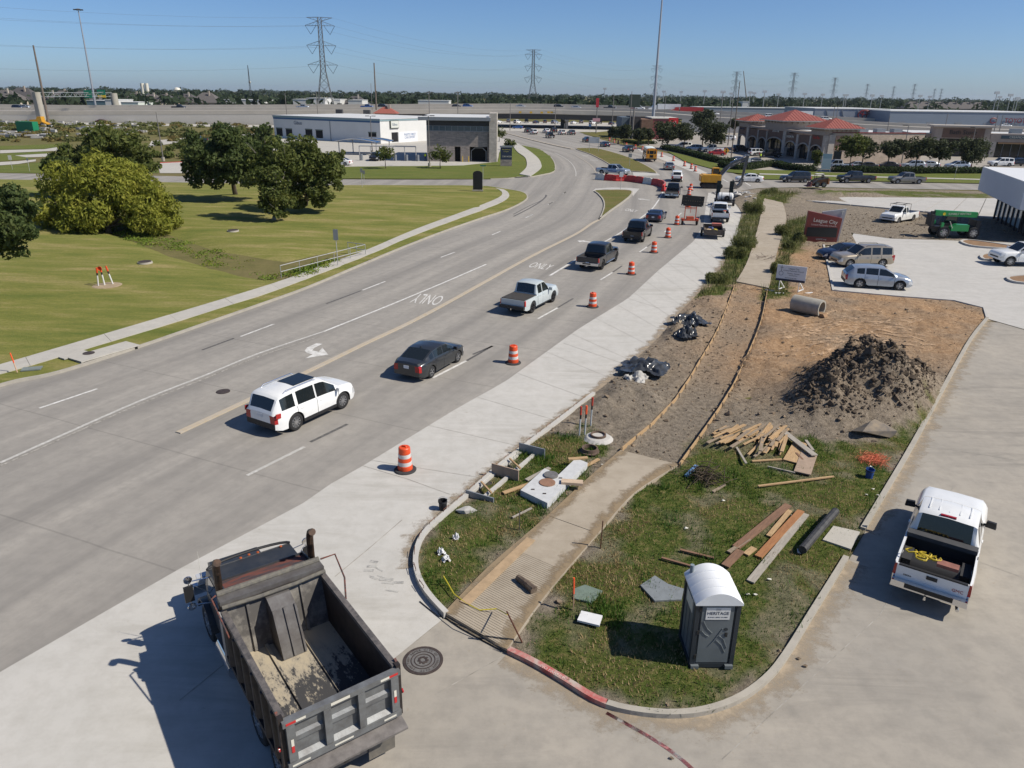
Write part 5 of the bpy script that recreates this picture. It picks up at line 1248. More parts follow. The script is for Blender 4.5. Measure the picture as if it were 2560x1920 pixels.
def excavator():
 p=fU(560,846);t=thing('excavator','yellow excavator with dark boom digging beside broken concrete','excavator',(p.x,p.y+1.0,0),R(-6))
 for y in(-1.0,1.0):
  n=16;pts=[(-1.25+.40*math.cos(a),.42+.40*math.sin(a))for a in np.linspace(R(90),R(270),8)]+[(1.25+.40*math.cos(a),.42+.40*math.sin(a))for a in np.linspace(R(-90),R(90),8)]
  tr=MB().prof(pts,y-.28,y+.28).build('track',m_trk,t)
  for x in np.arange(-1.2,1.3,.3):MB().box((x,y,.835),(.06,.58,.04)).build('track_shoe',m_trk,tr)
  for x in(-1.25,-.6,0,.6,1.25):MB().cyl((x,y-.3,.42),(x,y+.3,.42),.2,n=12).build('track_wheel',m_blk,tr)
 MB().cyl((0,0,.75),(0,0,1.0),.7,n=16).build('turntable',m_blk,t)
 MB().prof([(-1.75,1.0),(-1.75,1.95),(-1.5,2.12),(1.3,2.12),(1.3,1.0)],-1.35,1.35).build('house',m_yel,t)
 MB().bb(-1.85,-1.3,-1.3,1.3,1.05,2.0).build('counterweight',m_yel,t)
 for x in(-1.0,0,.8):MB().bb(x-.3,x+.3,-1.365,-1.35,1.2,1.9).build('side_panel',M('panel_yellow',(.50,.25,.02),.5),t)
 cb=MB().prof([(.0,2.1),(.05,3.05),(.25,3.15),(1.1,3.1),(1.38,2.1)],.3,1.3).build('cab',m_yel,t)
 MB().prof([(.12,2.2),(.16,2.95),(1.0,2.95),(1.25,2.2)],.28,.295).build('side_window',m_glass,cb);MB().bb(-.02,.03,.42,1.18,2.3,2.95).build('rear_window',m_glass,cb);MB().prof([(1.41,2.15),(1.16,3.0),(1.13,3.0),(1.38,2.15)],.4,1.2).build('windshield',m_glass,cb)
 bm1=MB();profile_solid(bm1,[(.9,1.9),(1.5,2.9),(2.35,3.7),(5.1,4.95),(5.25,4.75),(2.7,3.15),(2.0,2.55),(1.35,1.8)],.42);bo=bm1.build('boom',m_boom,t)
 lettering('JOHN DEERE',.24,m_wt,bo,(3.6,-.218,3.98),(R(90),R(-24.5),0))
 s_=MB();profile_solid(s_,[(5.0,5.2),(5.4,5.1),(5.2,3.6),(4.75,1.35),(4.55,1.4),(4.75,3.4)],.34);so_=s_.build('stick',m_boom,t)
 MB().cyl((2.6,0,3.95),(4.95,0,5.12),.09,n=8).build('stick_cylinder',m_chrome,bo)
 for y in(-.32,.32):MB().cyl((1.3,y,1.75),(2.6,y,3.35),.08,n=8).build('boom_cylinder',m_chrome,bo)
 MB().cyl((5.15,0,3.4),(4.85,0,1.5),.07,n=8).build('bucket_cylinder',m_chrome,so_)
 bk=MB().prof([(4.55,1.4),(4.85,1.15),(4.75,.6),(4.35,.2),(3.75,.05),(3.35,1.2),(3.45,1.25),(3.95,.45),(4.3,.75)],-.5,.5).build('bucket',M('bucket_steel',(.26,.24,.21),.5,.4,var=.4),t)
 for y in(-.4,-.13,.13,.4):MB().box((3.37,y,1.28),(.06,.08,.2)).build('tooth',m_boom,bk)
excavator()
def skid_steer():
 p=fP(1400,1448);t=thing('skid_steer_loader','orange skid steer loader on churned soil by the cross street','loader',(p.x,p.y+.7,.45),R(178))
 og=M('loader_orange',(.34,.14,.05),.6,var=.3,scale=3)
 MB().prof([(-1.25,.45),(-1.25,1.3),(-.9,1.4),(.6,1.2),(.9,.8),(.9,.35)],-.62,.62).build('body',og,t)
 MB().prof([(-1.42,.5),(-1.42,1.35),(-1.2,1.45),(-1.2,.5)],-.8,.8).build('engine_door',og,t)
 cg=MB().bb(-.55,.65,-.5,.5,1.95,2.05).build('cab_roof',m_wt,t)
 for x in(-.5,.6):
  for y in(-.46,.46):MB().bar((x,y,1.2),(x,y,1.98),.07).build('cab_post',m_blk,t)
 MB().bb(-.5,-.47,-.42,.42,1.25,1.9).build('rear_window',m_glass,t)
 for y in(-.72,.72):
  MB().prof([(-1.2,1.45),(-1.1,1.6),(.5,1.25),(1.35,.55),(1.3,.4),(.4,1.05),(-1.15,1.4)],y-.07,y+.07).build('lift_arm',m_boom,t)
 MB().prof([(1.3,.1),(1.3,.75),(1.4,.75),(1.55,.2),(2.0,.12),(2.0,.06)],-.9,.9).build('bucket',M('loader_bucket',(.22,.07,.05),.7,var=.3),t)
 tm,rm=wheel_meshes(.42,.3,8,False)
 for x in(-.6,.45):
  for sy in(1,-1):w=link('wheel',tm,t,(x,sy*.78,.42),(0,0,0 if sy>0 else math.pi));link('rim',rm,w)
skid_steer()
fW=frame(2280,400,7.539)
def telehandler():
 p=fW(830,1500);t=thing('telehandler','green telescopic handler parked beside the unfinished white building','telehandler',(p.x,p.y+1.0,.1),R(176))
 gr=M('rental_green',(.015,.26,.07),.4,var=.15,scale=1.5,coat=.3)
 MB().bb(-2.2,2.1,-.55,.55,.75,1.15).build('chassis',m_blk,t)
 bm1=MB();bm1.box((0.1,.1,2.45),(4.3,.42,.55),ry=R(-2));bo=bm1.build('boom',gr,t)
 MB().box((2.35,.1,2.45),(.5,.34,.42)).build('inner_boom',m_blk,bo);MB().bb(2.4,2.7,-.55,.75,1.2,2.4).build('carriage',m_blk,bo)
 for y in(-.35,.55):MB().box((3.2,y,1.2),(1.1,.12,.06)).build('fork',m_blk,bo)
 lettering('SUNBELT RENTALS',.30,m_wt,bo,(-.2,.325,2.46),(R(90),R(-2),math.pi),.9)
 MB().lathe([(0,-.01),(.15,0)],16,(1.35,.33,2.43),'Y').build('logo_disc',M('logo_yellow',(.7,.5,.02),.5),bo)
 MB().prof([(-1.0,.8),(-1.0,1.45),(.3,1.5),(.75,1.2),(.75,.8)],.55,1.2).build('engine_hood',gr,t)
 cb=MB().prof([(-.5,.9),(-.5,2.35),(.55,2.35),(.95,1.5),(.95,.9)],-1.2,-.45).build('cab',m_blk,t);MB().prof([(-.4,1.5),(-.4,2.25),(.5,2.25),(.8,1.5)],-.44,-.43).build('side_window',m_glass,cb)
 MB().bb(-2.3,-1.85,-.8,.8,.9,1.9).build('counterweight',m_blk,t)
 for y in(-1,1):MB().bb(1.5,1.75,y*.95-.12,y*.95+.12,.6,1.6).build('stabilizer',gr,t)
 tm,rm=wheel_meshes(.62,.42,8,False)
 for x in(-1.6,1.4):
  for sy in(1,-1):w=link('wheel',tm,t,(x,sy*1.0,.62),(0,0,0 if sy>0 else math.pi));link('rim',rm,w)
 MB().tube([(.7,1.25,1.1),(1.0,1.25,1.7),(.95,1.0,1.75)],.03,5).build('mirror_arm',m_wt,t)
telehandler()
def toilet():
 f=frame(1660,1400,5.184);a,b=f(318,1440),f(878,1440);d=(b-a);w=d.length;rz=math.atan2(d.y,d.x);n=Vector((-d.y,d.x,0)).normalized()
 c=(a+b)/2+n*.6
 t=thing('portable_toilet','grey portable toilet with white domed roof standing on the grass','toilet',(c.x,c.y,.12),rz)
 gp_=M('toilet_grey',(.135,.155,.165),.5,var=.2,scale=1.5);gd=M('toilet_dark',(.025,.032,.04),.55);wr=M('toilet_roof',(.72,.74,.75),.45,var=.06,scale=2)
 W,D,Hh=w/2,.6,2.0
 bd=MB().bb(-W+.03,W-.03,-D+.04,D-.03,.12,Hh).build('cabin',gp_,t)
 for sx in(-1,1):
  for sy in(-1,1):MB().bb(sx*(W-.05)-.055,sx*(W-.05)+.055,sy*(D-.05)-.055,sy*(D-.05)+.055,.0,Hh+.02).build('corner_post',gd,bd)
  for y in(-.3,0,.3):MB().bb(sx*(W-.025)-.012,sx*(W-.025)+.012,y-.05,y+.05,.2,Hh-.15).build('wall_rib',gp_,bd)
 MB().bb(-W,W,-D,D,0,.13).build('base',gd,t)
 for i,(y0,y1,e)in enumerate(((-D-.05,D+.04,0),(-.35,-.25,.014),(-.02,.08,.014),(.30,.40,.014))):
  n_=14;ang=np.linspace(-1,1,n_);pts=[((W+.035+e*.3)*x_,Hh-.02+(.30+e)*(1-x_*x_)+.02)for x_ in ang]+[((W+.035)*x_,Hh-.05)for x_ in ang[::-1]]
  MB().prof(pts,y0,y1).build('roof' if i==0 else 'roof_rib',wr,t,True,40)
 dp=MB();dn=10;head=[(.40*x_,Hh-.06+.22*(1-x_*x_))for x_ in np.linspace(1,-1,dn)]
 dp.prof([(-.40,.16),(.40,.16)]+head,-D+.005,-D+.035);door=dp.build('door',gp_,t)
 fr_=MB();pts=[(-.43,.14)]+[(.43*x_,Hh-.05+.235*(1-x_*x_))for x_ in np.linspace(-1,1,12)]+[(.43,.14)];fr_.tube([(x_,-D+.02,z_)for x_,z_ in pts],.018,5);fr_.build('door_frame',gd,t)
 for pts in([(-.34,1.45),(-.22,1.22),(-.08,1.08)],[(-.36,1.16),(-.26,1.04),(-.16,.98)],[(.16,1.22),(.06,1.02),(-.04,.82),(-.14,.68)],[(.10,1.0),(.22,.9),(.33,.62)],[(.04,.86),(.18,.72),(.30,.48)]):MB().tube([(x_,-D-.0,z_)for x_,z_ in pts],.012,5).build('door_moulding',gp_,door)
 MB().bb(.24,.30,-D-.02,-D+.01,.98,1.10).build('handle',m_blk,door);MB().lathe([(.045,0),(.05,-.012),(0,-.012)],12,(.25,-D+.005,1.2),'Y').build('latch',gd,door)
 for z in(.3,1.05,1.75):MB().bb(-.47,-.41,-D-.015,-D+.02,z,z+.11).build('hinge',m_blk,door)
 sg=MB().bb(-.30,.30,-D-.008,-D+.004,1.50,1.86).build('sign_plate',M('sign_white',(.66,.66,.64),.5),door)
 nv=M('sign_navy',(.02,.025,.05),.6);lettering('HERITAGE',.125,nv,sg,(0,-D-.010,1.69),sx=.95,depth=.002);lettering('281 731 8211 - SPECIAL - 713 4492500',.036,nv,sg,(0,-D-.010,1.575),sx=.85,depth=.002)
 MB().bb(-.06,.06,-D-.011,-D-.008,1.775,1.835).build('crest',M('sign_grey',(.42,.42,.42),.6),sg)
 ls=MB().bb(-W-.0,-W+.016,-.28,.3,1.45,1.8).build('side_sign',m_wt,t)
 MB().cyl((-W+.12,D-.1,Hh-.1),(-W+.12,D-.1,Hh+.34),.055,n=12).build('vent_pipe',M('vent',(.20,.24,.27),.5),t,True)
 for x in(-W+.12,W-.12):MB().box((x,-D-.02,.06),(.2,.12,.1)).build('skid',gp_,t)
toilet()
def church_sign():
 p=fD(500,1428);t=thing('church_sign','dark red slanted church sign with grey fin and black message screen','sign',(p.x,p.y,.1),R(-8))
 red=M('sign_red',(.19,.035,.025),.5,var=.15);gy_=M('sign_fin',(.33,.33,.34),.5,var=.1)
 f=MB().prof([(-1.7,0),(-1.62,3.05),(1.72,2.4),(1.55,.02)],-.3,.1);pn=f.build('panel',red,t)
 MB().prof([(-.2,0.03),(-.15,2.95),(2.1,3.3),(1.8,.03)],.11,.4).build('fin',gy_,t)
 MB().bar((1.75,.1,2.75),(1.75,.1,3.15),.06,.04).build('cross',m_wt,t);MB().bar((1.62,.1,3.02),(1.88,.1,3.02),.06,.04).build('cross_arm',m_wt,t)
 MB().bb(-1.5,1.42,-.34,-.3,.52,1.45).build('screen',M('screen_black',(.010,.011,.012),.3),pn)
 lettering('League City',.52,m_wt,pn,(.15,-.31,2.08),(R(90),R(5),0),.95);lettering('United Methodist Church',.23,M('sign_pink',(.55,.42,.38),.6),pn,(.05,-.31,1.66),(R(90),R(3),0),1.02);lettering('LCUMC.org',.2,m_wt,pn,(0,-.31,.28),sx=1)
church_sign()
def site_sign():
 f=frame(1940,640,9.214);fa=frA(1940,640,9.214);a=f(285,850);Y=a.y
 t=thing('site_sign','white building sign on white timber A frames beside the soil','sign',(a.x,a.y,.12),R(-28))
 wp=M('white_timber',(.72,.72,.70),.6,var=.1)
 MB().bb(-1.05,1.05,-.04,.02,.75,1.95).build('board',M('board_grey_white',(.72,.73,.74),.5),t)
 MB().bb(-1.05,1.05,-.055,-.042,.75,.92).build('board_band',M('band_navy',(.03,.035,.06),.5),t)
 nv=M('sign_navy2',(.06,.07,.09),.6)
 for s_,z,sz in(('League City',1.72,.16),('United Methodist Church',1.55,.14),('Ministry Center',1.36,.14),('Coming Soon',1.22,.11),('www.lcumc.org',1.02,.13)):lettering(s_,sz,nv,t,(.15 if z>1.1 else 0,-.046,z),depth=.002)
 MB().bar((-.72,-.046,1.45),(-.72,-.046,1.88),.03,.02).build('logo_cross',nv,t);MB().bar((-.83,-.046,1.76),(-.61,-.046,1.76),.03,.02).build('logo_cross_arm',nv,t)
 rg=MB();rg.tube([(-.72+.15*math.cos(x),-.046,1.32+.15*math.sin(x))for x in np.linspace(0,6.28,17)],.012,4);rg.build('logo_ring',nv,t)
 for x in(-.75,.65):
  MB().bar((x,.06,0),(x,.06,1.8),.09,.05).build('post',wp,t);MB().bar((x,.08,.75),(x+.25,1.0,.02),.09,.05).build('brace',wp,t);MB().bar((x,.08,.06),(x+.25,1.0,.06),.09,.05).build('foot',wp,t)
 for ang,(dx,dy)in((-.1,(-1.3,-.4)),(.5,(-.5,-.9)),(.9,(1.4,.3))):MB().box((dx,dy,.0),(.7,.09,.06),rz=ang).build('loose_foot',wp,t)
site_sign()
def pipe():
 f=frame(1940,640,9.214);p=f(760,1400);z0=ground_z(p)
 t=thing('concrete_pipe','short grey concrete drain pipe lying on orange brown soil','pipe',(p.x,p.y+.5,.12),R(-47))
 mc=M('pipe_concrete',(.36,.34,.29),.85,var=.2,scale=3,bump=.2,bscale=30)
 q=MB();q.lathe([(.44,-1.0),(.56,-1.0),(.57,-.9),(.57,.9),(.56,1.0),(.44,1.0),(.43,.5),(.43,-.5),(.44,-1.0)],32,(0,0,.52),'X');q.build('shell',mc,t,True,45)
 MB().prof([(-.8,.1),(-.8,.18),(1.25,.22),(1.4,0),(1.0,0)],-.25,.25).build('soil_inside',M('pipe_soil',(.30,.19,.11),1,var=.3),t)
pipe()
m_iron=M('cast_iron',(.05,.038,.036),.6,.3,col2=(.09,.07,.06),scale=6);m_irong=M('worn_iron',(.24,.23,.215),.55,.4,var=.3,scale=8)
def manhole(p,r,label,z=.0,fancy=False,mat=None):
 t=thing('manhole_cover',label,'manhole cover',(p.x,p.y,z));mat=mat or m_iron
 q=MB();q.lathe([(r,-.02),(r,.012),(r*.86,.014),(r*.85,.006)],32);q.build('frame',mat,t)
 q=MB();q.lathe([(r*.84,-.01),(r*.84,.012),(0,.012)],32);lid=q.build('lid',m_irong if fancy else mat,t)
 if fancy:
  for rr1 in(.62,.45):q=MB();q.lathe([(r*rr1,.012),(r*rr1,.02),(r*(rr1-.05),.02),(r*(rr1-.05),.012)],32);q.build('lid_ring',mat,lid)
  for i in range(9):a=i*.7;MB().box((r*.2*math.cos(a),r*.2*math.sin(a),.018),(r*.16,r*.1,.012),rz=a*1.7).build('lid_emblem',mat,lid)
  s_='CITY OF LEAGUE CITY  SANITARY SEWER '
  for i,ch in enumerate(s_):
   if ch==' ':continue
   a=math.pi/2-2*math.pi*i/len(s_);lettering(ch,r*.16,mat,lid,(r*.73*math.cos(a),r*.73*math.sin(a),.016),(0,0,a-math.pi/2),depth=.003)
 return t
manhole(V(914,1427),.52,'large patterned round manhole cover on the driveway behind the dump truck',.002,True)
manhole(V(482,846),.33,'plain dark manhole cover in the road next to the pointed tan median',.004)
for f,p,lab in((fE,(1080,795),'raised manhole cover on the lawn near three orange topped markers'),(fE,(1730,555),'raised manhole cover on the lawn near the shade of the tree')):
 g=f(*p);z=float(lawn_z(np.array([[g.x,g.y]]))[0]);t=manhole(g,.5,lab,z+.16);MB().cyl((0,0,-.3),(0,0,-.02),.6,.56,24).build('concrete_collar',m_curb,t)
def inlet():
 a,b=V(172,788),V(297,751);d=(b-a);L=d.length;rz=math.atan2(d.y,d.x)
 t=thing('kerb_inlet','concrete storm drain inlet with dark slot in the left kerb','storm drain',(a.x,a.y,0),rz)
 MB().bb(0,L,-.21,1.0,.15,.22).build('top_slab',m_walk,t);MB().bb(-.2,.35*L,1.0,1.55,.15,.215).build('top_slab',m_walk,t)
 MB().bb(.1,L-.1,-.185,-.02,-.01,.142).build('opening',M('drain_dark',(.005,.005,.005),1),t)
 for x in(0,L*.97):MB().bb(x,x+.12,-.2,.3,-.02,.2).build('end_block',m_curb,t)
 q=MB();q.lathe([(.30,0),(.30,.02),(0,.02)],22,(.3*L,.75,.22));q.build('lid',m_iron,t)
inlet()
def railing():
 a,b=V(608,602),V(790,553);d=b-a;n=max(2,round(d.length/1.9));t=thing('pipe_railing','galvanised pipe railing beside the pavement over the swale','railing',a)
 mg=M('galvanised',(.46,.46,.44),.45,.6)
 off=Vector((-d.y,d.x,0)).normalized()*2.0
 pts=[Vector((0,0,0))+d*(i/n)for i in range(n+1)]
 for p in pts:MB().cyl(p+Vector((0,0,.05)),p+Vector((0,0,1.05)),.03,n=6).build('post',mg,t)
 for z in(.55,1.03):MB().tube([pts[0]+Vector((0,0,z)),pts[-1]+Vector((0,0,z))],.03,6).build('rail',mg,t)
 e=pts[-1]
 for k in(1,2):MB().cyl(e+off*k*.5+Vector((0,0,0)),e+off*k*.5+Vector((0,0,1.05)),.03,n=6).build('post',mg,t)
 for z in(.55,1.03):MB().tube([e+Vector((0,0,z)),e+off+Vector((0,0,z))],.03,6).build('rail',mg,t)
railing()
def marker(p,label,h=1.1,top=m_or,body=M('marker_white',(.62,.62,.60),.6),z=.1,lean=(0,0),name='marker_post',group=None,r=.035):
 t=thing(name,label,'marker post',(p.x,p.y,z),group=group);q=lambda k:Vector((lean[0]*k,lean[1]*k,h*k))
 MB().cyl(q(0),q(.58),r,n=8).build('post',body,t);MB().cyl(q(.58),q(.72),r*1.15,n=8).build('sleeve',m_blk,t);MB().cyl(q(.72),q(1),r*1.3,n=8).build('cap',top,t);return t
for px,lean,lab in(((735,965),(.12,0),'orange topped utility marker on the lawn, leaning left of its pair'),((782,960),(-.12,.05),'orange topped utility marker with a round tag on the lawn'),((843,952),(-.28,0),'orange topped utility marker leaning furthest on the lawn')):
 g=fE(*px);z=float(lawn_z(np.array([[g.x,g.y]]))[0]);mk=marker(g,lab,1.35,m_or,z=z,lean=lean,r=.05)
 if 'tag' in lab:MB().lathe([(.16,-.02),(.16,.02),(0,.02)],14,(-.12,-.04,1.25),'Y').build('tag',m_or,mk)
g=fE(800,960);q=MB();q.lathe([(.0,.03),(.9,.03),(1.0,0)],20);o=q.build('mulch_ring',M('bare_ring',(.36,.28,.18),1,var=.3));o.location=(g.x,g.y,float(lawn_z(np.array([[g.x,g.y]]))[0]));tag(o,'bare sandy ring under the three utility markers on the lawn','bare patch')
def stake(p,top_h,label,z=.12,mat=m_wlum,tape=True,lean=0.0,name='survey_stake'):
 t=thing(name,label,'stake',(p.x,p.y,z));MB().bar((0,0,0),(-lean,0,top_h),.05,.03).build('shaft',mat,t)
 if tape:MB().bar((-lean*.45,0,top_h*.5),(-lean*1.0,-.005,top_h*1.005),.055,.036).build('painted_top',m_orf,t)
 return t
stake(fE(133,1592),1.05,'orange topped wooden stake beside the left pavement',.14,M('stake_pale',(.55,.36,.24),.8),True,.12)
stake(fJ(1175,1376),1.05,'orange lettered wooden stake beside the green utility lid',.12,M('stake_pale2',(.52,.34,.22),.8),True,.03)
stake(fJ(1350,978),1.0,'thin rusty rod standing at the edge of the footway',.12,M('rod_rust',(.14,.06,.04),.7,.4),False,-.02,'steel_rod')
stake(fJ(825,862),.75,'short grey rod standing in the grass of the kerb corner',.1,M('rod_grey',(.15,.14,.13),.6,.5),False,0,'steel_rod')
stake(fJ(843,1590),1.0,'slanted rod holding the yellow tape by the kerb ramp',.1,M('rod_rust',(.14,.06,.04),.7,.4),False,.42,'steel_rod')
for px,lab in(((1213,245),'red and black banded marker beside the sewer ring'),((1248,240),'orange flagged marker between two banded ones'),((1287,175),'tall red banded marker beside churned soil')):
 g=fJ(*px);marker(g,lab,1.35,M('marker_red',(.42,.05,.03),.5)if 'red' in lab else m_orf,M('marker_grey',(.42,.45,.46),.6),ground_z(g),(0.02,0))
# ================================================================ buildings and the far side
Z3=Vector((0,0,1))
def stonemat(name,a,b,c,sx=.55,sz=.16):
 m,nt,bs=_nodes(name);o=_pos(nt);sp=nt.nodes.new('ShaderNodeSeparateXYZ');nt.links.new(o,sp.inputs[0]);cb=nt.nodes.new('ShaderNodeCombineXYZ')
 nt.links.new(_math(nt,'ADD',sp.outputs[0],sp.outputs[1]),cb.inputs[0]);nt.links.new(sp.outputs[2],cb.inputs[1])
 br=nt.nodes.new('ShaderNodeTexBrick');nt.links.new(cb.outputs[0],br.inputs['Vector']);br.inputs['Scale'].default_value=1.0;br.inputs['Brick Width'].default_value=sx;br.inputs['Row Height'].default_value=sz;br.inputs['Mortar Size'].default_value=.012
 br.inputs['Color1'].default_value=(*a,1);br.inputs['Color2'].default_value=(*b,1);br.inputs['Mortar'].default_value=(*c,1)
 n=_noise(nt,1.2,5,.7,o);col=_mix(nt,.45,br.outputs['Color'],_ramp(nt,n.outputs['Fac'],[(.3,(.55,.55,.55)),(.7,(1.3,1.28,1.25))]).outputs[0],'MULTIPLY')
 nt.links.new(col,bs.inputs['Base Color']);bs.inputs['Roughness'].default_value=.9;_bump(nt,bs,br.outputs['Fac'],-.3,.02);return m
m_stone=stonemat('ledge_stone',(.30,.26,.23),(.19,.17,.16),(.36,.33,.30),.9,.22);m_pier=stonemat('pale_stone',(.46,.42,.37),(.38,.35,.31),(.30,.28,.25),.8,.25)
m_cream=stonemat('cream_brick',(.50,.41,.32),(.44,.35,.27),(.46,.39,.32),.5,.2);m_brown=M('brown_stucco',(.155,.10,.075),.9,var=.15,space='pos',scale=1);m_beige=M('beige_stucco',(.34,.29,.25),.9,var=.12,space='pos',scale=.8)
m_wmetal=M('white_metal_wall',(.62,.62,.60),.5,var=.05,space='pos',scale=.5);m_roofw=M('white_roof',(.58,.59,.58),.6,var=.1,space='pos',scale=.3);m_bluetrim=M('blue_trim',(.03,.10,.22),.5);m_dark=M('dark_opening',(.006,.006,.007),.8);m_store=M('store_glass',(.012,.016,.02),.08,spec=.6)
m_red=M('red_metal_roof',(.30,.095,.07),.5,var=.12,space='pos',scale=.6);m_gm=M('grey_metal',(.24,.26,.28),.5,.2,var=.1);m_pole=M('pole_metal',(.22,.20,.18),.5,.4);m_polew=M('pole_pale',(.42,.42,.41),.5,.3);m_wood=M('pole_wood',(.17,.14,.115),.9,var=.25,scale=2)
def box_on(mb,o,u,v,s0,s1,d0,d1,z0,z1,k=None):
 """box in a building's own axes: u along the front, v into the building"""
 P=[o+u*s+v*d for s,d in((s0,d0),(s1,d0),(s1,d1),(s0,d1))]
 vs=[(p.x,p.y,z0)for p in P]+[(p.x,p.y,z1)for p in P]
 fs=[(3,2,1,0),(4,5,6,7),(0,1,5,4),(1,2,6,5),(2,3,7,6),(3,0,4,7)]
 if u.cross(v).z<0:fs=[f[::-1]for f in fs]
 return mb.add(vs,fs,k)
def B_(t,name,mat,u,v,s0,s1,d0,d1,z0,z1):return box_on(MB(),Vector((0,0,0)),u,v,s0,s1,d0,d1,z0,z1).build(name,mat,t)
X3,Y3=Vector((1,0,0)),Vector((0,1,0))
t=thing('car_wash','stone faced car wash with grey fascia and clerestory windows','building',(-18.8,165.3,0));u,v=X3,Y3;W_=13.8
B_(t,'front_wall',m_stone,u,v,0,5.9,0,.3,0,6.2);B_(t,'front_wall',m_stone,u,v,5.9,13.2,0,.3,3.1,6.2);B_(t,'front_wall',m_stone,u,v,5.9+1.25,9.1,0,.3,0,3.1);B_(t,'front_wall',m_stone,u,v,12.9,13.8,0,.3,0,3.1)
B_(t,'hall',m_stone,u,v,.3,13.2,3,22,0,6.15);B_(t,'side_wall',m_stone,u,v,0,.3,.3,3,0,6.2);B_(t,'floor',m_walk,u,v,.3,13.2,.3,3,0,.05)
B_(t,'doorway',m_dark,u,v,5.95,7.1,1.2,1.3,0,3.1);B_(t,'wash_bay',m_dark,u,v,9.1,12.9,2.6,2.7,0,3.1)
wn_=B_(t,'clerestory',m_gm,u,v,0,13.3,.04,.25,6.2,7.3)
for i in range(10):B_(wn_,'pane',M('clerestory_glass',(.08,.11,.13),.1,spec=.7),u,v,.1+i*1.32,1.3+i*1.32,.0,.035,6.32,7.2)
B_(t,'dark_band',M('band_dark',(.03,.03,.033),.6),u,v,0,13.3,-.03,22,7.3,8.35);rf_=B_(t,'roof_fascia',m_gm,u,v,-1.6,13.6,-1.2,23,8.35,9.0);B_(rf_,'fascia_cap',m_roofw,u,v,-1.62,13.6,-1.22,23.02,9.0,9.06)
B_(t,'pier',m_pier,u,v,13.3,14.9,-.6,7,0,9.9);w2=B_(t,'side_window',m_store,u,v,3.05,4.0,-.02,.05,.1,2.4)
MB().tube([(9.4,.6,0),(9.4,.6,2.2),(10.2,.6,2.9),(11.8,.6,2.9),(12.6,.6,2.2),(12.6,.6,0)],.12,6).build('wash_arch',m_gm,t)
for x in(7.6,8.9):MB().cyl((x,-.5,0),(x,-.5,1.2),.08,n=8).build('bollard',M('bollard_yellow',(.6,.4,.03),.5),t)
NC=Vector((-38.3,221.5,0));u=Vector((-37.2,23.3,0)).normalized();v=Vector((-u.y,u.x,0))*-1
if v.y<0:v=-v
t=thing('white_metal_building','long white metal building with blue trim and open loading doors','building',NC);Hb=6.6
B_(t,'wall',m_wmetal,u,v,0,44,0,33,0,Hb-.55);B_(t,'blue_trim',m_bluetrim,u,v,-.02,44.02,-.03,33.02,Hb-.95,Hb-.6)if False else None
B_(t,'trim_band',m_bluetrim,u,v,0,44,-.06,.0,Hb-1.0,Hb-.55);B_(t,'gutter',M('teal_gutter',(.20,.28,.30),.5),u,v,-.1,44.1,-.12,33.1,Hb-.55,Hb-.02)
B_(t,'roof',m_roofw,u,v,-.2,44.2,-.2,33.2,Hb-.02,Hb+.12)
fTs=frame(660,270,6.1444)
def s_on(px,py,org,ud,fr_):
 d=ray(*fr_(px,py));n=Vector((-ud.y,ud.x,0));k=(org-Vector((0,0,CAMZ))).dot(n)/d.dot(n);q_=Vector((0,0,CAMZ))+d*k;return(q_-org).dot(ud),q_.z
frT=lambda x,y:(660+x/6.1444,270+y/6.1444);frB=lambda x,y:(640+x/3.3515,y/3.3515);frP=lambda x,y:(1820+x/6.1444,240+y/6.1444);frQ=lambda x,y:(2200+x/6.1444,240+y/6.1444)
for x0,x1,y0,y1 in((190,280,318,470),(335,430,330,470),(635,740,338,500),(795,900,350,510),(1605,1725,388,520)):
 s0,z1=s_on(x1,y0,NC,u,frT);s1,_=s_on(x0,y0,NC,u,frT);dr=B_(t,'loading_door',m_dark,u,v,s0,s1,-.03,.02,.6,min(z1,4));B_(dr,'door_lintel',M('lintel',(.12,.14,.11),.6),u,v,s0-.1,s1+.1,-.09,-.03,min(z1,4),min(z1,4)+.3)
s0,z0=s_on(1010,200,NC,u,frT);B_(t,'downpipe',m_gm,u,v,s0-.08,s0+.08,-.15,-.03,0,5.6)
s0,z0=s_on(520,230,NC,u,frT);rz_w=math.atan2(-u.y,-u.x)
lettering('Gibus',1.5,M('script_blue',(.05,.09,.16),.5),t,tuple(u*s0+v*-.08+Z3*z0),(R(90),0,rz_w))
nv_=-u;fr_dir=v
def side_box(name,mat,a,b,z0,z1,th=.06,par=None):return B_(par or t,name,mat,v,u,a,b,-th,.0,z0,z1)
s0,z1=s_on(1117,1010,NC,v,frB);s1,z0=s_on(1192,1075,NC,v,frB)
sg=side_box('sign_box',M('sign_dark',(.05,.06,.05),.6),s0,s1,z0,z1,.3);side_box('sign_face',M('sign_pale',(.55,.57,.52),.5),s0+.3,s1-.1,z0+.2,z1-.15,.34,sg)
rz_v=math.atan2(v.y,v.x);lettering('Gibus',1.0,nv if False else M('script_blue',(.05,.09,.16),.5),sg,tuple(v*((s0+s1)/2)+u*-.36+Z3*((z0+z1)/2)),(R(90),0,rz_v))
s0,z1=s_on(1135,1110,NC,v,frB);s1,_=s_on(1188,1110,NC,v,frB);side_box('bay_door',m_dark,s0,s1,.3,z1)
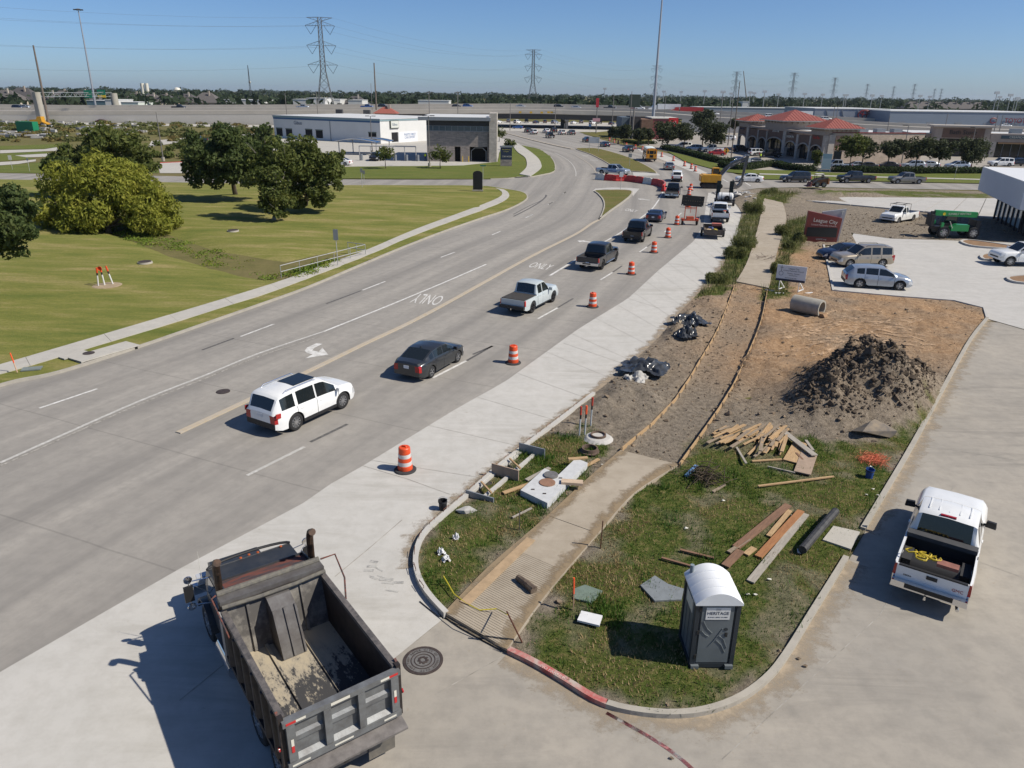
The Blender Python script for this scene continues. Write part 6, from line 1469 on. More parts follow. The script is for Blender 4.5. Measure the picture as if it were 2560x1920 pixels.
s2,z2=s_on(1192,1108,NC,v,frB);s3,z3_=s_on(1352,1195,NC,v,frB);bn=side_box('banner',M('banner_white',(.68,.69,.70),.6),s2,s3,z3_,z2,.12);lettering('PARTS FIRST',(s3-s2)*.115,M('banner_blue',(.04,.12,.30),.6),bn,tuple(v*((s2+s3)/2+.8)+u*-.14+Z3*(z2-.8)),(R(90),0,rz_v));lettering('CAR SPORT',(s3-s2)*.11,M('banner_blue',(.04,.12,.30),.6),bn,tuple(v*((s2+s3)/2+.8)+u*-.14+Z3*(z2-1.6)),(R(90),0,rz_v))
for px,py in((700,950),(930,955)):
 d=ray(*frB(px,py));k=(Hb+.1-CAMZ)/d.z;q_=Vector((d.x*k,d.y*k,0))-NC;MB().box((q_.x,q_.y,Hb+.75),(2.2,2.0,1.3)).build('roof_unit',M('unit_dark',(.05,.05,.052),.7),t)
m_canv=M('blue_canopy',(.025,.09,.22),.7,var=.15);
for cx_,cy_,w_,lab in((1430,1235,12,'blue arched shade canopy in front of the white metal building'),(1250,1290,12,'blue arched shade canopy closest to the oak trees')):
 d=ray(660+cx_/6.1444,270+(cy_-700)/6.1444)
for i,(px,py,lab)in enumerate(((840,1330,'blue vacuum canopy with white arches furthest from the stone car wash'),(1000,1300,'blue vacuum canopy with white arches between the oak and the black car'))):
 g=fB(px,py);t=thing('vacuum_canopy',lab,'canopy',(g.x-2,g.y+6*(1-i)+6,0),R(-6))
 MB().prof([(-5+1.0*k_,2.9+.55*math.sin(math.pi*k_/10))for k_ in range(11)]+[(5-1.0*k_,2.84+.55*math.sin(math.pi*k_/10))for k_ in range(11)],-2,2).build('shade_cloth',m_canv,t)
 for y in(-2.1,2.1):MB().tube([(-5+.5*k_,y,2.92+.6*math.sin(math.pi*k_/20))for k_ in range(21)],.09,6).build('arch_rib',m_polew,t)
 for x in(-4.5,4.5):MB().cyl((x,0,0),(x,0,3.0),.12,n=8).build('post',m_polew,t)
a,b=fB(775,1385),fB(1340,1352);t=thing('vacuum_line','white pipe beam on posts with vacuum stands at the car wash','vacuum rack',(a.x,b.y+.5,0));L_=b.x-a.x
MB().cyl((0,0,3.0),(L_,0,3.0),.13,n=8).build('beam',m_polew,t)
for k_ in range(6):
 x=L_*k_/5;MB().cyl((x,0,0),(x,0,3.0),.09,n=8).build('post',m_polew,t);MB().cyl((x+.4,0,0),(x+.4,0,1.3),.28,n=10).build('vacuum_can',m_gm,t)
g=fB(985,1352);vehicle(cross,P_black,'sport_utility_vehicle','black vehicle under the vacuum line at the car wash','car',(g.x,g.y+2.2),R(-92),z=.02)
g=fB(740,1388);vehicle(sedan,P_white,'sedan','white sedan with red stripe half hidden by the oak at the car wash','car',(g.x-1,g.y+1),R(170),z=.02)
g=fN(155,1085);t=thing('pylon_sign','dark blue car wash pylon sign on a stone base','sign',(g.x,g.y,.12));s_=24.0/24
MB().bb(-1.15,1.15,-.3,.3,0,1.25).build('base',m_stone,t);MB().bb(-1.15,1.15,-.28,.28,1.25,3.6).build('cabinet',M('sign_navy3',(.02,.03,.06),.5),t);MB().bb(-1.3,1.3,-.35,.35,3.6,3.9).build('cap',m_gm,t)
lettering('CAR WASH',.42,m_wt,t,(.15,-.29,1.85),sx=.9);lettering('Best Reviewed',.27,M('sign_yel',(.55,.5,.12),.6),t,(0,-.29,3.2));lettering('in Town!',.27,M('sign_yel',(.55,.5,.12),.6),t,(0,-.29,2.8))
g=fN(1500,858);t=thing('blank_sign','blank white board on two white posts in the grass median','sign',(g.x,g.y,.15),R(-12));MB().bb(-1.4,1.4,-.03,.03,2.0,3.5).build('board',M('blank_white',(.68,.68,.66),.6),t)
for x in(-1.2,1.2):MB().bb(x-.05,x+.05,-.05,.05,0,3.5).build('post',m_wt,t)
def pole_sign(g,h,pw,ph,mat,label,name='road_sign',rz=0,post=m_polew,z=.1,diamond=False,extra=None):
 t=thing(name,label,'sign',(g.x,g.y,z),rz);MB().cyl((0,.04,0),(0,.04,h),.035,n=6).build('post',post,t)
 MB().box((0,0,h-ph/2),(pw,.02,ph),ry=R(45)if diamond else 0).build('plate',mat,t)
 if extra:extra(t)
 return t
m_sgn=M('sign_alu',(.50,.53,.56),.5);m_sback=M('sign_back',(.22,.24,.25),.5,.4)
pole_sign(fN(1912,1445),2.6,.6,.75,m_sgn,'small white sign on the teardrop median',z=.15);pole_sign(fN(2050,1090),2.5,.7,.75,m_sback,'grey backed sign beside the silver pickup',z=.15)
pole_sign(V(730,577),3.0,.4,.9,m_sback,'grey backed road sign standing by the culvert railing',z=.15)
pole_sign(fB(890,1575),2.8,.35,.6,m_sback,'slim sign post on the verge opposite the car wash');pole_sign(fB(908,1555),2.2,.4,.55,m_sback,'short sign post beside the slim one opposite the car wash');pole_sign(fB(672,1550),2.0,.25,.5,m_wt,'white marker sign beside the oak group');pole_sign(fB(1902,1578),3.4,.9,.2,M('street_green',(.03,.14,.09),.5),'green street name sign at the side road corner')
pole_sign(fA(105,1425),2.4,.6,.75,m_wt,'white road sign on the far left verge');pole_sign(fA(250,1440),2.2,.3,.4,m_sback,'small grey sign on the far left verge')
pole_sign(fO(1430,1275),3.0,.95,.95,M('warning_yellow',(.72,.36,.02),.5),'yellow diamond signal ahead sign above the hedge',diamond=True,extra=lambda t:[MB().bb(-.14,.14,-.03,-.012,2.08,2.98).build('signal_symbol',m_blk,t),MB().lathe([(0,-.005),(.09,0)],10,(0,-.035,2.53),'Y').build('symbol_lamp',M('sym_amber',(.6,.3,.03),.5),t)])
pole_sign(fO(1780,1380),2.2,.7,.8,m_sgn,'white regulatory sign in front of the wavy hedge');pole_sign(fO(1735,1420),3.2,.9,.2,m_sgn,'pale street name sign on a thin pole by the hedge');pole_sign(fQ(1138,1300),2.6,.1,.9,m_wt,'thin white marker pole on the cross street verge')
pole_sign(fN(1440,570),3.2,1.0,1.0,M('sign_blue',(.05,.12,.28),.5),'blue sign at the corner before the bridge');pole_sign(fN(1780,545),2.4,.9,.9,m_sgn,'white square sign in the corner planting');pole_sign(fN(1050,512),2.2,.1,1.2,m_polew,'thin pale post at the kerb near the bridge')
g=fB(1858,1612);t=thing('monument_sign','black arched monument sign on the lawn by the side road','sign',(g.x,g.y,.2));q=MB();q.prof([(-.7,0),(-.7,2.5)]+[(.7*math.cos(a_),2.5+.4*math.sin(a_))for a_ in np.linspace(math.pi,0,9)]+[(.7,0)],-.12,.12);q.build('panel',M('sign_black',(.010,.010,.011),.5),t);MB().bb(-.8,.8,-.2,.2,0,.2).build('base',m_curb,t)
g=fP(1490,1180);t=thing('leasing_sign','leaning white leasing board on posts in front of the retail corner','sign',(g.x,g.y,.1),R(-15));MB().bb(-.85,.85,-.03,.03,.6,3.5).build('board',M('leasing_white',(.58,.62,.64),.5),t);MB().bb(-.85,.85,-.04,-.03,2.6,3.5).build('board_header',M('leasing_blue',(.35,.45,.5),.5),t)
for x in(-.8,.8):MB().bb(x-.05,x+.05,.03,.12,0,3.5).build('post',m_wt,t)
RCn=Vector((68.8,172.7,0));LCn=Vector((63.9,223.2,0));u=(LCn-RCn).normalized();v=Vector((u.y,-u.x,0));t=thing('retail_building','retail building with stone arches and three red hipped tower roofs','building',RCn);Lf=(LCn-RCn).length
B_(t,'hall',m_cream,u,v,.5,Lf-.4,2.6,23,0,6.3);rf_=B_(t,'roof',m_roofw,u,v,1.2,Lf-1,3,22.5,6.3,6.36);B_(t,'side_wall',m_cream,u,v,0,.5,1.5,23,0,6.55);B_(t,'side_cap',M('cap_red',(.20,.04,.035),.6),u,v,-.1,.6,1.2,23.1,6.55,6.75)
B_(t,'storefront',m_store,u,v,.5,Lf-.5,2.4,2.55,0,4.6)
for k_ in range(26):B_(t,'storefront_mullion',m_blk,u,v,.6+k_*1.95,.72+k_*1.95,2.3,2.4,0,4.4)
bays=[]
for x0,x1,top_,y_ in((1250,1435,5.9,760),(1060,1235,5.6,730),(868,1035,5.6,700),(590,832,6.0,640),(452,575,5.6,640),(300,440,5.6,620),(148,270,5.9,600)):
 s0,z_=s_on(x1,y_+90,RCn,u,frP);s1,_=s_on(x0,y_+90,RCn,u,frP);_,za=s_on((x0+x1)/2,y_,RCn,u,frP);bays.append((s0,s1,min(max(za,3.2),4.8),top_))
prev=0.0
for i,(s0,s1,za,tp)in enumerate(bays):
 c_,r_=(s0+s1)/2,(s1-s0)/2;B_(t,'pier',m_pier,u,v,prev,s0,-.12,.7,0,tp)
 rise=min(r_*.55,1.4);pts=[(s1,tp),(s0,tp)]+[(c_-r_*math.cos(a_),za-rise+rise*math.sin(a_))for a_ in np.linspace(0,math.pi,11)]
 mb=MB();n=len(pts);vs=[tuple(u*s_+v*d_+Z3*z_)for d_ in(.1,.5)for s_,z_ in pts];mb.add(vs,[tuple(range(n)),tuple(range(n,2*n))[::-1]]+[(k_,k_+n,(k_+1)%n+n,(k_+1)%n)for k_ in range(n)]);me=mb.mesh('spandrel',m_brown);bm=bmesh.new();bm.from_mesh(me);bmesh.ops.recalc_face_normals(bm,faces=bm.faces);bm.to_mesh(me);bm.free();link('spandrel',me,t)
 ar=MB();ar.tube([u*(c_-r_*math.cos(a_))+v*.02+Z3*(za-rise+rise*math.sin(a_)+.1)for a_ in np.linspace(0,math.pi,11)],.16,6);ar.build('arch_trim',m_pier,t);prev=s1
B_(t,'pier',m_pier,u,v,prev,Lf,-.12,.7,0,5.9);B_(t,'cornice',m_beige,u,v,0,Lf,-.2,.8,5.95,6.4)
def tower(s0,s1,d0,d1,z0,ze,za,nm,over=.9):
 tw=B_(t,nm,m_beige,u,v,s0,s1,d0,d1,z0,ze);e=over;q_=[u*a_+v*b_+Z3*(ze+.02)for a_,b_ in((s0-e,d0-e),(s1+e,d0-e),(s1+e,d1+e),(s0-e,d1+e))];ap=u*((s0+s1)/2)+v*((d0+d1)/2)+Z3*za
 mb=MB();mb.add(q_+[ap],[(0,4,1),(1,4,2),(2,4,3),(3,4,0),(0,1,2,3)]);me=mb.mesh('hip_roof',m_red);bm=bmesh.new();bm.from_mesh(me);bmesh.ops.recalc_face_normals(bm,faces=bm.faces);bm.to_mesh(me);bm.free();ro=link('hip_roof',me,tw)
 for a_,b_ in zip(q_,q_[1:]+q_[:1]):
  for k_ in range(1,14):
   p0=a_.lerp(b_,k_/14);f_=1-abs(k_/14-.5)*2;mid=(a_+b_)/2;p1=p0+(ap-mid)*(f_*.98);MB().bar(p0+Z3*.03,p1+Z3*.03,.06,.06).build('seam',m_red,ro)
 B_(tw,'eave',m_wt,u,v,s0-e*.95,s1+e*.95,d0-e*.95,d1+e*.95,ze-.18,ze-.0)
 for k_ in range(7):
  s_=s0+.3+(s1-s0-.6)*k_/6;B_(tw,'corbel',m_beige,u,v,s_-.12,s_+.12,d0-.45,d0,ze-.65,ze-.2)
  d_=d0+.3+(d1-d0-.6)*k_/6;B_(tw,'corbel',m_beige,u,v,s0-.45,s0,d_-.12,d_+.12,ze-.65,ze-.2)
 return tw
tower(-.1,7.2,-.1,7,6.4,7.5,9.6,'corner_tower',1.2);b3=bays[3];tower(b3[0]-1.3,b3[1]+1.2,-.4,9,6.4,8.4,10.9,'centre_tower',1.4);b6=bays[6];tower(b6[0]-1.4,Lf+.1,-.2,7,6.4,7.6,9.4,'end_tower',1.2)
rzr=math.atan2(-u.y,-u.x)
for s_,sz,px,py,mt in(('League City',.75,745,500,m_wt),('DENTAL CARE',.62,745,540,m_wt),('SALON SPA',.8,965,625,m_wt),('Thai Pho',.9,1365,640,M('sign_redl',(.45,.04,.03),.5)),('NAILS SPA',.7,228,500,M('sign_navyl',(.03,.04,.10),.5))):
 a_,z_=s_on(px,py,RCn,u,frP);lettering(s_,sz,mt,t,tuple(u*a_+v*-.16+Z3*min(z_,6.2 if px<1300 and px>800 else 7.6)),(R(90),0,rzr),depth=.03)
B_(t,'side_pilaster',M('pink_stucco',(.42,.26,.19),.9,var=.1),u,v,-.1,0,2.3,5.0,2.9,6.0);B_(t,'side_door',m_store,u,v,-.05,.02,2.4,4.2,0,2.7);B_(t,'sign_pier',m_pier,u,v,-.25,.0,.7,2.0,0,6.2)
for d_,c_,s_ in((5.6,2.6,2.2),(9,2.5,2.0),(13,2.4,2.0),(17,2.4,2.0),(8,12,2.0)):B_(t,'roof_unit',m_gm,u,v,c_,c_+1.8,d_,d_+s_,6.36,7.4)
q=MB();q.lathe([(0,-.02),(.9,-.02),(.9,.02)],20,axis='X');o=q.build('round_sign',m_wt,t);o.location=u*-.06+v*6.5+Z3*4.6;o.rotation_euler=(0,0,math.atan2(u.y,u.x))
a=Vector((104,203,0));b=Vector((190,184,0));u=(b-a).normalized();v=Vector((-u.y,u.x,0));t=thing('retail_strip','long beige retail strip with a tall sign portal and dark shopfronts','building',a)
B_(t,'hall',m_beige,u,v,0,86,3,22,0,5.4);B_(t,'roof',m_roofw,u,v,0,86,3,22,5.4,5.5);B_(t,'portal',m_beige,u,v,4.5,17.5,0,5,4.4,7.2);B_(t,'portal_cap',M('cap_beige',(.42,.38,.33),.8),u,v,3.8,18.2,-.6,5.6,7.2,7.6);B_(t,'portal_panel',m_brown,u,v,6.2,16,-.08,0,4.6,6.9)
for s_ in(4.5,16.2):B_(t,'portal_pier',m_pier,u,v,s_,s_+1.3,-.1,3,0,4.4)
B_(t,'parapet',m_beige,u,v,17.6,86,0,2.9,3.8,5.8)
for k_ in range(6):
 s_=18+k_*11;B_(t,'pier',m_pier,u,v,s_,s_+1.2,-.2,2,0,3.8);B_(t,'shopfront',m_store,u,v,s_+1.2,s_+11,2.2,2.35,0,3.8);B_(t,'awning',M('awning_tan',(.33,.2,.1),.8),u,v,s_+1.6,s_+10.6,-.1,.0,3.4,3.75)
 for j in range(5):B_(t,'shop_mullion',m_gm,u,v,s_+1.6+j*2,s_+1.7+j*2,2.1,2.2,0,3.6)
B_(t,'shopfront',m_store,u,v,5.8,16.2,2.2,2.35,0,4.4);rzs=math.atan2(u.y,u.x)
lettering('Bath Store',1.5,m_blk,t,tuple(u*11+v*-.12+Z3*5.9),(R(90),0,rzs),depth=.04);bo_=B_(t,'sign_board',M('sign_teal',(.04,.07,.09),.5),u,v,20,28.5,-.1,0,4.6,5.4);lettering('CREAMOVERS',.75,m_wt,bo_,tuple(u*24.2+v*-.13+Z3*5),(R(90),0,rzs));lettering('RestoreHyper',1.0,m_blk,t,tuple(u*37+v*-.08+Z3*4.9),(R(90),0,rzs))
for s_ in(25,45,60):B_(t,'roof_unit',m_gm,u,v,s_,s_+2.5,8,10,5.5,6.8)
B_(t,'service_wall',m_dark,u,v,-6,0,6,6.3,0,4.2)
a=G(2280+1430/7.539,400+1110/7.539);b=G(2280+1890/7.539,400+1390/7.539);u=(b-a).normalized();v=Vector((-u.y,u.x,0));L_=(b-a).length;t=thing('unfinished_building','white box building with bare steel posts and glass below','building',a)
B_(t,'upper_box',M('box_white',(.52,.55,.60),.5,var=.05,space='pos',scale=.5),u,v,-1.6,L_+6,-1.5,22,3.3,5.95);B_(t,'roof',M('box_roof',(.66,.67,.67),.5),u,v,-1.6,L_+6,-1.5,22,5.95,6.05);B_(t,'soffit',m_gm,u,v,-1.5,L_+5.9,-1.4,21,3.22,3.3)
for k_ in range(8):B_(t,'steel_post',M('steel_dark',(.055,.045,.05),.6,.3),u,v,k_*L_/6.2,k_*L_/6.2+.22,.5,.7,0,3.22)
for k_ in range(6):B_(t,'pane',M('store_pane',(.30,.38,.40),.1,spec=.6),u,v,k_*L_/6.2+.3,(k_+1)*L_/6.2-.15,.62,.66,.5,2.9)
B_(t,'core_wall',M('core_dark',(.06,.05,.045),.9),u,v,L_*.8,L_+6,.8,20,0,3.2);B_(t,'core_wall',M('core_dark',(.06,.05,.045),.9),u,v,0,L_*.8,5,5.2,0,3.2)
for k_ in range(4):MB().box((3.5-k_*.8,-1.2-k_*.4,.3),(.8,.5,.4),rz=k_).build('debris_crate',m_wlum,t)
t=thing('burger_restaurant','brown and maroon drive through restaurant with red logo sign','building',(0,0,0));Yj=262.0
fCa=lambda x,y:AT(1260+x/3.3515,180+y/3.3515,Yj)
def wall_px(x0,x1,ytop,mat,name,dep,dy=0):
 a,b=fCa(x0,ytop),fCa(x1,ytop);return MB().bb(a.x,b.x,Yj+dy,Yj+dy+dep,0,(a.z+b.z)/2).build(name,mat,t)
wall_px(1010,1085,384,M('jk_grey',(.10,.13,.16),.7),'grey_wing',14,6);wall_px(1085,1160,376,M('jk_dark',(.05,.045,.045),.8),'dark_wing',14,3);wall_px(1155,1252,398,stonemat('jk_brick',(.20,.11,.07),(.15,.08,.05),(.22,.16,.12),.5,.2),'brick_front',15,0)
mr=wall_px(1252,1462,392,M('jk_maroon',(.23,.06,.065),.7,var=.1,space='pos'),'maroon_wall',13,2);a,b=fCa(1250,392),fCa(1464,392);MB().bb(a.x-.2,b.x+.2,Yj+1.8,Yj+15.2,a.z,a.z+.35).build('parapet_cap',m_wt,mr)
a=fCa(1428,425);q=MB();q.box((a.x,Yj+1.9,a.z),(3.2,.25,3.0));lg=q.build('logo_sign',M('logo_red',(.5,.02,.025),.4),t);lettering('Jack',1.5,m_wt,lg,(a.x,Yj+1.76,a.z),depth=.02);MB().box((a.x,Yj+1.85,a.z-1.9),(3.0,.2,.5)).build('logo_strip',m_wt,lg)
tag(t,None,None)
fw_pts=[(-620,348),(-420,342),(-207,338.7),(-60,337),(5,336),(50,329),(82,320),(160,304),(260,290),(420,275),(700,255)]
fz=[(-620,2.8),(-420,3.0),(-207,3.5),(-60,5.8),(5,6.9),(57,6.5),(82,5.0),(160,2.7),(260,1.8),(420,.9),(700,.5)]
fwl=resample(smooth_line([Vector((x,y,0))for x,y in fw_pts],6),10);zdeck=lambda x:float(np.interp(x,[p[0]for p in fz],[p[1]for p in fz]));DW=40.0
def deck_strip(name,w0,w1,dz0,dz1,mat,pick=lambda x:True,parent=None):
 a,b=offset(fwl,w0),offset(fwl,w1);mb=MB()
 for i in range(len(fwl)-1):
  if not(pick(fwl[i].x)and pick(fwl[i+1].x)):continue
  za,zb_=zdeck(fwl[i].x)+.03*w0,zdeck(fwl[i+1].x)+.03*w0;zc,ze_=za+.03*(w1-w0),zb_+.03*(w1-w0);g0=(lambda z:-.1)if dz0 is None else(lambda z:z+dz0)
  vs=[(a[i].x,a[i].y,g0(za)),(a[i+1].x,a[i+1].y,g0(zb_)),(b[i+1].x,b[i+1].y,g0(zb_)),(b[i].x,b[i].y,g0(za)),(a[i].x,a[i].y,za+dz1),(a[i+1].x,a[i+1].y,zb_+dz1),(b[i+1].x,b[i+1].y,ze_+dz1),(b[i].x,b[i].y,zc+dz1)]
  mb.add(vs,[(0,3,2,1),(4,5,6,7),(0,1,5,4),(1,2,6,5),(2,3,7,6),(3,0,4,7)])
 return mb.build(name,mat,parent)
on_br=lambda x:-52<x<60
fwy=deck_strip('freeway',0.3,DW-.3,-1.0,0,M('freeway_deck',(.30,.285,.26),.9,var=.15,space='pos',scale=.1));fwy['kind']='structure'
m_par=M('parapet_concrete',(.52,.475,.40),.9,var=.1,space='pos',scale=.2)
deck_strip('near_parapet',0,.3,-.8,.8,m_par,parent=fwy);deck_strip('far_parapet',DW-.3,DW,-.8,1.5,m_par,parent=fwy);deck_strip('median_barrier',DW*.5-.3,DW*.5+.3,-.2,1.1,m_par,parent=fwy)
deck_strip('lane_band',DW*.18,DW*.18+.25,.004,.012,m_wt,parent=fwy)
rw_=deck_strip('retaining_wall',.05,1.0,None,-.8,m_wallc,lambda x:not on_br(x));tag(rw_,'long pale concrete retaining wall under the freeway','wall');tag(deck_strip('retaining_wall',DW-1,DW-.05,None,-.8,m_wallc,lambda x:not on_br(x)),'concrete retaining wall on the far side of the freeway','wall')
br=thing('freeway_bridge','dark girder bridge carrying the freeway over the road','bridge',(0,0,0))
gm_=M('girder_dark',(.05,.048,.045),.8)
for k_ in range(6):deck_strip('girder',.4+k_*7.6,1.4+k_*7.6,-3.0,-1.0,gm_,on_br,br)
m_col=M('pier_concrete',(.30,.28,.25),.9,var=.1)
for xx,pw in((-16,1.0),(22,1.0)):
 y0=np.interp(xx,[p.x for p in fwl],[p.y for p in fwl]);MB().bb(xx-.9,xx+.9,y0+.5,y0+DW-.5,3.2,zdeck(xx)-2.9).build('pier_cap',m_col,br)
 for k_ in range(6):MB().cyl((xx,y0+1.5+k_*7.2,0),(xx,y0+1.5+k_*7.2,3.2),.6,n=10).build('pier_column',m_col,br)
for xx in(-51,58):
 y0=np.interp(xx,[p.x for p in fwl],[p.y for p in fwl]);MB().bb(xx-1,xx+1,y0+.2,y0+DW-.2,-.1,zdeck(xx)-1.1).build('abutment',m_wallc,br)
sheet('frontage_road',[Vector((-600,318,0)),Vector((-200,316,0)),Vector((60,310,0)),Vector((140,290,0)),Vector((300,262,0)),Vector((300,285,0)),Vector((160,300,0)),Vector((82,317,0)),Vector((58,325,0)),Vector((60,420,0)),Vector((-52,420,0)),Vector((-52,334,0)),Vector((-600,344,0))],m_walk,.01)
for xpx,n_,lab in((215,3,'signal mast left of the bridge piers'),(905,2,'signal mast right of the bridge piers')):
 g=fN(xpx,530);t=thing('signal_mast','dark traffic '+lab,'traffic signal',(g.x,g.y,0));MB().cyl((0,0,0),(0,0,10.5),.16,.1,8).build('mast',m_pole,t);MB().cyl((0,0,6.8),((14 if n_==3 else-4),2,7.2),.09,n=6).build('arm',m_pole,t)
 for k_ in range(n_):x=(4+k_*4.3)if n_==3 else-1.5-k_*1.3;MB().bb(x-.5,x+.5,.3,.5,6.6,7.3).build('signal_head',M('signal_yellow',(.55,.33,.02),.5),t)
def light_pole(g,h,label,arms=1,name='light_pole',mat=m_pole,base=True,r=.12,cat='light pole',z=0.0):
 t=thing(name,label,cat,(g.x,g.y,z));MB().cyl((0,0,0),(0,0,h),r,r*.6,8).build('pole',mat,t)
 if base:MB().cyl((0,0,0),(0,0,.8),r*2.6,n=10).build('base',m_curb,t)
 for k_ in range(arms):sgn=1 if k_%2 else-1;MB().box((sgn*.75,0,h),(.9,.35,.14)).build('lamp_head',m_blk,t);MB().bar((0,0,h-.05),(sgn*.5,0,h),.08).build('arm',mat,t)
 return t
light_pole(fB(1455,1400),9.6,'tall light pole on the grass edge by the stone car wash',2);light_pole(fB(975,1290),8.5,'dark light pole in the car wash yard',2);light_pole(fA(1370,1350),9.5,'slim light pole behind the bright green tree',0)
light_pole(fP(45,965),17,'slender dark pole beside the retail car park entrance',0,'utility_pole',m_wood,False,.14,'utility pole')
light_pole(fQ(315,1100),8.6,'light pole between the retail car park trees',1);light_pole(fQ(1345,1050),8.0,'light pole in front of the tall sign portal',1);light_pole(fP(1905,1040),8.2,'light pole above the tree at the retail corner',1)
for(x,y,Y,yt,lab)in((1575,420,240,280,'dark utility pole beyond the tree clump near the restaurant'),):
 pass
def tallpole(xb,xt,yt,Y,label,r=.16,mat=m_wood,name='utility_pole',cross=0,frm=None,cat='utility pole',lean=True,mast=False):
 top=AT(xt,yt,Y);bx=G(xb,307).x if lean else top.x
 t=thing(name,label,cat,(bx,Y,0));MB().cyl((0,0,0),(top.x-bx,0,top.z),r,r*.55,8).build('pole',mat,t)
 for k_ in range(cross):MB().bar((top.x-bx-1.4,0,top.z-.5-k_*1.3),(top.x-bx+1.4,0,top.z-.5-k_*1.3),.14).build('crossarm',mat,t)
 return t
def high_mast(xb,xt,yt,Y,label,lamps=True,r=.55):
 top=AT(xt,yt,Y);t=thing('high_mast_light',label,'light mast',(top.x,Y,0));MB().cyl((0,0,0),(0,0,top.z),r,r*.38,12).build('mast',M('mast_steel',(.34,.36,.39),.45,.4),t,True)
 MB().lathe([(.5,0),(1.3,.1),(1.3,.25),(.4,.5)],12,(0,0,top.z-.4)).build('ring',m_pole,t)
 for k_ in range(8):a_=k_*math.pi/4;MB().box((1.7*math.cos(a_),1.7*math.sin(a_),top.z-.4),(.9,.45,.4),rz=a_).build('floodlight',m_blk,t)
high_mast(237,195,22,385,'tall grey high mast light beyond the green freeway signs',r=.55);high_mast(1634,1658,-35,292,'very tall steel mast rising behind the drive through restaurant',r=.62)
tallpole(121,83,113,330,'leaning brown transmission pole in front of the sign gantry',.55,m_wood);tallpole(940,935,157,345,'tall brown power pole beyond the white metal building',.42,m_wood,lean=False)
for xb,yt,Y,lab,r_ in((712,232,325,'thin pole behind the white metal building roof end',.2),(790,228,325,'second thin pole behind the white metal building roof',.2),(1072,228,300,'utility pole behind the stone car wash roof',.2),(1144,228,300,'utility pole with equipment box near the stone car wash',.2),(927,208,352,'white lamp pole beside the tall brown power pole',.15),(1535,233,250,'thin wooden pole left of the restaurant',.16),(1580,228,255,'thin pole near the dark sign tower',.16),(1665,232,268,'lamp pole right of the very tall mast',.14),(1808,231,250,'tall lamp pole behind the round trees',.16),(1834,236,235,'utility pole beside the retail end tower',.18),(1758,292,262,'short pale lamp pole above the trees',.14),(2087,268,240,'dark bent pole behind the retail hall',.16),(2225,290,245,'dark pole right of the retail hall',.16),(2370,284,250,'pole in front of the grey dealership wall',.16),(2495,287,250,'tall pole near the dealership lettering',.18),(2508,287,252,'twin tall pole near the dealership lettering',.18),(2095,268,262,'slim pole between the retail hall and freeway',.14)):
 tallpole(xb,xb,yt,Y,lab,r_,m_pole,'utility_pole',1 if Y==300 else 0,lean=False)
g=fN(1535,575);t=thing('pylon_sign','slim red and white pylon sign at the bridge corner','sign',(g.x,g.y,0));MB().cyl((0,0,0),(0,0,10),.2,n=8).build('post',m_pole,t);MB().box((0,0,11),(1.1,.5,3.2)).build('cabinet',M('pylon_red',(.45,.03,.04),.5),t);MB().box((-.1,-.02,4.9),(2.8,.4,1.2)).build('lower_board',M('pylon_pink',(.55,.3,.33),.5),t)
tp=AT(1588,236,262);t=thing('pylon_sign','dark tall pylon sign tower beside the restaurant','sign',(tp.x,262,0));MB().cyl((0,0,0),(0,0,tp.z-2),.25,n=8).build('post',m_pole,t);MB().box((0,0,tp.z-2),(3.6,.6,4)).build('cabinet',M('pylon_dark',(.04,.055,.04),.5),t)
ga=AT(130,304,344);t=thing('sign_gantry','truss sign gantry on thick concrete columns across the freeway','gantry',(-201.5,333,0));
m_col2=M('column_concrete',(.36,.34,.29),.9,var=.1,scale=.5);mg2=M('gantry_steel',(.42,.45,.45),.5,.5)
xr_=AT(292,268,388).x+201.5
MB().cyl((0,0,0),(0,0,12.0),1.75,1.6,16).build('column',m_col2,t,True);MB().cyl((xr_,54,0),(xr_,54,11.7),1.75,1.6,16).build('column',m_col2,t,True)
A_,B2=Vector((1,0,0)),Vector((xr_-1,54,0));dn=(B2-A_)
for z in(10.2,11.9):
 for o_ in(-.7,.7):MB().bar(A_+Vector((-o_*.6,o_*.6,z)),B2+Vector((-o_*.6,o_*.6,z)),.16).build('chord',mg2,t)
for k_ in range(28):
 p0=A_+dn*(k_/28);p1=A_+dn*((k_+1)/28);MB().bar(p0+Z3*(10.2 if k_%2 else 11.9),p1+Z3*(11.9 if k_%2 else 10.2),.1).build('lattice',mg2,t)
m_gs=M('sign_green',(.005,.16,.09),.5)
for f_,w_,z0,z1,txt in((.66,3.6,9.5,13.0,'Galveston'),(.86,3.8,10.8,13.2,'EXIT 22')):
 p=A_+dn*f_;s_=MB().box((p.x,p.y-1,(z0+z1)/2),(w_,.15,z1-z0)).build('sign_panel',m_gs,t);lettering(txt,.7,m_wt,s_,(p.x,p.y-1.1,(z0+z1)/2),depth=.02)
 if txt.startswith('EXIT'):MB().box((p.x,p.y-1,z0-.5),(w_,.15,1.0)).build('exit_panel',M('exit_yellow',(.65,.45,.02),.5),s_)
m_lat=M('tower_steel',(.12,.125,.13),.6,.3)
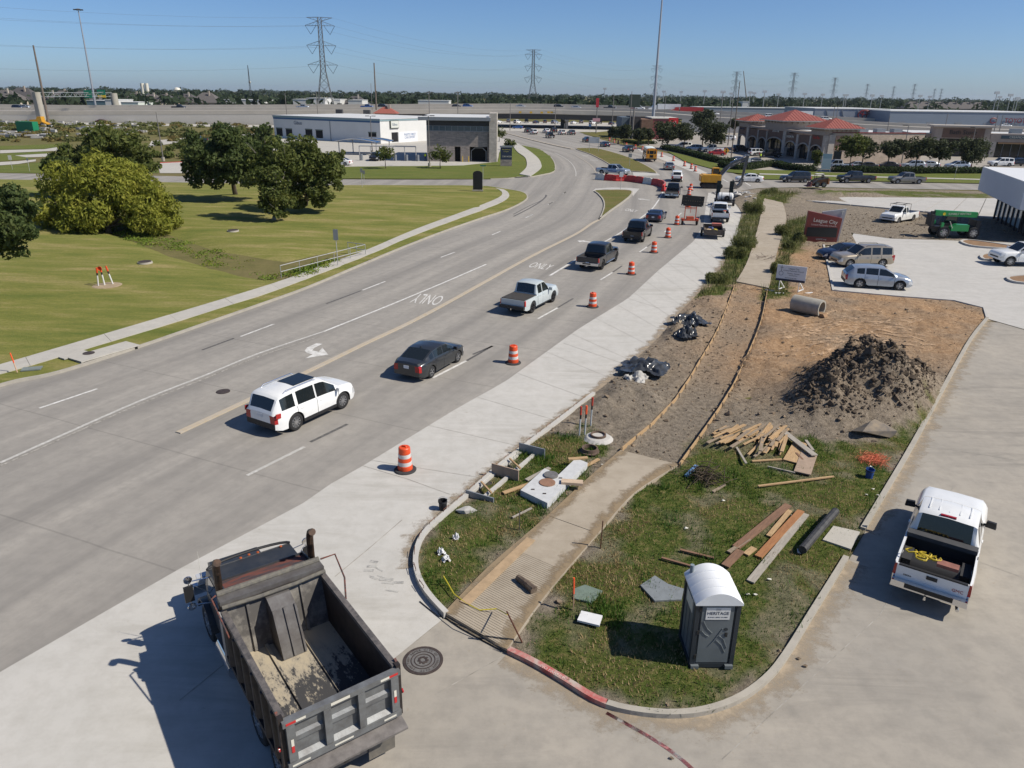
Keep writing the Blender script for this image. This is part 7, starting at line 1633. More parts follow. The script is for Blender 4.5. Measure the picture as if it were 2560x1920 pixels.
def lattice_tower():
 t=thing('transmission_tower',None,'transmission tower');H_=50.0;b=.11
 def w(z):return 5.2+(1.3-5.2)*min(1,z/24)if z<24 else 1.3-.45*(z-24)/26
 zs=[0,6,12,17,21,24]+[24+26*k_/11 for k_ in range(1,12)];mb=MB()
 for z0,z1 in zip(zs,zs[1:]):
  for sx,sy in((1,1),(1,-1),(-1,1),(-1,-1)):mb.bar((sx*w(z0),sy*w(z0),z0),(sx*w(z1),sy*w(z1),z1),b*2)
  for(ax_,ay,bx,by)in((1,1,1,-1),(1,-1,-1,-1),(-1,-1,-1,1),(-1,1,1,1)):
   mb.bar((ax_*w(z0),ay*w(z0),z0),(bx*w(z1),by*w(z1),z1),b);mb.bar((bx*w(z0),by*w(z0),z0),(ax_*w(z1),ay*w(z1),z1),b);mb.bar((ax_*w(z1),ay*w(z1),z1),(bx*w(z1),by*w(z1),z1),b)
 o=mb.build('lattice',m_lat,t);o['kind']='stuff'
 for z,L_ in((27,7.8),(36.5,7.6),(46,7.6),(50,6.6)):
  for s in(1,-1):
   mb=MB();dz=2.2 if z<50 else-.2;zb_=z if z<50 else 50
   for y in(-1,1):mb.bar((s*.8,y*.8,zb_),(s*L_,0,zb_ if z<50 else 49.8),b*1.4);mb.bar((s*.8,y*.8,zb_+dz if z<50 else 48.2),(s*L_,0,zb_ if z<50 else 49.8),b*1.4)
   for k_ in range(1,4):x=.8+(L_-.8)*k_/4;mb.bar((s*x,.8*(1-k_/4),zb_),(s*(x-1.2),.8*(1-k_/4),zb_+dz*(1-k_/4)if z<50 else 49),b)
   ca=mb.build('crossarm',m_lat,t);ca['kind']='stuff'
   if z<50:
    q=MB();q.bar((s*L_,0,z),(s*(L_-2.6),0,z-4.2),.18);q.bar((s*(L_-5.6),0,z),(s*(L_-2.6),0,z-4.2),.18);io=q.build('insulator',m_blk,t);io['kind']='stuff'
 return t
tw0=lattice_tower();tws=[(798,43,430,'largest lattice transmission tower beyond the white metal building'),(1334,124,715,'lattice transmission tower above the road and bridge'),(1643,164,1040,'lattice transmission tower right behind the very tall steel mast'),(1843,179,1250,'lattice transmission tower behind the crane'),(1987,182,1330,'lattice transmission tower above the retail centre tower roof'),(2089,194,1530,None),(2170,210,2050,None),(2236,216,2300,None),(2288,210,2100,None),(2338,222,2600,None),(2355,222,2650,None)]
tops=[]
for i,(x,y,Y,lab)in enumerate(tws):
 o=tw0 if i==0 else copy_tree(tw0);p=AT(x,y,Y);o.location=(p.x,p.y,0);s_=p.z/50.0;o.scale=(s_,s_,s_);o['label']=lab or 'small distant lattice tower in the receding row above the trees';o['group']='lattice transmission towers';o.rotation_euler.z=R(8);tops.append(Vector((p.x,p.y,p.z)))
lead=[Vector((-330,230,50))]+tops[:6]
for z,dx in((50,6),(46,-7),(46,7),(36,-7),(36,7),(27,7)):
 pts=[]
 for a,b in zip(lead,lead[1:]):
  for k_ in range(9):f_=k_/9;p=a.lerp(b,f_);pts.append((p.x+dx,p.y,(a.z+(b.z-a.z)*f_)*z/50-4*9*f_*(1-f_)*.35*2))
 o=MB().tube(pts,.03,3).build('power_line',M('wire',(.08,.085,.09),.6));tag(o,'long overhead power line strung between the lattice towers','cable','overhead power lines')
p=AT(1857,192,900);t=thing('crane','slim dark crane boom standing beside a lattice tower','crane',(p.x+4,900,0));MB().cyl((4,0,8),(-4,0,p.z+6),.7,.4,6).build('boom',m_pole,t);MB().bb(2,7,-2,2,0,5).build('carrier',m_wt,t)
p=AT(619,163,700);t=thing('radio_mast','thin radio mast with dishes above the left tree line','mast',(p.x,700,0));mb=MB()
for k_ in range(12):
 for sx in(-1,0,1):mb.bar((sx*1.0*(1-k_/14),0,p.z*k_/12),(sx*1.0*(1-(k_+1)/14),0,p.z*(k_+1)/12),.22)
 mb.bar((-1+k_/14,0,p.z*k_/12),(1-k_/14,0,p.z*(k_+1)/12),.15)
mb.build('lattice',m_lat,t)['kind']='stuff';MB().lathe([(0,0),(1,.4),(1.1,.6)],10,(0,0,p.z*.6),'Y').build('dish',m_wt,t)
p=AT(360,208,900);t=thing('water_standpipe','pair of pale standpipe towers above the left tree line','tower',(p.x,900,0))
for dx in(-2.5,2.5):MB().cyl((dx,0,0),(dx,0,p.z),2.0,n=12).build('tank',m_wt,t)
p=AT(442,218,1500);t=thing('water_tower','white bulb water tower beyond the left tree line','tower',(p.x,1500,0));MB().lathe([(0,p.z),(5,p.z-1.5),(6.5,p.z-4.5),(5,p.z-8),(1.5,p.z-11),(1.5,0)],14).build('bulb',m_wt,t,True)
for i,(x,y,Y)in enumerate(((1512,222,620),(1660,229,560),(1703,230,640),(1762,228,520),(1808,230,420),(1828,234,560),(1876,231,520),(1886,233,560),(1912,229,480),(1947,236,560),(2012,235,520),(2057,237,520),(2112,238,520),(2117,238,560),(2181,239,480),(2205,240,560),(2301,240,520),(2325,242,560),(2493,232,420),(2500,243,520),(2527,238,420),(2545,246,430),(2538,248,520))):
 p=AT(x,y,Y);t=thing('stadium_light','tall floodlight pole of the far sports fields','floodlight',(p.x,Y,0),group='floodlight poles beyond the freeway');MB().cyl((0,0,0),(0,0,p.z),.3,.18,6).build('pole',m_polew,t);MB().box((0,0,p.z),(2.6,.5,1.3)).build('lamp_bank',m_sgn,t)
def house(px,py,Y,w,d,hw,hr,label,wall=(.45,.38,.32),roof=(.10,.09,.085),group='houses beyond the freeway',rz=0,wins=3):
 p=AT(px,py,Y);t=thing('house',label,'house',(p.x,Y,0),rz,group);wm=M('hw%.2f'%wall[0],wall,.9,var=.15);rm=M('hr%.2f'%roof[0],roof,.9,var=.2)
 MB().bb(-w/2,w/2,0,d,0,hw).build('wall',wm,t);e=.8;q=[(-w/2-e,-e,hw),(w/2+e,-e,hw),(w/2+e,d+e,hw),(-w/2-e,d+e,hw),(-w/2+w*.35,d/2,hw+hr),(w/2-w*.35,d/2,hw+hr)]
 r=MB();r.add(q,[(0,1,5,4),(1,2,5),(2,3,4,5),(3,0,4),(3,2,1,0)]);ro=r.build('roof',rm,t);MB().bb(w*.1,w*.1+.9,d*.3,d*.3+.9,hw,hw+hr+1).build('chimney',wm,ro)
 for k_ in range(wins):x=-w/2+w*(k_+.5)/wins;wn2=MB().bb(x-.7,x+.7,-.06,0,hw*.5,hw*.5+1.5).build('window',m_store,t)
 MB().bb(-w*.12,w*.12,-3,0,0,hw*.55).build('porch',wm,t)
for i,(px,w,hr,lab)in enumerate(((5,20,6,'tan brick house at the left end of the row beyond the freeway'),(48,22,7.5,'large tan house with tall chimney behind the left gantry column'),(120,16,5,'house half hidden by the leaning brown pole'),(149,18,6,'pale house with grey hip roof behind the gantry truss'),(200,20,6,'low grey roofed house left of the green signs'),(330,16,5,'dark roofed house right of the gantry columns'),(372,15,4.5,'cream house with flat front right of the gantry'),(405,14,4.5,'cream house beside the white lamp poles'),(460,16,5,'grey roofed house with white columns'),(510,18,6,'tan house with steep grey roof right of the white columned one'),(885,16,5,'small white roofed house beyond the freeway trees'))):
 house(px,262,500+(i%3)*12,w,14,6.2,hr,lab,(.40,.34,.28)if i%2 else(.48,.43,.36),(.085,.08,.08)if i%3 else(.12,.11,.105))
for i,px in enumerate((2290,2320,2355,2390,2425,2455)):house(px,262,620+i*6,16,12,7,5,'dark roofed house in the row behind the dealership',(.16,.15,.14),(.12,.095,.085),'roofs behind the dealership')
def shed(x0,x1,ytop,Y,dep,mat,label,roofm=m_roofw,name='warehouse',cat='building',zb=0):
 a,b=AT(x0,ytop,Y),AT(x1,ytop,Y);t=thing(name,label,cat,(a.x,Y,0));w=b.x-a.x;h=(a.z+b.z)/2
 MB().bb(0,w,0,dep,0,h).build('wall',mat,t);MB().bb(-.2,w+.2,-.2,dep+.2,h,h+.3).build('roof',roofm,t);
 for k_ in range(max(2,int(w/12))):MB().bb(4+k_*12,7+k_*12,-.06,0,0,h*.55).build('door',m_gm,t)
 return t,w,h
shed(262,288,250,430,20,m_wmetal,'white shop block between the green signs and the right gantry column');shed(216,265,252,436,18,M('glass_shop',(.10,.17,.20),.3),'blue glass fronted shop behind the high mast');shed(302,345,256,430,18,M('gas_canopy',(.55,.6,.55),.6),'white service station canopy beyond the freeway')
shed(560,660,250,520,25,m_wmetal,'long white warehouse left of the largest lattice tower');shed(732,770,249,480,20,m_wmetal,'white warehouse with grey doors under the largest lattice tower');shed(766,812,246,480,22,M('w_white',(.66,.66,.65),.6),'bright white warehouse beside the largest lattice tower');shed(818,850,249,500,20,m_wmetal,'white low shed beyond the freeway trucks');shed(870,905,251,470,18,m_wmetal,'white shed beside the tall brown power pole');shed(1045,1122,252,460,16,m_wmetal,'long white shed beyond the freeway trees')
td,w,h=shed(2038,2225,273,352,40,M('dealer_grey',(.27,.30,.34),.5,var=.06,space='pos',scale=.2),'grey dealership hall with round emblem sign');cx_=AT(2161,287,352).x-AT(2038,273,352).x;zz=AT(2161,287,351).z
m_tr=M('emblem_red',(.22,.025,.03),.5)
for rx,rz2,dz in((3.0,2.0,0),(1.0,1.9,0),(2.1,.8,.9)):
 mb=MB();mb.tube([(cx_+rx*math.cos(a_),-.3,zz+dz+rz2*math.sin(a_))for a_ in np.linspace(0,2*math.pi,25)],.2,5);mb.build('emblem',m_tr,td)
lettering('TOYOTA',1.4,m_tr,td,(cx_,-.3,zz-3),depth=.05);lettering('DEL LAKE',1.2,m_blk,td,(cx_+16,-.3,zz-4),depth=.05)
for k_ in range(4):MB().bar((8+k_*7,-.1,.5),(5+k_*7,-.1,h-.3),.3).build('facade_brace',m_gm,td)
td,w,h=shed(2226,2640,281,332,45,M('dealer_blue',(.21,.25,.30),.5,var=.06,space='pos',scale=.2),'long blue grey dealership wall with roof parapet');px_=AT(2530,302,332);ox_=AT(2226,281,332).x;lettering('TOYOTA',2.6,m_tr,td,(px_.x-ox_+2,-.3,px_.z),depth=.05)
mb=MB();mb.tube([(px_.x-ox_-8+1.4*math.cos(a_),-.3,px_.z+math.sin(a_))for a_ in np.linspace(0,6.28,17)],.18,5);mb.build('emblem',m_tr,td)
shed(1745,2000,270,440,20,M('lot_wall',(.24,.28,.33),.6,var=.05,space='pos',scale=.2),'low blue grey wall beyond the freeway right of the red truck');shed(1857,1873,254,640,12,m_wmetal,'small cream tower house below the crane',name='tower_house',cat='house')
house(963,291,292,7.5,6,6.4,2.2,'square kiosk with red hip roof behind the white metal building',(.36,.30,.25),(.30,.095,.07),None,0,1)
def fwy_car(px,off,sp,col,label,name='car',cat='car',rev=False,**k):
 d=ray(px,262);best=None
 ln=offset(fwl,off)
 for a,b in zip(ln,ln[1:]):
  if(a.x-d.x/d.y*a.y)*(b.x-d.x/d.y*b.y)<=0:
   ang=math.atan2(b.y-a.y,b.x-a.x);p=(a+b)/2;f_=(0-(a.x-d.x/d.y*a.y))/((b.x-d.x/d.y*b.y)-(a.x-d.x/d.y*a.y));p=a.lerp(b,f_);best=(p,ang)
 if not best:return
 p,ang=best;return vehicle(sp,col,name,label,cat,(p.x,p.y),ang+(math.pi if rev else 0),'vehicles on the freeway',z=zdeck(p.x)+.03*off,**k)
N,F_=12,31
for px,off,sp,col,lab,rev in((43,F_,suv,P_dblue,'dark blue van on the freeway at the left end of the view',0),(62,F_+4,cross,P_silver,'silver car beside the dark blue van on the freeway',0),(447,F_,pk_hd,P_black,'black truck on the freeway near the yellow bus',0),(757,F_,pk_full,P_silver,'silver pickup on the freeway left of the lattice tower',0),(918,F_,pk_full,P_blue,'bright blue pickup on the freeway by the brown power pole',0),(958,F_+3,suv,P_char,'charcoal vehicle on the freeway above the red hip roof',0),(1143,F_,cross,P_char,'charcoal crossover on the freeway behind the stone car wash',0),(1170,F_,suv,P_blue,'blue van on the freeway above the stone car wash roof',0),(1302,F_,sedan,P_silver,'silver sedan on the freeway over the bridge piers',0),(1398,F_,suv,P_black,'black vehicle on the freeway above the signal mast',0),(1441,F_,sedan,P_silver,'grey sedan on the freeway right of the signal mast',0),(1526,F_,pk_full,P_graph,'graphite pickup on the freeway left of the red pylon',0),(1585,N+10,sedan,P_red,'red car on the freeway beside the very tall mast',0),(1600,F_+5,suv,P_white,'white van on the freeway beyond the very tall mast',0),(1746,F_,sedan,P_maroon,'maroon car on the freeway above the round trees',0),(1787,F_,suv,P_white,'white vehicle on the freeway right of the maroon car',0),(1776,F_+5,pk_full,P_white,'white pickup on the far freeway lane behind the white vehicle',0),(2283,F_,suv_box,P_white,'white vehicle on the freeway below the dealership wall',0),(2527,F_,sedan,P_white,'white sedan on the freeway at the right end of the view',0),(1930,F_+5,suv_box,P_white,'white delivery van on the freeway behind the retail roofs',0),(2070,F_+4,suv,P_white,'white vehicle on the freeway near the dealership emblem',0)):
 fwy_car(px,off,sp,col,lab,rev=rev)
def big_truck(px,off,label,cab,box,trailer=True):
 d=ray(px,262);ln=offset(fwl,off);p=min(ln,key=lambda q:abs(q.x-d.x/d.y*q.y));t=thing('freight_truck',label,'truck',(p.x,p.y,zdeck(p.x)+.03*off),R(178))
 MB().bb(-6,4.5,-1.25,1.25,1.1,3.4 if trailer else 2.9).build('trailer_box' if trailer else 'dump_body',box,t);MB().prof([(5,.6),(5,2.8),(6.6,2.8),(7,1.9),(8.6,1.6),(8.6,.6)],-1.2,1.2).build('cab',cab,t)
 tm,rm=wheel_meshes(.5,.28,8,False)
 for x in(-5,-3.8,4,7.5):
  for s in(1,-1):w=link('wheel',tm,t,(x,s*1.05,.5),(0,0,0 if s>0 else math.pi));link('rim',rm,w)
big_truck(1712,F_+6,'red dump truck on the freeway right of the very tall mast',P_red,P_red,False);big_truck(1665,F_+7,'white freight truck on the far freeway lane behind the red dump truck',P_white,P_white);big_truck(2000,F_+6,'white freight truck on the freeway behind the retail centre tower',P_white,P_white)
g=fA(845,1028);vehicle(sedan,P_maroon,'sedan','maroon car on the frontage road left of the parked yellow bus','car',(g.x,g.y),R(178));g=fA(1655,1195);vehicle(pk_full,P_green,'pickup_truck','dark green pickup on the access road behind the oak','pickup truck',(g.x,g.y),R(190))
pal=[P_white,P_black,P_silver,P_grey,P_dblue,P_red,P_white,P_graph];sps=[sedan,cross,suv_box,pk_full]
for i in range(22):
 x=-46+i*4.7;vehicle(sps[i%4],pal[(i*3)%8],'car','parked car in the sunny lot beyond the bridge','car',(x,392+(i%2)*9+(i*7%5)),R(90 if i%2 else 60),'cars parked beyond the bridge')
for px,py,sp,col,rz,lab,f in((1490,930,cross,P_white,170,'white crossover behind the round trees by the retail end tower',fO),(1690,1110,suv_box,P_black,8,'black vehicle in the shade of the retail arches',fO),(1960,1170,suv_box,P_white,8,'white vehicle with rear spare wheel in front of the retail arches',fO),(2130,1195,pk_full,P_black,5,'black pickup in the shade beside the white spare wheel vehicle',fO),(1310,1165,sedan,P_red,175,'red car behind the yellow diamond sign',fO),(1240,1110,pk_full,P_white,178,'white pickup under the round trees',fO),(960,1095,cross,P_silver,178,'silver crossover in the deep shade of the round trees',fO),(790,1060,suv,P_white,176,'white vehicle at the left end of the shaded car row',fO),(1660,1285,sedan,P_dblue,20,'dark blue sedan behind the excavator arm',fO),(1930,1310,sedan,P_graph,15,'graphite sedan behind the wavy hedge',fO),
 (1680,1130,pk_full,P_silver,178,'silver pickup behind the hedge beside the leasing board',fP),(1980,1120,sedan,P_silver,178,'silver sedan behind the hedge next to the silver pickup',fP),(2150,1130,sedan,P_char,178,'charcoal sedan behind the hedge by the retail trees',fP),(140,1120,sedan,P_black,178,'black low sedan behind the hedge',fQ),(520,1120,cross,P_silver,178,'silver crossover behind the hedge below the light pole',fQ),(760,1110,sedan,P_silver,178,'pale sedan behind the hedge between two trees',fQ),(1210,1130,cross,P_silver,178,'silver crossover at the hedge end by the shady tree',fQ),(1880,1085,suv_box,P_white,178,'white vehicle parked before the beige retail strip',fQ),(2140,1080,cross,P_black,178,'black crossover parked before the beige retail strip',fQ)):
 g=f(px,py);vehicle(sp,col,'car' if sp is sedan else('pickup_truck' if sp is pk_full else 'sport_utility_vehicle'),lab,'pickup truck' if sp is pk_full else 'car',(g.x,g.y+1.0),R(rz),'cars parked at the shops',z=.02)
def worker(g,label,vest,rz=0):
 t=thing('person',label,'person',(g.x,g.y,.02),rz);me=bpy.data.meshes.new('body');v_=[(0,0,.95),(0,0,1.2),(0,0,1.42),(0,0,1.52),(0,0,1.66),(.1,0,.9),(.11,.02,.5),(.12,0,.08),(.12,-.14,.05),(-.1,0,.9),(-.11,.02,.5),(-.12,0,.08),(-.12,-.14,.05),(.2,0,1.4),(.27,0,1.12),(.25,-.12,.9),(-.2,0,1.4),(-.27,0,1.12),(-.25,-.12,.9)]
 e_=[(0,1),(1,2),(2,3),(3,4),(0,5),(5,6),(6,7),(7,8),(0,9),(9,10),(10,11),(11,12),(2,13),(13,14),(14,15),(2,16),(16,17),(17,18)];rad=[.16,.16,.17,.06,.11,.1,.075,.055,.05,.1,.075,.055,.05,.075,.055,.045,.075,.055,.045]
 me.from_pydata(v_,e_,[]);o=link('body',me,t);me.materials.append(M('work_clothes',(.04,.05,.09),.9));sk=o.modifiers.new('skin','SKIN')
 for i,r in enumerate(rad):me.skin_vertices[0].data[i].radius=(r,r)
 me.skin_vertices[0].data[0].use_root=True;o.modifiers.new('sub','SUBSURF').levels=1
 q=MB();q.lathe([(.19,1.0),(.20,1.2),(.21,1.4),(.12,1.5)],10);q.build('vest',M('hivis',vest,.8),t);q=MB();q.lathe([(.13,1.68),(.12,1.76),(0,1.82)],10);q.build('hard_hat',m_wt,t)
worker(fP(500,995)+Vector((0,.4,0)),'person in a yellow hi-vis vest standing in the retail car park',(.55,.75,.03));worker(fT(0,0)if False else fB(1420,1350),'person in blue standing beside the stone car wash wall',(.05,.08,.3));worker(fB(1440,1352)+Vector((.5,.6,0)),'second person standing beside the stone car wash wall in dark clothes',(.06,.05,.05))
# ================================================================ vegetation
def leafmat(name,a,b,c,s=.8):
 m,nt,bs=_nodes(name);p=_pos(nt);n=_noise(nt,s,5,.7,p);n2=_noise(nt,s*9,3,.6,p)
 f=_math(nt,'ADD',_math(nt,'MULTIPLY',n.outputs['Fac'],.6),_math(nt,'MULTIPLY',n2.outputs['Fac'],.4));r=_ramp(nt,f,[(.36,a),(.5,b),(.64,c)])
 nt.links.new(r.outputs[0],bs.inputs['Base Color']);bs.inputs['Roughness'].default_value=.7;bs.inputs['Specular IOR Level'].default_value=.25
 tr=nt.nodes.new('ShaderNodeBsdfTranslucent');nt.links.new(r.outputs[0],tr.inputs[0]);mx=nt.nodes.new('ShaderNodeMixShader');mx.inputs[0].default_value=.36
 nt.links.new(bs.outputs[0],mx.inputs[1]);nt.links.new(tr.outputs[0],mx.inputs[2]);nt.links.new(mx.outputs[0],nt.nodes['Material Output'].inputs[0]);return m
L_oak=leafmat('oak_leaves',(.036,.06,.016),(.07,.10,.028),(.13,.15,.045));L_wil=leafmat('willow_leaves',(.12,.145,.018),(.22,.235,.03),(.34,.32,.055));L_mix=leafmat('mixed_leaves',(.05,.075,.016),(.095,.12,.028),(.17,.17,.04));L_liv=leafmat('live_oak_leaves',(.028,.042,.020),(.055,.068,.03),(.09,.10,.048));L_weed=leafmat('weed_leaves',(.065,.085,.025),(.13,.145,.045),(.22,.20,.075));L_far=leafmat('far_leaves',(.026,.044,.022),(.034,.054,.026),(.044,.062,.030),.05);L_dry=leafmat('dry_weeds',(.10,.09,.03),(.17,.14,.045),(.25,.18,.06));L_hedge=leafmat('hedge_leaves',(.018,.035,.010),(.035,.058,.015),(.06,.085,.022),2)
m_bark=M('bark',(.11,.085,.06),.95,var=.4,scale=4,bump=.5,bscale=14);m_barkp=M('pale_bark',(.30,.27,.23),.9,var=.3,scale=4)
def quads(name,Vv,mat,parent=None):
 n=len(Vv);me=bpy.data.meshes.new(name);k=Vv.shape[1];me.vertices.add(n*k);me.vertices.foreach_set('co',Vv.reshape(-1));me.loops.add(n*k);me.loops.foreach_set('vertex_index',np.arange(n*k,dtype=np.int32));me.polygons.add(n);me.polygons.foreach_set('loop_start',np.arange(0,n*k,k,dtype=np.int32));me.materials.append(mat);me.update(calc_edges=True);return me
def leaves(blobs,n,size,seed=1,droop=0.0,aspect=.5,shell=.62,sub=0):
 rs=np.random.default_rng(seed)
 if sub:
  nb=[]
  for b in blobs:
   for _ in range(sub):
    d=rs.normal(size=3);d/=np.linalg.norm(d);k=b[3]*rs.uniform(.45,.95);nb.append((b[0]+d[0]*k,b[1]+d[1]*k,max(.3,b[2]+d[2]*k*(b[4]if len(b)>4 else .85)),b[3]*rs.uniform(.18,.48),.85))
  blobs=nb+[(b[0],b[1],b[2],b[3]*.42,.8)for b in blobs]
 B=np.array([(b[0],b[1],b[2],b[3],b[4]if len(b)>4 else .8)for b in blobs]);w=B[:,3]**2;ix=rs.choice(len(B),n,p=w/w.sum());d=rs.normal(size=(n,3));d/=np.linalg.norm(d,axis=1)[:,None]
 r=B[ix,3]*(shell+(1.08-shell)*rs.random(n)**.6)*(1+.16*np.sin(d[:,0]*7+ix)*np.sin(d[:,2]*6+ix*2));c=B[ix,:3]+d*r[:,None]*np.stack([np.ones(n),np.ones(n),B[ix,4]],1)
 nr=d*.7+rs.normal(size=(n,3))*.55;nr/=np.linalg.norm(nr,axis=1)[:,None];t=rs.normal(size=(n,3));t[:,2]-=droop*2;t-=nr*(t*nr).sum(1)[:,None];t/=np.linalg.norm(t,axis=1)[:,None];b=np.cross(nr,t);s=size*rs.uniform(.6,1.35,n)[:,None]
 return np.stack([c-t*s-b*s*aspect*.4,c-b*s*aspect*.0+t*s*.1+b*s*aspect,c+t*s+b*s*.1,c+t*s*.1-b*s*aspect],1)
def px_blobs(lst,base):return[tuple(AT(x/.86406,y/.86406,Y)-base)+(r,)+tuple(k)for x,y,Y,r,*k in lst]
def tree(label,base,blobs,mat,n,size,name='tree',trunk=.22,bark=None,seed=1,droop=0,aspect=.5,twigs=0,group=None,cat='tree',z=0,shell=.62,fork=.35):
 t=thing(name,label,cat,(base.x,base.y,z),group=group);link('crown',quads('crown',leaves(blobs,n,size,seed,droop,aspect,shell,13),mat),t);rs=random.Random(seed);bk=bark or m_bark
 top=Vector((sum(b[0]for b in blobs)/len(blobs),sum(b[1]for b in blobs)/len(blobs),0));hz=min(b[2]for b in blobs)*.8;mb=MB();fk=Vector((top.x*.2,top.y*.2,max(.5,hz*.75)))
 mb.tube([(0,0,-.1),fk*.5+Vector((rs.uniform(-.1,.1),0,0)),fk],trunk*1.25,8,r1=trunk*.8);mb.build('trunk',bk,t,True)
 for b in blobs[:9]:e=Vector(b[:3]);m=fk.lerp(e,.5)+Vector((rs.uniform(-.3,.3),rs.uniform(-.3,.3),.2));q=MB();q.tube([fk,m,e],trunk*.5,6,r1=trunk*.12);q.build('limb',bk,t,True)
 for k in range(twigs):b=Vector(rs.choice(blobs)[:3]);p=b+Vector((rs.uniform(-1,1),-rs.uniform(.5,2),rs.uniform(-1,1)));q=MB();q.tube([b*.5+fk*.5,b,p+Vector((0,0,1.2))],.06,4,r1=.015);q.build('bare_branch',m_barkp,t)
 return t
b0=V(235,505);tree('large bright yellow green willow like tree on the left lawn',b0,px_blobs([(150,425,78,3.0),(220,390,79,3.6),(290,400,79,3.4),(340,440,78,2.8),(110,465,76,2.3),(200,460,75,3.0),(290,470,75,2.8),(345,480,76,1.8),(250,430,77,3.4),(180,480,74,1.9)],b0),L_wil,34000,.24,trunk=.3,droop=.5,aspect=.32,z=.1)
b0=V(235,430);tree('olive green tree standing behind the bright willow like tree',b0,px_blobs([(190,330,104,3.4),(250,315,104,3.4),(295,325,103,2.6),(230,300,105,2.4),(150,345,102,2.6),(300,355,102,2.4)],b0),L_mix,9000,.30,seed=2,trunk=.3)
b0=V(150,415);tree('dark green bush left of the olive green tree',b0,px_blobs([(135,355,103,2.2),(160,370,101,2.2),(110,365,102,1.6)],b0),L_oak,3500,.28,seed=3)
b0=V(510,425);tree('dense dark oak with rounded crown beside the side road',b0,px_blobs([(440,335,98,3.0),(490,320,98,3.2),(470,360,97,2.8),(520,355,97,2.8),(430,370,97,2.0),(550,330,98,2.6)],b0),L_oak,17000,.25,seed=4,trunk=.3)
b0=V(660,450);tree('dark oak nearest the car wash canopies with open crown',b0,px_blobs([(650,330,90,2.9),(690,350,90,2.5),(700,390,89,2.2),(650,380,89,2.8),(690,425,88,1.6),(640,420,88,2.0),(715,365,90,1.6)],b0),L_mix,14000,.23,seed=5,trunk=.28,twigs=3,z=.3)
b0=V(592,482);tree('slim thinning tree with bare branches in the middle of the oak group',b0,px_blobs([(590,340,84,1.9),(570,390,83,2.1),(600,420,82,1.9),(580,450,82,1.3),(620,360,84,1.7),(560,345,84,1.5),(600,460,82,1.0)],b0),L_mix,8000,.2,seed=6,trunk=.2,twigs=10,z=.3,bark=m_barkp)
b0=V(-60,640);tree('dark oak reaching into view over the left lawn edge',b0,px_blobs([(0,470,47,2.0),(40,500,46,1.4),(-50,460,47,2.4),(10,530,46,1.5),(60,460,47,.9),(-40,530,46,1.8),(30,430,48,1.1),(70,510,46,.6)],b0),L_oak,9000,.17,seed=7,trunk=.3,z=.3)
b0=V(572,330);tree('round dark tree at the far end of the white metal building',b0,px_blobs([(570,292,200,3.2),(560,308,199,3.0),(590,310,199,2.6)],b0),L_oak,2500,.5,seed=8)
for f,px,h,r,lab in((fB,(1085,1418),4.4,1.5,'young tree on the grass in front of the vacuum line'),(fB,(1545,1415),4.8,1.9,'young tree beside the door of the stone car wash'),(fB,(690,1405),3.6,1.4,'young tree between the oaks and the vacuum line'),(fN,(215,830),3.0,1.3,'small tree beside the car wash path'),(fN,(50,700),4.5,1.8,'small tree close to the stone pier')):
 g=f(*px);tree(lab,g,[(0,0,h-r,r),(r*.5,0,h-r*1.3,r*.7),(-r*.5,.2,h-r*1.2,r*.75)],L_mix,900,.22,trunk=.08,seed=int(px[0]),z=.1,name='young_tree')
rt=[(fP,1850,1165,7.2,2.7,'autumn tinted tree at the retail corner'),(fP,2040,1160,6.6,2.4,'tree next to the autumn tinted one at the retail corner'),(fQ,90,1165,6.6,2.6,'tree in front of the cream side wall'),(fQ,520,1170,7.0,2.9,'tree beside the light pole in the hedge'),(fQ,870,1180,6.2,2.5,'slim trunked tree before the tall sign portal'),(fQ,1390,1175,7.0,3.5,'broad dark tree before the beige retail strip')]
for f,x,y,h,r,lab in rt:
 g=f(x,y);rs=random.Random(x);bl=[(rs.uniform(-.5,.5)*r,rs.uniform(-.5,.5)*r,h-r*.75+rs.uniform(-.35,.2)*r,r*rs.uniform(.5,.75))for _ in range(7)]+[(0,0,h-r*.8,r*.8)];tree(lab,g,bl,L_liv if x!=1850 else L_mix,3200,.26,trunk=.13,seed=x,z=.1,name='parking_lot_tree',group='trees along the retail hedge')
for x,y,h,r,lab in((90,1010,5.2,2.6,'dark tree beside the brick front of the restaurant'),(250,1000,4.8,2.2,'dark tree between the brick front and the round trees'),(540,1060,8.2,4.2,'broad round tree left in the clump by the shaded cars'),(800,1060,7.6,3.6,'round tree in the middle of the clump by the shaded cars'),(1080,1010,10.5,3.6,'tallest tree of the clump before the freeway wall'),(1190,1105,8.0,4.3,'broad tree at the right of the clump by the yellow diamond sign'),(1570,900,7.0,2.6,'tree beside the retail end tower'),(-120,990,5.6,2.6,'dark tree at the restaurant corner bed'),(-260,960,5.0,2.2,'dark tree left in the restaurant corner bed')):
 g=fO(x,y);rs=random.Random(abs(x));bl=[(rs.uniform(-.55,.55)*r,rs.uniform(-.5,.5)*r,h-r*.7+rs.uniform(-.4,.2)*r,r*rs.uniform(.45,.7))for _ in range(8)]+[(0,0,h-r*.8,r*.75)];tree(lab,g,bl,L_liv,3600,.34,trunk=.16,seed=abs(x)+3,z=.1,name='shade_tree',group='trees near the restaurant')
def hedge(label,line,h,w,n,mat=None):
 t=thing('hedge',label,'hedge',line[0]);ln=[p-line[0]for p in resample(line,.9)];link('foliage',quads('foliage',leaves([(p.x,p.y,h*.5,w,h*.55/w)for p in ln],n,.16,len(ln),0,.6,.8),mat or L_hedge),t);o=strip('core',[p+line[0]for p in ln],-w*.6,w*.6,0,h*.8,M('hedge_core',(.012,.02,.008),1));o.parent=t;o.location=-line[0]
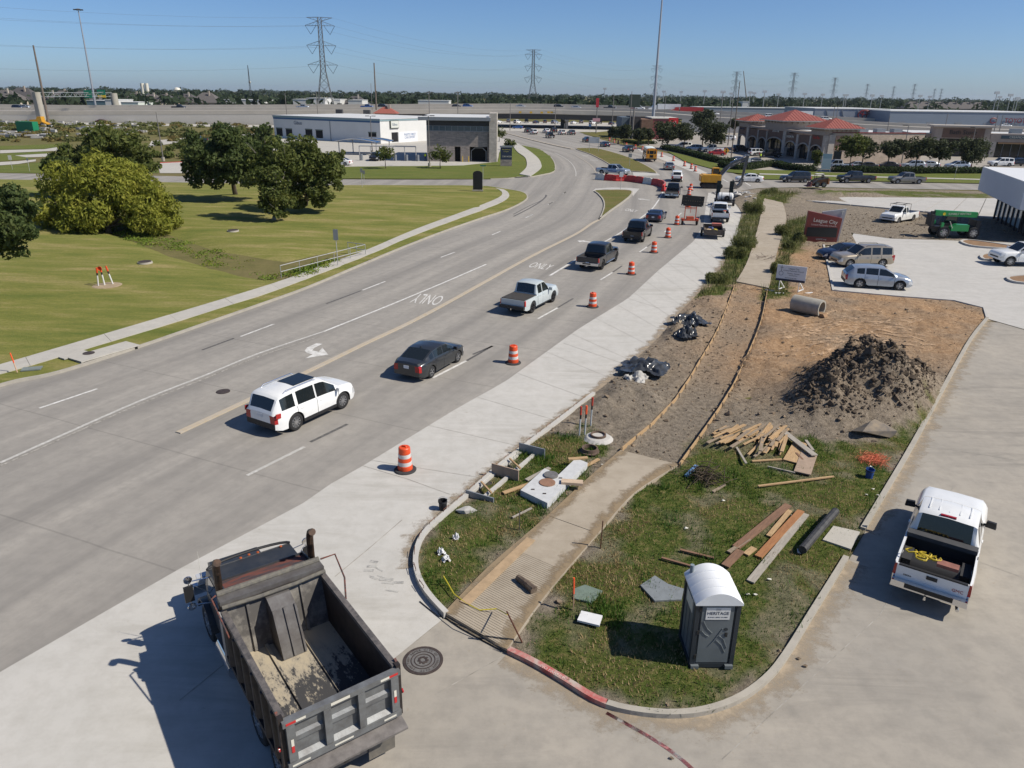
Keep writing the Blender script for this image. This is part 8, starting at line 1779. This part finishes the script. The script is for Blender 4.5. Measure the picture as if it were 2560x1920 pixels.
hedge('wavy clipped hedge in front of the retail car park',smooth_line(PL(fP,[(-120,1090),(100,1135),(300,1135),(500,1105),(700,1085),(900,1130),(1100,1155),(1310,1158)]),4),1.3,.75,7000)
hedge('long clipped hedge under the retail trees',PL(fP,[(1640,1170),(2000,1180),(2300,1185)])+PL(fQ,[(300,1190),(800,1196),(1300,1198),(1630,1196)]),1.25,.75,9000);hedge('dark hedge under the round trees by the shaded cars',PL(fO,[(480,1065),(700,1110),(900,1160),(1100,1215),(1300,1270),(1540,1290)]),1.3,.9,6000);hedge('low planting bed along the restaurant corner',PL(fO,[(-120,960),(120,985),(330,985)]),.9,1.1,2500)
g=fP(1340,1150);tree('small multi stemmed shrub at the retail corner verge',g,[(0,0,2.6,1.1),(-.6,0,3.4,.7),(.4,0,3.3,.6),(0,0,1.6,.8)],L_mix,1200,.18,trunk=.06,z=.1,name='shrub',cat='shrub')
def shrub(p,r,h,label,mat,n,size=.12,seed=1,group=None):
 t=thing('weed_shrub',label,'shrub',(p.x,p.y,.05),group=group);rs=random.Random(seed);link('foliage',quads('foliage',leaves([(rs.uniform(-.7,.7)*r,rs.uniform(-.7,.7)*r,h*rs.uniform(.3,.6),r*.55,h/r*.8)for _ in range(6)],n,size,seed,-.6,.18,.3),mat),t);MB().cyl((0,0,0),(0,0,h*.6),.03,n=5).build('stem',m_bark,t)
for i,(x,y,r,h,lab)in enumerate(((1628,462,1.9,1.3,'tall weed clump beside the ramp trailer'),(1608,540,1.8,1.1,'weed clump along the new lane edge beside the footway'),(1590,560,1.5,1.0,'weed clump at the new lane edge nearer the form boards'),(1660,425,2.2,1.1,'weed clump below the skid steer loader'),(1690,510,1.3,1.0,'weed clump beside the church sign footway'),(1675,590,1.1,.9,'weed clump behind the white site sign'),(1730,522,1.2,.7,'weed clump at the foot of the church sign'),(1545,610,1.2,.7,'low weed clump by the yellow tape at the lane edge'),(1700,540,.9,.8,'weed clump on the soil side of the upper footway'))):shrub(V(x,y),r*.62,h*1.15,lab,L_weed,3600,.14,i+1)
def stuff_leaves(name,bl,n,size,mat,label,seed,shell=.3):o=link(name,quads(name,leaves(bl,n,size,seed,0,.6,shell),mat));o['kind']='stuff';o['label']=label
rs=np.random.default_rng(5);fp=[fA(x,y)for x,y in zip(rs.uniform(0,2150,260),rs.uniform(1010,1190,260))];stuff_leaves('field_weeds',[(p.x,p.y,.3,rs.uniform(.8,2.4),.45)for p in fp[:170]],16000,.45,L_weed,'rough green weeds over the field by the freeway',1);stuff_leaves('dry_weeds',[(p.x,p.y,.3,rs.uniform(.8,2.2),.4)for p in fp[170:]],7000,.45,L_dry,'yellow dry weeds over the field by the freeway',2)
bl=[fA(x,y)for x,y in zip(rs.uniform(440,800,9),rs.uniform(1330,1400,9))]+[fA(x,y)for x,y in zip(rs.uniform(1280,1560,10),rs.uniform(1215,1330,10))];stuff_leaves('verge_weeds',[(p.x,p.y,.5,rs.uniform(1.0,2.2),.6)for p in bl],6000,.28,L_mix,'bushy weeds along the access road verge',3)
mb=MB();rr=random.Random(4)
for i in range(120):
 p=fA(rr.uniform(0,1250),rr.uniform(1000,1160));mb.box((p.x,p.y,.25+rr.random()*.4),(rr.uniform(1,4.5),rr.uniform(.6,1.6),rr.uniform(.3,.8)),rz=rr.uniform(-.3,.3))
o=mb.build('rubble_rows',M('rubble',(.42,.41,.39),.9,var=.3,space='pos',scale=.3));o['kind']='stuff';o['label']='rows of pale stacked pallets and rubble in the field'
sp_=swale;pts=resample(smooth_line([Vector(p)for p in sp_],5),.5);stuff_leaves('swale_weeds',[(p.x,p.y,float(lawn_z(np.array([[p.x,p.y]]))[0])+.18,.8,.3)for p in[q+Vector((random.gauss(0,.7),random.gauss(0,.7),0))for q in pts[4:-3]for _ in range(2)]],34000,.09,leafmat('swale_green',(.10,.17,.02),(.16,.235,.03),(.28,.24,.04),.6),'lush green weeds along the drainage swale',4)
rs=np.random.default_rng(9);fb=[]
for i in range(1500):
 Y=rs.uniform(440,560)if i%5==0 else rs.uniform(540,1500);X=rs.uniform(-.85,.85)*Y*1.05
 if Y<540 and-.42<X/Y<-.02 and rs.random()<.6:continue
 if Y<545 and X/Y>.3:continue
 h=rs.uniform(7.5,11.2)if Y<800 else rs.uniform(9,13.0);r=rs.uniform(4,7.5);fb.append((X,Y,h-r*.75,r,.75))
for i in range(900):
 Y=rs.uniform(1500,6000);fb.append((rs.uniform(-.9,.9)*Y,Y,rs.uniform(3,7),rs.uniform(9,16),.7))
stuff_leaves('far_wood',fb,150000,2.4,L_far,'dark green belt of far trees along the horizon',6,.8)
def blades(name,P,Z,hgt,mat,label,seed,wd=.016):
 rs=np.random.default_rng(seed);n=len(P);a=rs.uniform(0,6.28,n);h=hgt*rs.uniform(.5,1.4,n);ln=rs.uniform(.1,.75,n)*h;d=np.stack([np.cos(a),np.sin(a)],1);w=np.stack([-d[:,1],d[:,0]],1)*wd;b=np.stack([P[:,0],P[:,1],Z-.01],1);l=b.copy();l[:,:2]-=w;r_=b.copy();r_[:,:2]+=w;tip=b.copy();tip[:,:2]+=d*ln[:,None];tip[:,2]+=h
 o=link(name,quads(name,np.stack([l,r_,tip],1),mat));o['kind']='stuff';o['label']=label
def lot_blades(dens,seed):
 P=[]
 for g,k in zip(g_polys[:4],(1,1.1,.35,.35)):
  xs=[p.x for p in g];ys=[p.y for p in g];n=int((max(xs)-min(xs))*(max(ys)-min(ys))*dens*k);rs=np.random.default_rng(seed);q=np.stack([rs.uniform(min(xs)-.4,max(xs)+.4,n),rs.uniform(min(ys)-.4,max(ys)+.4,n)],1);P.append(q)
 P=np.concatenate(P);P=P[inside_np(P,lot_poly)];rs=np.random.default_rng(seed+1)
 P=P[~(inside_np(P,sw_l+sw_r[::-1])|inside_np(P,up_l+up_r[::-1])|inside_np(P,bed_poly))]
 sub=rs.permutation(len(P));P=P[sub];g=grassiness(P);return P[rs.random(len(P))<g],rs
Pb,rs=lot_blades(210,3);Zb=lot_z(Pb);cl_=vnoise(Pb,.45,41);k1=(cl_+rs.normal(0,.13,len(Pb)))
gm=leafmat('grass_green',(.02,.052,.008),(.055,.125,.016),(.14,.19,.03),.9);gs=leafmat('grass_straw',(.22,.145,.07),(.34,.25,.125),(.48,.38,.21),1.2)
m1=k1<.12;tf=np.clip(.6+1.6*vnoise(Pb[m1],.8,51),.5,1.9);blades('grass',Pb[m1],Zb[m1],.14*tf,gm,'unmown green grass on the corner lot',1);blades('dry_grass',Pb[~m1],Zb[~m1],.09,gs,'dry straw coloured grass on the corner lot',2)
for gi,hh,nn in((2,.62,9000),(3,.5,5000)):
 g=g_polys[gi];xs=[p.x for p in g];ys=[p.y for p in g];q_=np.stack([RNG.uniform(min(xs),max(xs),nn*3),RNG.uniform(min(ys),max(ys),nn*3)],1);q_=q_[inside_np(q_,g)];q_=q_[~inside_np(q_,up_l+up_r[::-1])][:nn];blades('tall_weeds',q_,lot_z(q_),hh,L_weed,'ragged strip of tall weeds beside the upper footway',gi+5,.035)
# ================================================================ loose things on the lot
def px_plank(f,a,b,w,th,mat,label,group=None,name='plank',z=0.0,tilt=0):
 A,B=f(*a),f(*b);c=(A+B)/2;d=B-A;z0=max(ground_z(A),ground_z(B),ground_z(c))+.03+z;o=MB().box((0,0,0),(d.length,w,th)).build(name,mat);o.location=(c.x,c.y,z0+th/2);o.rotation_euler=(random.uniform(-.03,.03),tilt,math.atan2(d.y,d.x));return tag(o,label,name.split('_')[-1],group)
m_gl=M('grey_lumber',(.36,.33,.28),.85,col2=(.26,.235,.2),scale=4,stretch=(1,6,6));m_brl=M('brown_plank',(.22,.125,.075),.85,col2=(.15,.085,.055),scale=3,stretch=(1,6,6));m_orl=M('orange_plank',(.36,.17,.07),.8,col2=(.27,.12,.05),scale=3,stretch=(1,6,6));m_ply=M('plywood',(.36,.27,.20),.85,var=.2,scale=3)
rl=random.Random(2)
for i in range(52):
 x=rl.uniform(620,1190);y=290+(x-600)*.10+rl.uniform(-15,95);L_=rl.uniform(90,190);a=rl.uniform(-.62,-.38)if x<1000 else rl.uniform(-1.4,-.5)
 dx,dy=math.cos(a)*L_/2,math.sin(a)*L_/2;o=px_plank(fK,(x-dx,y-dy),(x+dx,y+dy),rl.choice((.09,.14,.09)),.04,rl.choice((m_lum,m_lum,m_lum,m_wlum)),'short pine board in the heap of formwork timber','boards in the timber heap',z=.035*(i//9),tilt=rl.uniform(-.05,.05))
for a,b,w,m,lab in(((1150,285),(1440,512),.28,m_gl,'long grey board lying across the timber heap'),((1400,470),(1340,640),.62,m_ply,'brown plywood sheet at the right of the timber heap'),((1240,540),(1330,380),.55,m_lum,'orange stained plywood sheet under the grey board'),((925,535),(1172,520),.09,m_lum,'pale board lying alone below the timber heap'),((795,430),(875,565),.09,m_gl,'grey stud lying alone below the timber heap'),((975,750),(1600,670),.09,m_lum,'very long thin pine board lying on the grass'),((890,500),(990,400),.09,m_lum,'pine stud at the front edge of the timber heap'),((940,510),(1080,400),.09,m_wlum,'weathered stud at the front edge of the timber heap'),((600,325),(755,285),.14,m_lum,'pine board sticking out left of the timber heap'),((1370,365),(1430,450),.12,m_gl,'short grey board right of the timber heap'),((1290,470),(1345,530),.09,m_brl,'dark stud leaning at the plywood sheets'),
 ((700,1420),(830,1290),.26,m_brl,'brown plank nearest the portable toilet roof'),((790,1260),(1225,905),.26,m_brl,'long brown plank lying on grass'),((975,1340),(1330,955),.24,m_orl,'long orange brown plank beside the pale one'),((1060,1160),(1240,945),.16,m_lum,'pale narrow plank between the brown and orange ones'),((910,1540),(1370,975),.24,m_gl,'long chalky white plank nearest the black pipe'),((730,1300),(900,1190),.14,m_wlum,'weathered board under the long brown plank'),((330,1275),(610,1345),.09,m_brl,'thin brown stick beside the portable toilet'),((175,1342),(420,1412),.08,m_brl,'thin brown stick behind the portable toilet vent'),((600,795),(700,735),.1,m_wlum,'short board near the branch heap'),((870,1320),(940,1265),.2,m_lum,'short pale offcut between the planks'),((1055,582),(1280,635),.06,m_gl,'thin stick between the timber heap and plywood')):
 px_plank(fK,a,b,w,.045,m,lab,z=.12 if 'across' in lab else 0,name='board' if 'board' in lab else 'plank')
o=px_plank(fK,(380,660),(465,575),.14,.08,M('level_blue',(.12,.22,.38),.5),'blue plastic level leaning in the grass',name='spirit_level')
px_plank(fJ,(470,1350),(900,930),.32,.02,M('plywood_strip',(.42,.30,.18),.85,var=.25,scale=3),'long warped plywood strip on the footway ramp',name='plywood_strip',z=.07);px_plank(fJ,(720,630),(980,540),.16,.05,m_lum,'orange board beside the concrete inlet slab',name='board');px_plank(fJ,(870,545),(1020,465),.16,.05,m_gl,'grey board beside the concrete inlet slab',name='board');px_plank(fJ,(1140,440),(1265,430),.16,.05,m_lum,'short pine board lying on the concrete inlet slab',name='board',z=.25);px_plank(fJ,(1250,450),(1340,400),.14,.04,m_lum,'pine board between the slab and sewer ring',name='board');px_plank(fJ,(780,790),(905,728),.07,.04,m_gl,'pale stick in the grass below the inlet slab',name='stick')
def pit():
 a,b=fJ(480,632),fJ(830,345);d=b-a;t=thing('inlet_form','unfinished concrete kerb inlet with plywood forms beside the new lane','formwork',(a.x,a.y,0),math.atan2(d.y,d.x));L_=d.length
 MB().bb(0,L_,-.15,0,-.02,.16).build('front_wall',m_new,t);MB().bb(0,L_,-.75,-.62,-.02,.2).build('back_wall',m_new,t);MB().bb(0,L_,-.6,-.15,.02,.06).build('pit_floor',M('pit_dark',(.05,.045,.04),1),t)
 for x,h in((0,.3),(L_*.45,.55),(L_*.98,.5)):MB().bb(x,x+.05,-1.15,.02,.0,h).build('form_panel',m_ply if h==.55 else m_gm,t)
 for x in(.3,L_*.6):MB().bar((x,-.9,.3),(x+.6,-.1,.25),.06).build('brace',m_lum,t)
pit()
kf=lot_left[-46:];t=thing('kerb_form','curved new kerb edge with steel dowel loops at the lane corner','kerb form',(0,0,0));ln=resample(kf,.9)
o=strip('edge',resample(kf,.4),-.02,.14,-.02,.19,m_new,t)
for p,q in list(zip(ln,ln[1:]))[1:-1]:d=(q-p).normalized();MB().tube([p+Z3*.18,p+Z3*.27,p+d*.34+Z3*.27,p+d*.34+Z3*.18],.012,4).build('dowel_loop',M('rod_rust',(.14,.06,.04),.7,.4),t)
def slab_():
 a,b,c=fJ(832,640),fJ(1005,725),fJ(1265,460);u=(c-b);v=(a-b);t=thing('inlet_slab','pale precast concrete inlet slab with two iron covers','concrete slab',(b.x,b.y,.1));z1=.26
 P=[Vector((0,0,0)),u,u+v*.45,u*.55+v*.45,u*.55+v,v];MB().prism([(p.x,p.y)for p in P],0,z1).build('slab',M('precast',(.52,.53,.53),.8,var=.15,scale=4),t)
 for f_,g_,r,dz,mt in((.32,.52,.30,0,M('rust_lid',(.30,.17,.11),.8,.2,var=.2)),(.47,.62,.27,.03,m_irong)):p=u*f_+v*g_;q=MB();q.lathe([(r,z1),(r,z1+.03+dz),(r*.9,z1+.035+dz),(0,z1+.035+dz)],24,(p.x,p.y,0));q.build('cover',mt,t)
 for f_,g_ in((.12,.3),(.1,.7),(.5,.3)):p=u*f_+v*g_;MB().box((p.x,p.y,z1+.01),(.12,.05,.03)).build('lifting_eye',m_iron,t)
slab_()
px_plank(fJ,(1095,590),(1235,600),.3,.1,M('cement_bag',(.55,.42,.30),.8,var=.2),'torn paper cement bags on the concrete inlet slab',name='cement_bag',z=.2)
for px,lab in(((1335,262),'rusty iron sewer ring set in a white mortar heap'),((1280,352),'rusty iron sewer ring lying on a board')):
 g=fJ(*px);t=thing('sewer_ring',lab,'iron ring',(g.x,g.y,ground_z(g)+.05));q=MB();q.lathe([(.28,0),(.40,0),(.40,.04),(.34,.05),(.33,.18),(.28,.18),(.28,0)],24);q.build('ring',M('ring_rust',(.17,.12,.09),.8,.3,var=.3),t)
 if 'mortar' in lab:q=MB();q.lathe([(.65,-.05),(.5,.06),(.28,.1),(0,.1)],16);q.build('mortar',m_slab,t)
def bucket(g,label,col,z):t=thing('bucket',label,'bucket',(g.x,g.y,z));q=MB();q.lathe([(0,0),(.13,0),(.155,.36),(.165,.37),(.15,.37),(.125,.02),(0,.02)],18);q.build('pail',M('pail%.2f'%col[2],col,.5),t,True);q=MB();q.lathe([(.16,.30),(.17,.31),(.16,.33)],18);q.build('rim',m_blk,t);q=MB();q.tube([(.16*math.cos(a),.1,.33+.12*math.sin(a))for a in np.linspace(0,3.14,9)],.006,4);q.build('handle',m_chrome,t)
bucket(fJ(330,710),'black mortar bucket standing at the edge of the new lane',(.02,.02,.022),.01);g=fK(1895,660);bucket(g,'blue plastic bucket beside the orange netting',(.02,.06,.22),ground_z(g))
def crumple(name,label,cat,g,r,mat,seed,h=.5,z=None):
 bm=bmesh.new();bmesh.ops.create_grid(bm,x_segments=40,y_segments=40,size=r)
 for v in bm.verts:d=v.co.length/r;v.co.z=max(.0,h*(.35+noise.fractal(v.co*(2.2/r)+Vector((seed,0,0)),.9,2,5)*.9)*max(0,1.15-d))+.02;v.co.x+=.12*r*noise.noise(v.co*3/r+Vector((0,seed,0)));v.co.y+=.2*r*noise.noise(v.co*3/r+Vector((9,seed,0)))
 bmesh.ops.delete(bm,geom=[v for v in bm.verts if v.co.xy.length>r*(.82+.35*noise.noise(Vector((math.atan2(v.co.y,v.co.x)*1.3,seed,0))))],context='VERTS');[setattr(f,'smooth',True)for f in bm.faces]
 me=bpy.data.meshes.new(name);bm.to_mesh(me);bm.free();me.materials.append(mat);o=link(name,me,None,(g.x,g.y,ground_z(g)if z is None else z));return tag(o,label,cat)
m_plas=M('black_plastic',(.05,.055,.062),.22,var=.3,scale=4)
for px,r,lab in(((1490,705),1.5,'crumpled black plastic sheet over a pit by the upper form board'),((1480,735),.9,'trailing end of the black plastic sheet at the soil heap')):crumple('plastic_sheet',lab,'plastic sheet',V(*px),r,m_plas,px[0],.8)
crumple('plastic_sheet','black plastic sheet round a washed out concrete puddle by the lane','plastic sheet',V(1395,806),1.6,m_plas,3,.6);g=V(1372,825);crumple('concrete_washout','dried grey concrete washout inside the plastic sheet','concrete waste',g,.8,m_slab,5,.45);g=V(1462,700);crumple('concrete_washout','dried tan concrete washout in the upper plastic sheet','concrete waste',g+Vector((0,-.2,.25)),.5,M('washout_tan',(.42,.36,.27),.9),8,.5)
for px,s_,lab in(((415,915),.14,'white crumpled plastic bag on the corner grass'),((320,1010),.17,'larger crumpled plastic bag nearer the lane kerb'),((350,1055),.18,'torn grey white bag beside the larger bag')):g=fJ(*px);crumple('plastic_bag',lab,'bag',g,s_,M('bag_white',(.62,.63,.64),.5),px[0],.28)
g=fJ(485,735);rk=MB();rk.add([Vector(v_)*.32 for v_ in ROCKS[2][0]],ROCKS[2][1]);o=rk.build('concrete_chunk',m_slab);o.location=(g.x,g.y,.15);o.scale=(1.2,.9,.5);tag(o,'broken concrete chunk on the corner grass below the bucket','concrete chunk')
def log_():a,b=fJ(815,1195),fJ(920,1280);q=MB();q.tube([(a.x,a.y,.25),((a.x+b.x)/2,(a.y+b.y)/2,.27),(b.x,b.y,.25)],.1,9,r1=.13);o=q.build('log',M('rotten_log',(.16,.125,.09),.95,col2=(.07,.05,.04),scale=6,bump=.8,bscale=10),None,False);tag(o,'short rotten log lying on the footway','log')
log_()
def plate(f,pts,mat,label,name='utility_lid',z=.06,th=.06):
 P=PL(f,pts);c=sum(P,Vector((0,0,0)))/len(P);zz=ground_z(c)+z;o=MB().prism([(p.x-c.x,p.y-c.y)for p in P],-th,0).build(name,mat,None);o.location=(c.x,c.y,zz);return tag(o,label,'lid' if 'box' in name else 'plate')
plate(fJ,[(1185,1245),(1250,1222),(1362,1262),(1290,1340),(1175,1310)],M('green_lid',(.16,.21,.17),.7,var=.25),'green grey utility lid sunk in the grass','utility_box');plate(fJ,[(1225,1408),(1362,1440),(1340,1505),(1198,1470)],M('white_lid',(.66,.67,.67),.6,var=.08),'bright white square board beside the toilet shadow','white_plate',.16);plate(fK,[(0,1570),(120,1490),(230,1560),(360,1600),(340,1690),(120,1700)],M('grey_plate',(.20,.22,.23),.6,var=.2),'grey metal plate beside the portable toilet','metal_plate');plate(fK,[(1600,1070),(1820,1120),(1745,1265),(1510,1185)],m_walk,'pale concrete plate filling the kerb gap','concrete_plate');plate(fE,[(165,1570),(240,1540),(320,1555),(240,1590)],M('box_lid_grey',(.19,.22,.21),.7,var=.2),'grey green utility lid beside the left pavement',z=.14)if False else None
g=fE(240,1565);o=MB().box((0,0,0),(.9,.5,.06),rz=.3).build('utility_box',M('box_lid_grey',(.19,.22,.21),.7,var=.2));o.location=(g.x,g.y,.15);tag(o,'grey green utility lid beside the left pavement','lid')
a,b=fK(1335,1310),fK(1610,985);z_=.3;q=MB();q.tube([a+Z3*z_,(a+b)/2+Z3*(z_+.02),b+Z3*z_],.14,10);o=q.build('pipe_roll',M('black_roll',(.03,.03,.032),.6,col2=(.06,.06,.06),scale=5),None,True);tag(o,'rolled black membrane lying on the grass by the planks','roll');px_plank(fK,(1300,1285),(1330,1290),.2,.05,M('bag_white',(.62,.63,.64),.5),'white scrap at the end of the black roll',name='paper_scrap')
def tangle(name,label,cat,g,r,mat,n,th,seed,h=.35,jag=1.0):
 rs=random.Random(seed);q=MB()
 for i in range(n):c=Vector((rs.gauss(0,r*.4),rs.gauss(0,r*.4),h*rs.random()*.8));d=Vector((rs.uniform(-1,1),rs.uniform(-1,1),rs.uniform(-.3,.5)))*r*.6;q.tube([c-d,c+Vector((0,0,.05*jag)),c+d*rs.uniform(.6,1)],th,4)
 o=q.build(name,mat);o.location=(g.x,g.y,ground_z(g));o['kind']='stuff';o['label']=label
tangle('orange_netting','tangled bright orange safety netting in the grass','net',fK(1930,520),.55,M('net_orange',(.58,.15,.07),.7),260,.005,1,.14);tangle('branch_heap','heap of dark dead branches on the grass','branches',fK(530,680),.8,M('twig',(.06,.045,.03),.95),90,.015,2,.45);tangle('rebar_bundle','loose rusty reinforcing rods across the upper footway','rods',V(1650,560),1.3,M('rebar',(.12,.085,.065),.7,.3),16,.015,3,.2);tangle('rubble_heap','heap of broken white concrete below the excavator','rubble',V(1590,425),.1,m_slab,1,.01,4)
rp=np.stack([RNG.normal(V(1588,424).x,1.3,90),RNG.normal(V(1588,424).y,2.2,90)],1);o=scatter_rocks('broken_concrete',rp,lot_z(rp),RNG.gamma(2.2,.11,90)+.08,m_slab,None,.5,9);o['label']='broken white concrete lumps below the excavator'
g=V(1885,945);rk=MB();rk.add([Vector(v_)for v_ in ROCKS[5][0]],ROCKS[5][1]);o=rk.build('concrete_lump',M('lump',(.26,.21,.15),.9,col2=(.12,.11,.10),scale=2));o.location=(g.x,g.y,.3);o.scale=(1.1,.7,.5);tag(o,'broad flat broken lump of kerb at the front of the soil heap','concrete lump')
q=MB();q.tube([fJ(335,1195)+Z3*.3,fJ(400,1290)+Z3*.2,fJ(480,1350)+Z3*.18,fJ(570,1395)+Z3*.18,fJ(680,1410)+Z3*.3,fJ(747,1390,.9)],.018,4);tag(q.build('caution_tape',M('tape_yellow',(.62,.52,.04),.5)),'yellow caution tape strung over the footway ramp','tape')
q=MB();q.tube([fJ(180,1310)+Z3*.03,fJ(290,1400)+Z3*.03,fJ(430,1490)+Z3*.17,fJ(590,1560)+Z3*.17,fJ(750,1585)+Z3*.17],.016,4);tag(q.build('cable',M('cable_black',(.02,.02,.02),.6)),'black cable lying over the footway end','cable')
for nm,pts in(('beside the green handler',[(1715,150),(1760,135),(1900,150),(2100,180),(2260,190),(2260,215),(2000,200),(1800,182)]),('in front of the large white pickup',[(1870,268),(1900,248),(1990,250),(2010,270),(1990,290),(1900,290)]),('at the far side of the open parking lot',[(2080,440),(2110,425),(2260,420),(2260,475),(2180,475),(2110,462)])):
 t=thing('planter_island','kerbed planter island with mulch '+nm,'planter',(0,0,0));ln=smooth_line(PL(fH,pts),3,True);ln.append(ln[0].copy());o=strip('kerb_ring',ln,-.12,.12,0,.2,m_slab,t);MB().prism([(p.x,p.y)for p in ln[:-1]],.02,.14).build('mulch',M('mulch',(.26,.16,.09),1,var=.3,space='pos',scale=3),t)
g=fA(240,1110);t=thing('skip_container','green ribbed waste container in the field by the freeway','container',(g.x,g.y,0),R(-12));gc=M('skip_green',(.01,.20,.09),.5,var=.15);MB().bb(-3.2,3.2,-1.2,1.2,.2,3.4).build('box',gc,t)
for k in range(5):MB().bb(-3.3,3.3,-1.28,-1.2,.5+k*.65,.65+k*.65).build('rib',gc,t)
g=fA(340,1060);t=thing('wheel_loader','yellow wheel loader parked in the field by the gantry column','loader',(g.x,g.y,0));MB().prof([(-3,1),(-3,2.4),(-.5,2.6),(0,3.6),(1.4,3.6),(1.6,1.8),(3.2,1.2),(3.2,.8)],-1.2,1.2).build('body',m_yel,t);tm,rm=wheel_meshes(.75,.5,8,False)
for x in(-1.8,1.6):
 for s in(1,-1):w=link('wheel',tm,t,(x,s*1.3,.75),(0,0,0 if s>0 else math.pi));link('rim',rm,w)
for i in range(14):
 p=V(*[(1450,1640),(1725,1425),(1740,1440),(1480,1150),(1960,870),(1300,1010),(1630,1290),(1660,1260),(1870,1075),(1885,1062),(1895,1075),(1560,1090),(1710,1120),(1615,1290)][i]);rk=MB();rk.add([Vector(v_)*random.uniform(.05,.1)for v_ in ROCKS[i%8][0]],ROCKS[i%8][1]);o=rk.build('litter_scrap',m_wt if i>2 else M('clod',(.2,.16,.12),1));o.location=(p.x,p.y,ground_z(p)+.05 if i>2 else .04);o.scale=(1,.7,.35);tag(o,'small pale scrap of litter in the lot grass' if i>2 else 'small dirt clod on the concrete by the kerb','litter' if i>2 else 'clod','litter scraps' if i>2 else 'stray clods')
m_jt=M('joint_line',(.20,.185,.16),.9,col2=(.38,.36,.32),scale=2,space='pos')
for f,pts in((fF,[(1030,1290),(1400,1400),(1760,1530)]),(fI,[(1170,380),(1400,190),(1620,0)]),(fI,[(130,1210),(400,990),(470,940)]),(fG,[(700,1335),(950,1420),(1240,1520)]),(fG,[(1240,960),(1500,1040),(1740,1020)]),(fG,[(1560,660),(1800,700),(2030,710)])):ribbon('control_joint',PL(f,pts),.03,m_jt,.011,newlane)
for f,pts in((fI,[(1550,920),(1766,740)]),(V,[(850,1417),(960,1335)]),(V,[(2105,1210),(2300,1280)]),(V,[(1980,960),(2300,1010)]),(V,[(940,1500),(1095,1413)]),(V,[(1560,1640),(1900,1330),(2060,1050)])):ribbon('control_joint',PL(f,pts),.025,m_jt,.003,driveway)
m_sm=worn('tyre_smudge',(.24,.235,.225),.40,.52,5);rq=random.Random(8)
for i in range(13):x=1350+rq.uniform(0,230);y=270+(x-1350)*.9+rq.uniform(-45,60);ribbon('tyre_smudge',PL(fI,[(x,y),(x+rq.uniform(40,90),y+rq.uniform(-5,30))]),rq.uniform(.05,.14),m_sm,.010+i*.0003,newlane)
def dirtmat(name,col,lo,hi):
 m,nt,b=_nodes(name);p=_pos(nt);n=_noise(nt,1.6,9,.75,p);at=nt.nodes.new('ShaderNodeAttribute');at.attribute_name='w'
 f=_ramp(nt,_math(nt,'ADD',n.outputs['Fac'],_math(nt,'MULTIPLY',at.outputs['Fac'],.35)),[(lo,(0,0,0)),(hi,(1,1,1))]).outputs[0];b.inputs['Base Color'].default_value=(*col,1);b.inputs['Roughness'].default_value=1;nt.links.new(f,b.inputs['Alpha']);return m
def smear(line,w,mat,z,par):
 ln=resample(line,.5);me_o=sheet('soil_smear',ln+offset(ln,w)[::-1],mat,z,step=.3,parent=par,attr={'w':lambda A:1-np.clip(dist_line(A,ln)[0]/abs(w),0,1)*1.6})
m_dirt=dirtmat('kerb_dirt',(.335,.275,.20),.62,.92)
smear(kl[max(0,iA-12):iB],-1.5,m_dirt,.004,driveway);smear(kl[iC:],-1.3,m_dirt,.004,driveway);smear(lot_left[20:-12],-1.2,dirtmat('lane_dirt',(.30,.24,.17),.60,.85),.012,newlane);smear(sw_r,.8,dirtmat('foot_dirt',(.24,.18,.11),.55,.8),.162,driveway);smear(sw_l,-.7,dirtmat('foot_dirt',(.24,.18,.11),.55,.8),.163,driveway)
def drape(name,line,w,mat,dz,par):
 ln=resample(line,.3);a,b=offset(ln,w/2),offset(ln,-w/2);za=lot_z(np.array([(p.x,p.y)for p in a]));zb_=lot_z(np.array([(p.x,p.y)for p in b]));n=len(ln);me=bpy.data.meshes.new(name);me.from_pydata([(p.x,p.y,z+dz)for p,z in zip(a,za)]+[(p.x,p.y,z+dz)for p,z in zip(b,zb_)],[],[(i+n,i+n+1,i+1,i)for i in range(n-1)]);me.materials.append(mat);link(name,me,par)
m_rut=dirtmat('wheel_rut',(.46,.32,.20),.42,.62)
for i in range(9):
 x0,y0=1700+rq.uniform(-30,60),760+rq.uniform(-60,20);x1,y1=1960+rq.uniform(-60,110),690+rq.uniform(-20,60)
 for s_ in(0,9):drape('wheel_rut',smooth_line(PL(V,[(x0,y0+s_),((x0+x1)/2,(y0+y1)/2-rq.uniform(10,22)+s_),(x1,y1+s_)]),6),.16,m_rut,.03+.002*i,lot)
a_=resample(newlane_l,.5);b_=resample(lot_left[8:-24][::-1],.5)
for i in range(1,26):ribbon('saw_joint',[lerp_line(a_,i/26),lerp_line(b_,i/26)],.02,m_jt,.0112,newlane)
# ---- slight haze in the air
hz=MB().bb(-7200,7200,-90,9100,-1.2,56).build('haze',None);hz.data.materials.clear();hm=bpy.data.materials.new('haze');hm.use_nodes=True;hn=hm.node_tree;hn.nodes.remove(hn.nodes['Principled BSDF']);pv=hn.nodes.new('ShaderNodeVolumePrincipled');pv.inputs['Color'].default_value=(.72,.82,.95,1);pv.inputs['Density'].default_value=.00005;pv.inputs['Anisotropy'].default_value=.2;hn.links.new(pv.outputs[0],hn.nodes['Material Output'].inputs['Volume']);hz.data.materials.append(hm);hz['kind']='stuff';hz['label']='thin pale haze in the air'
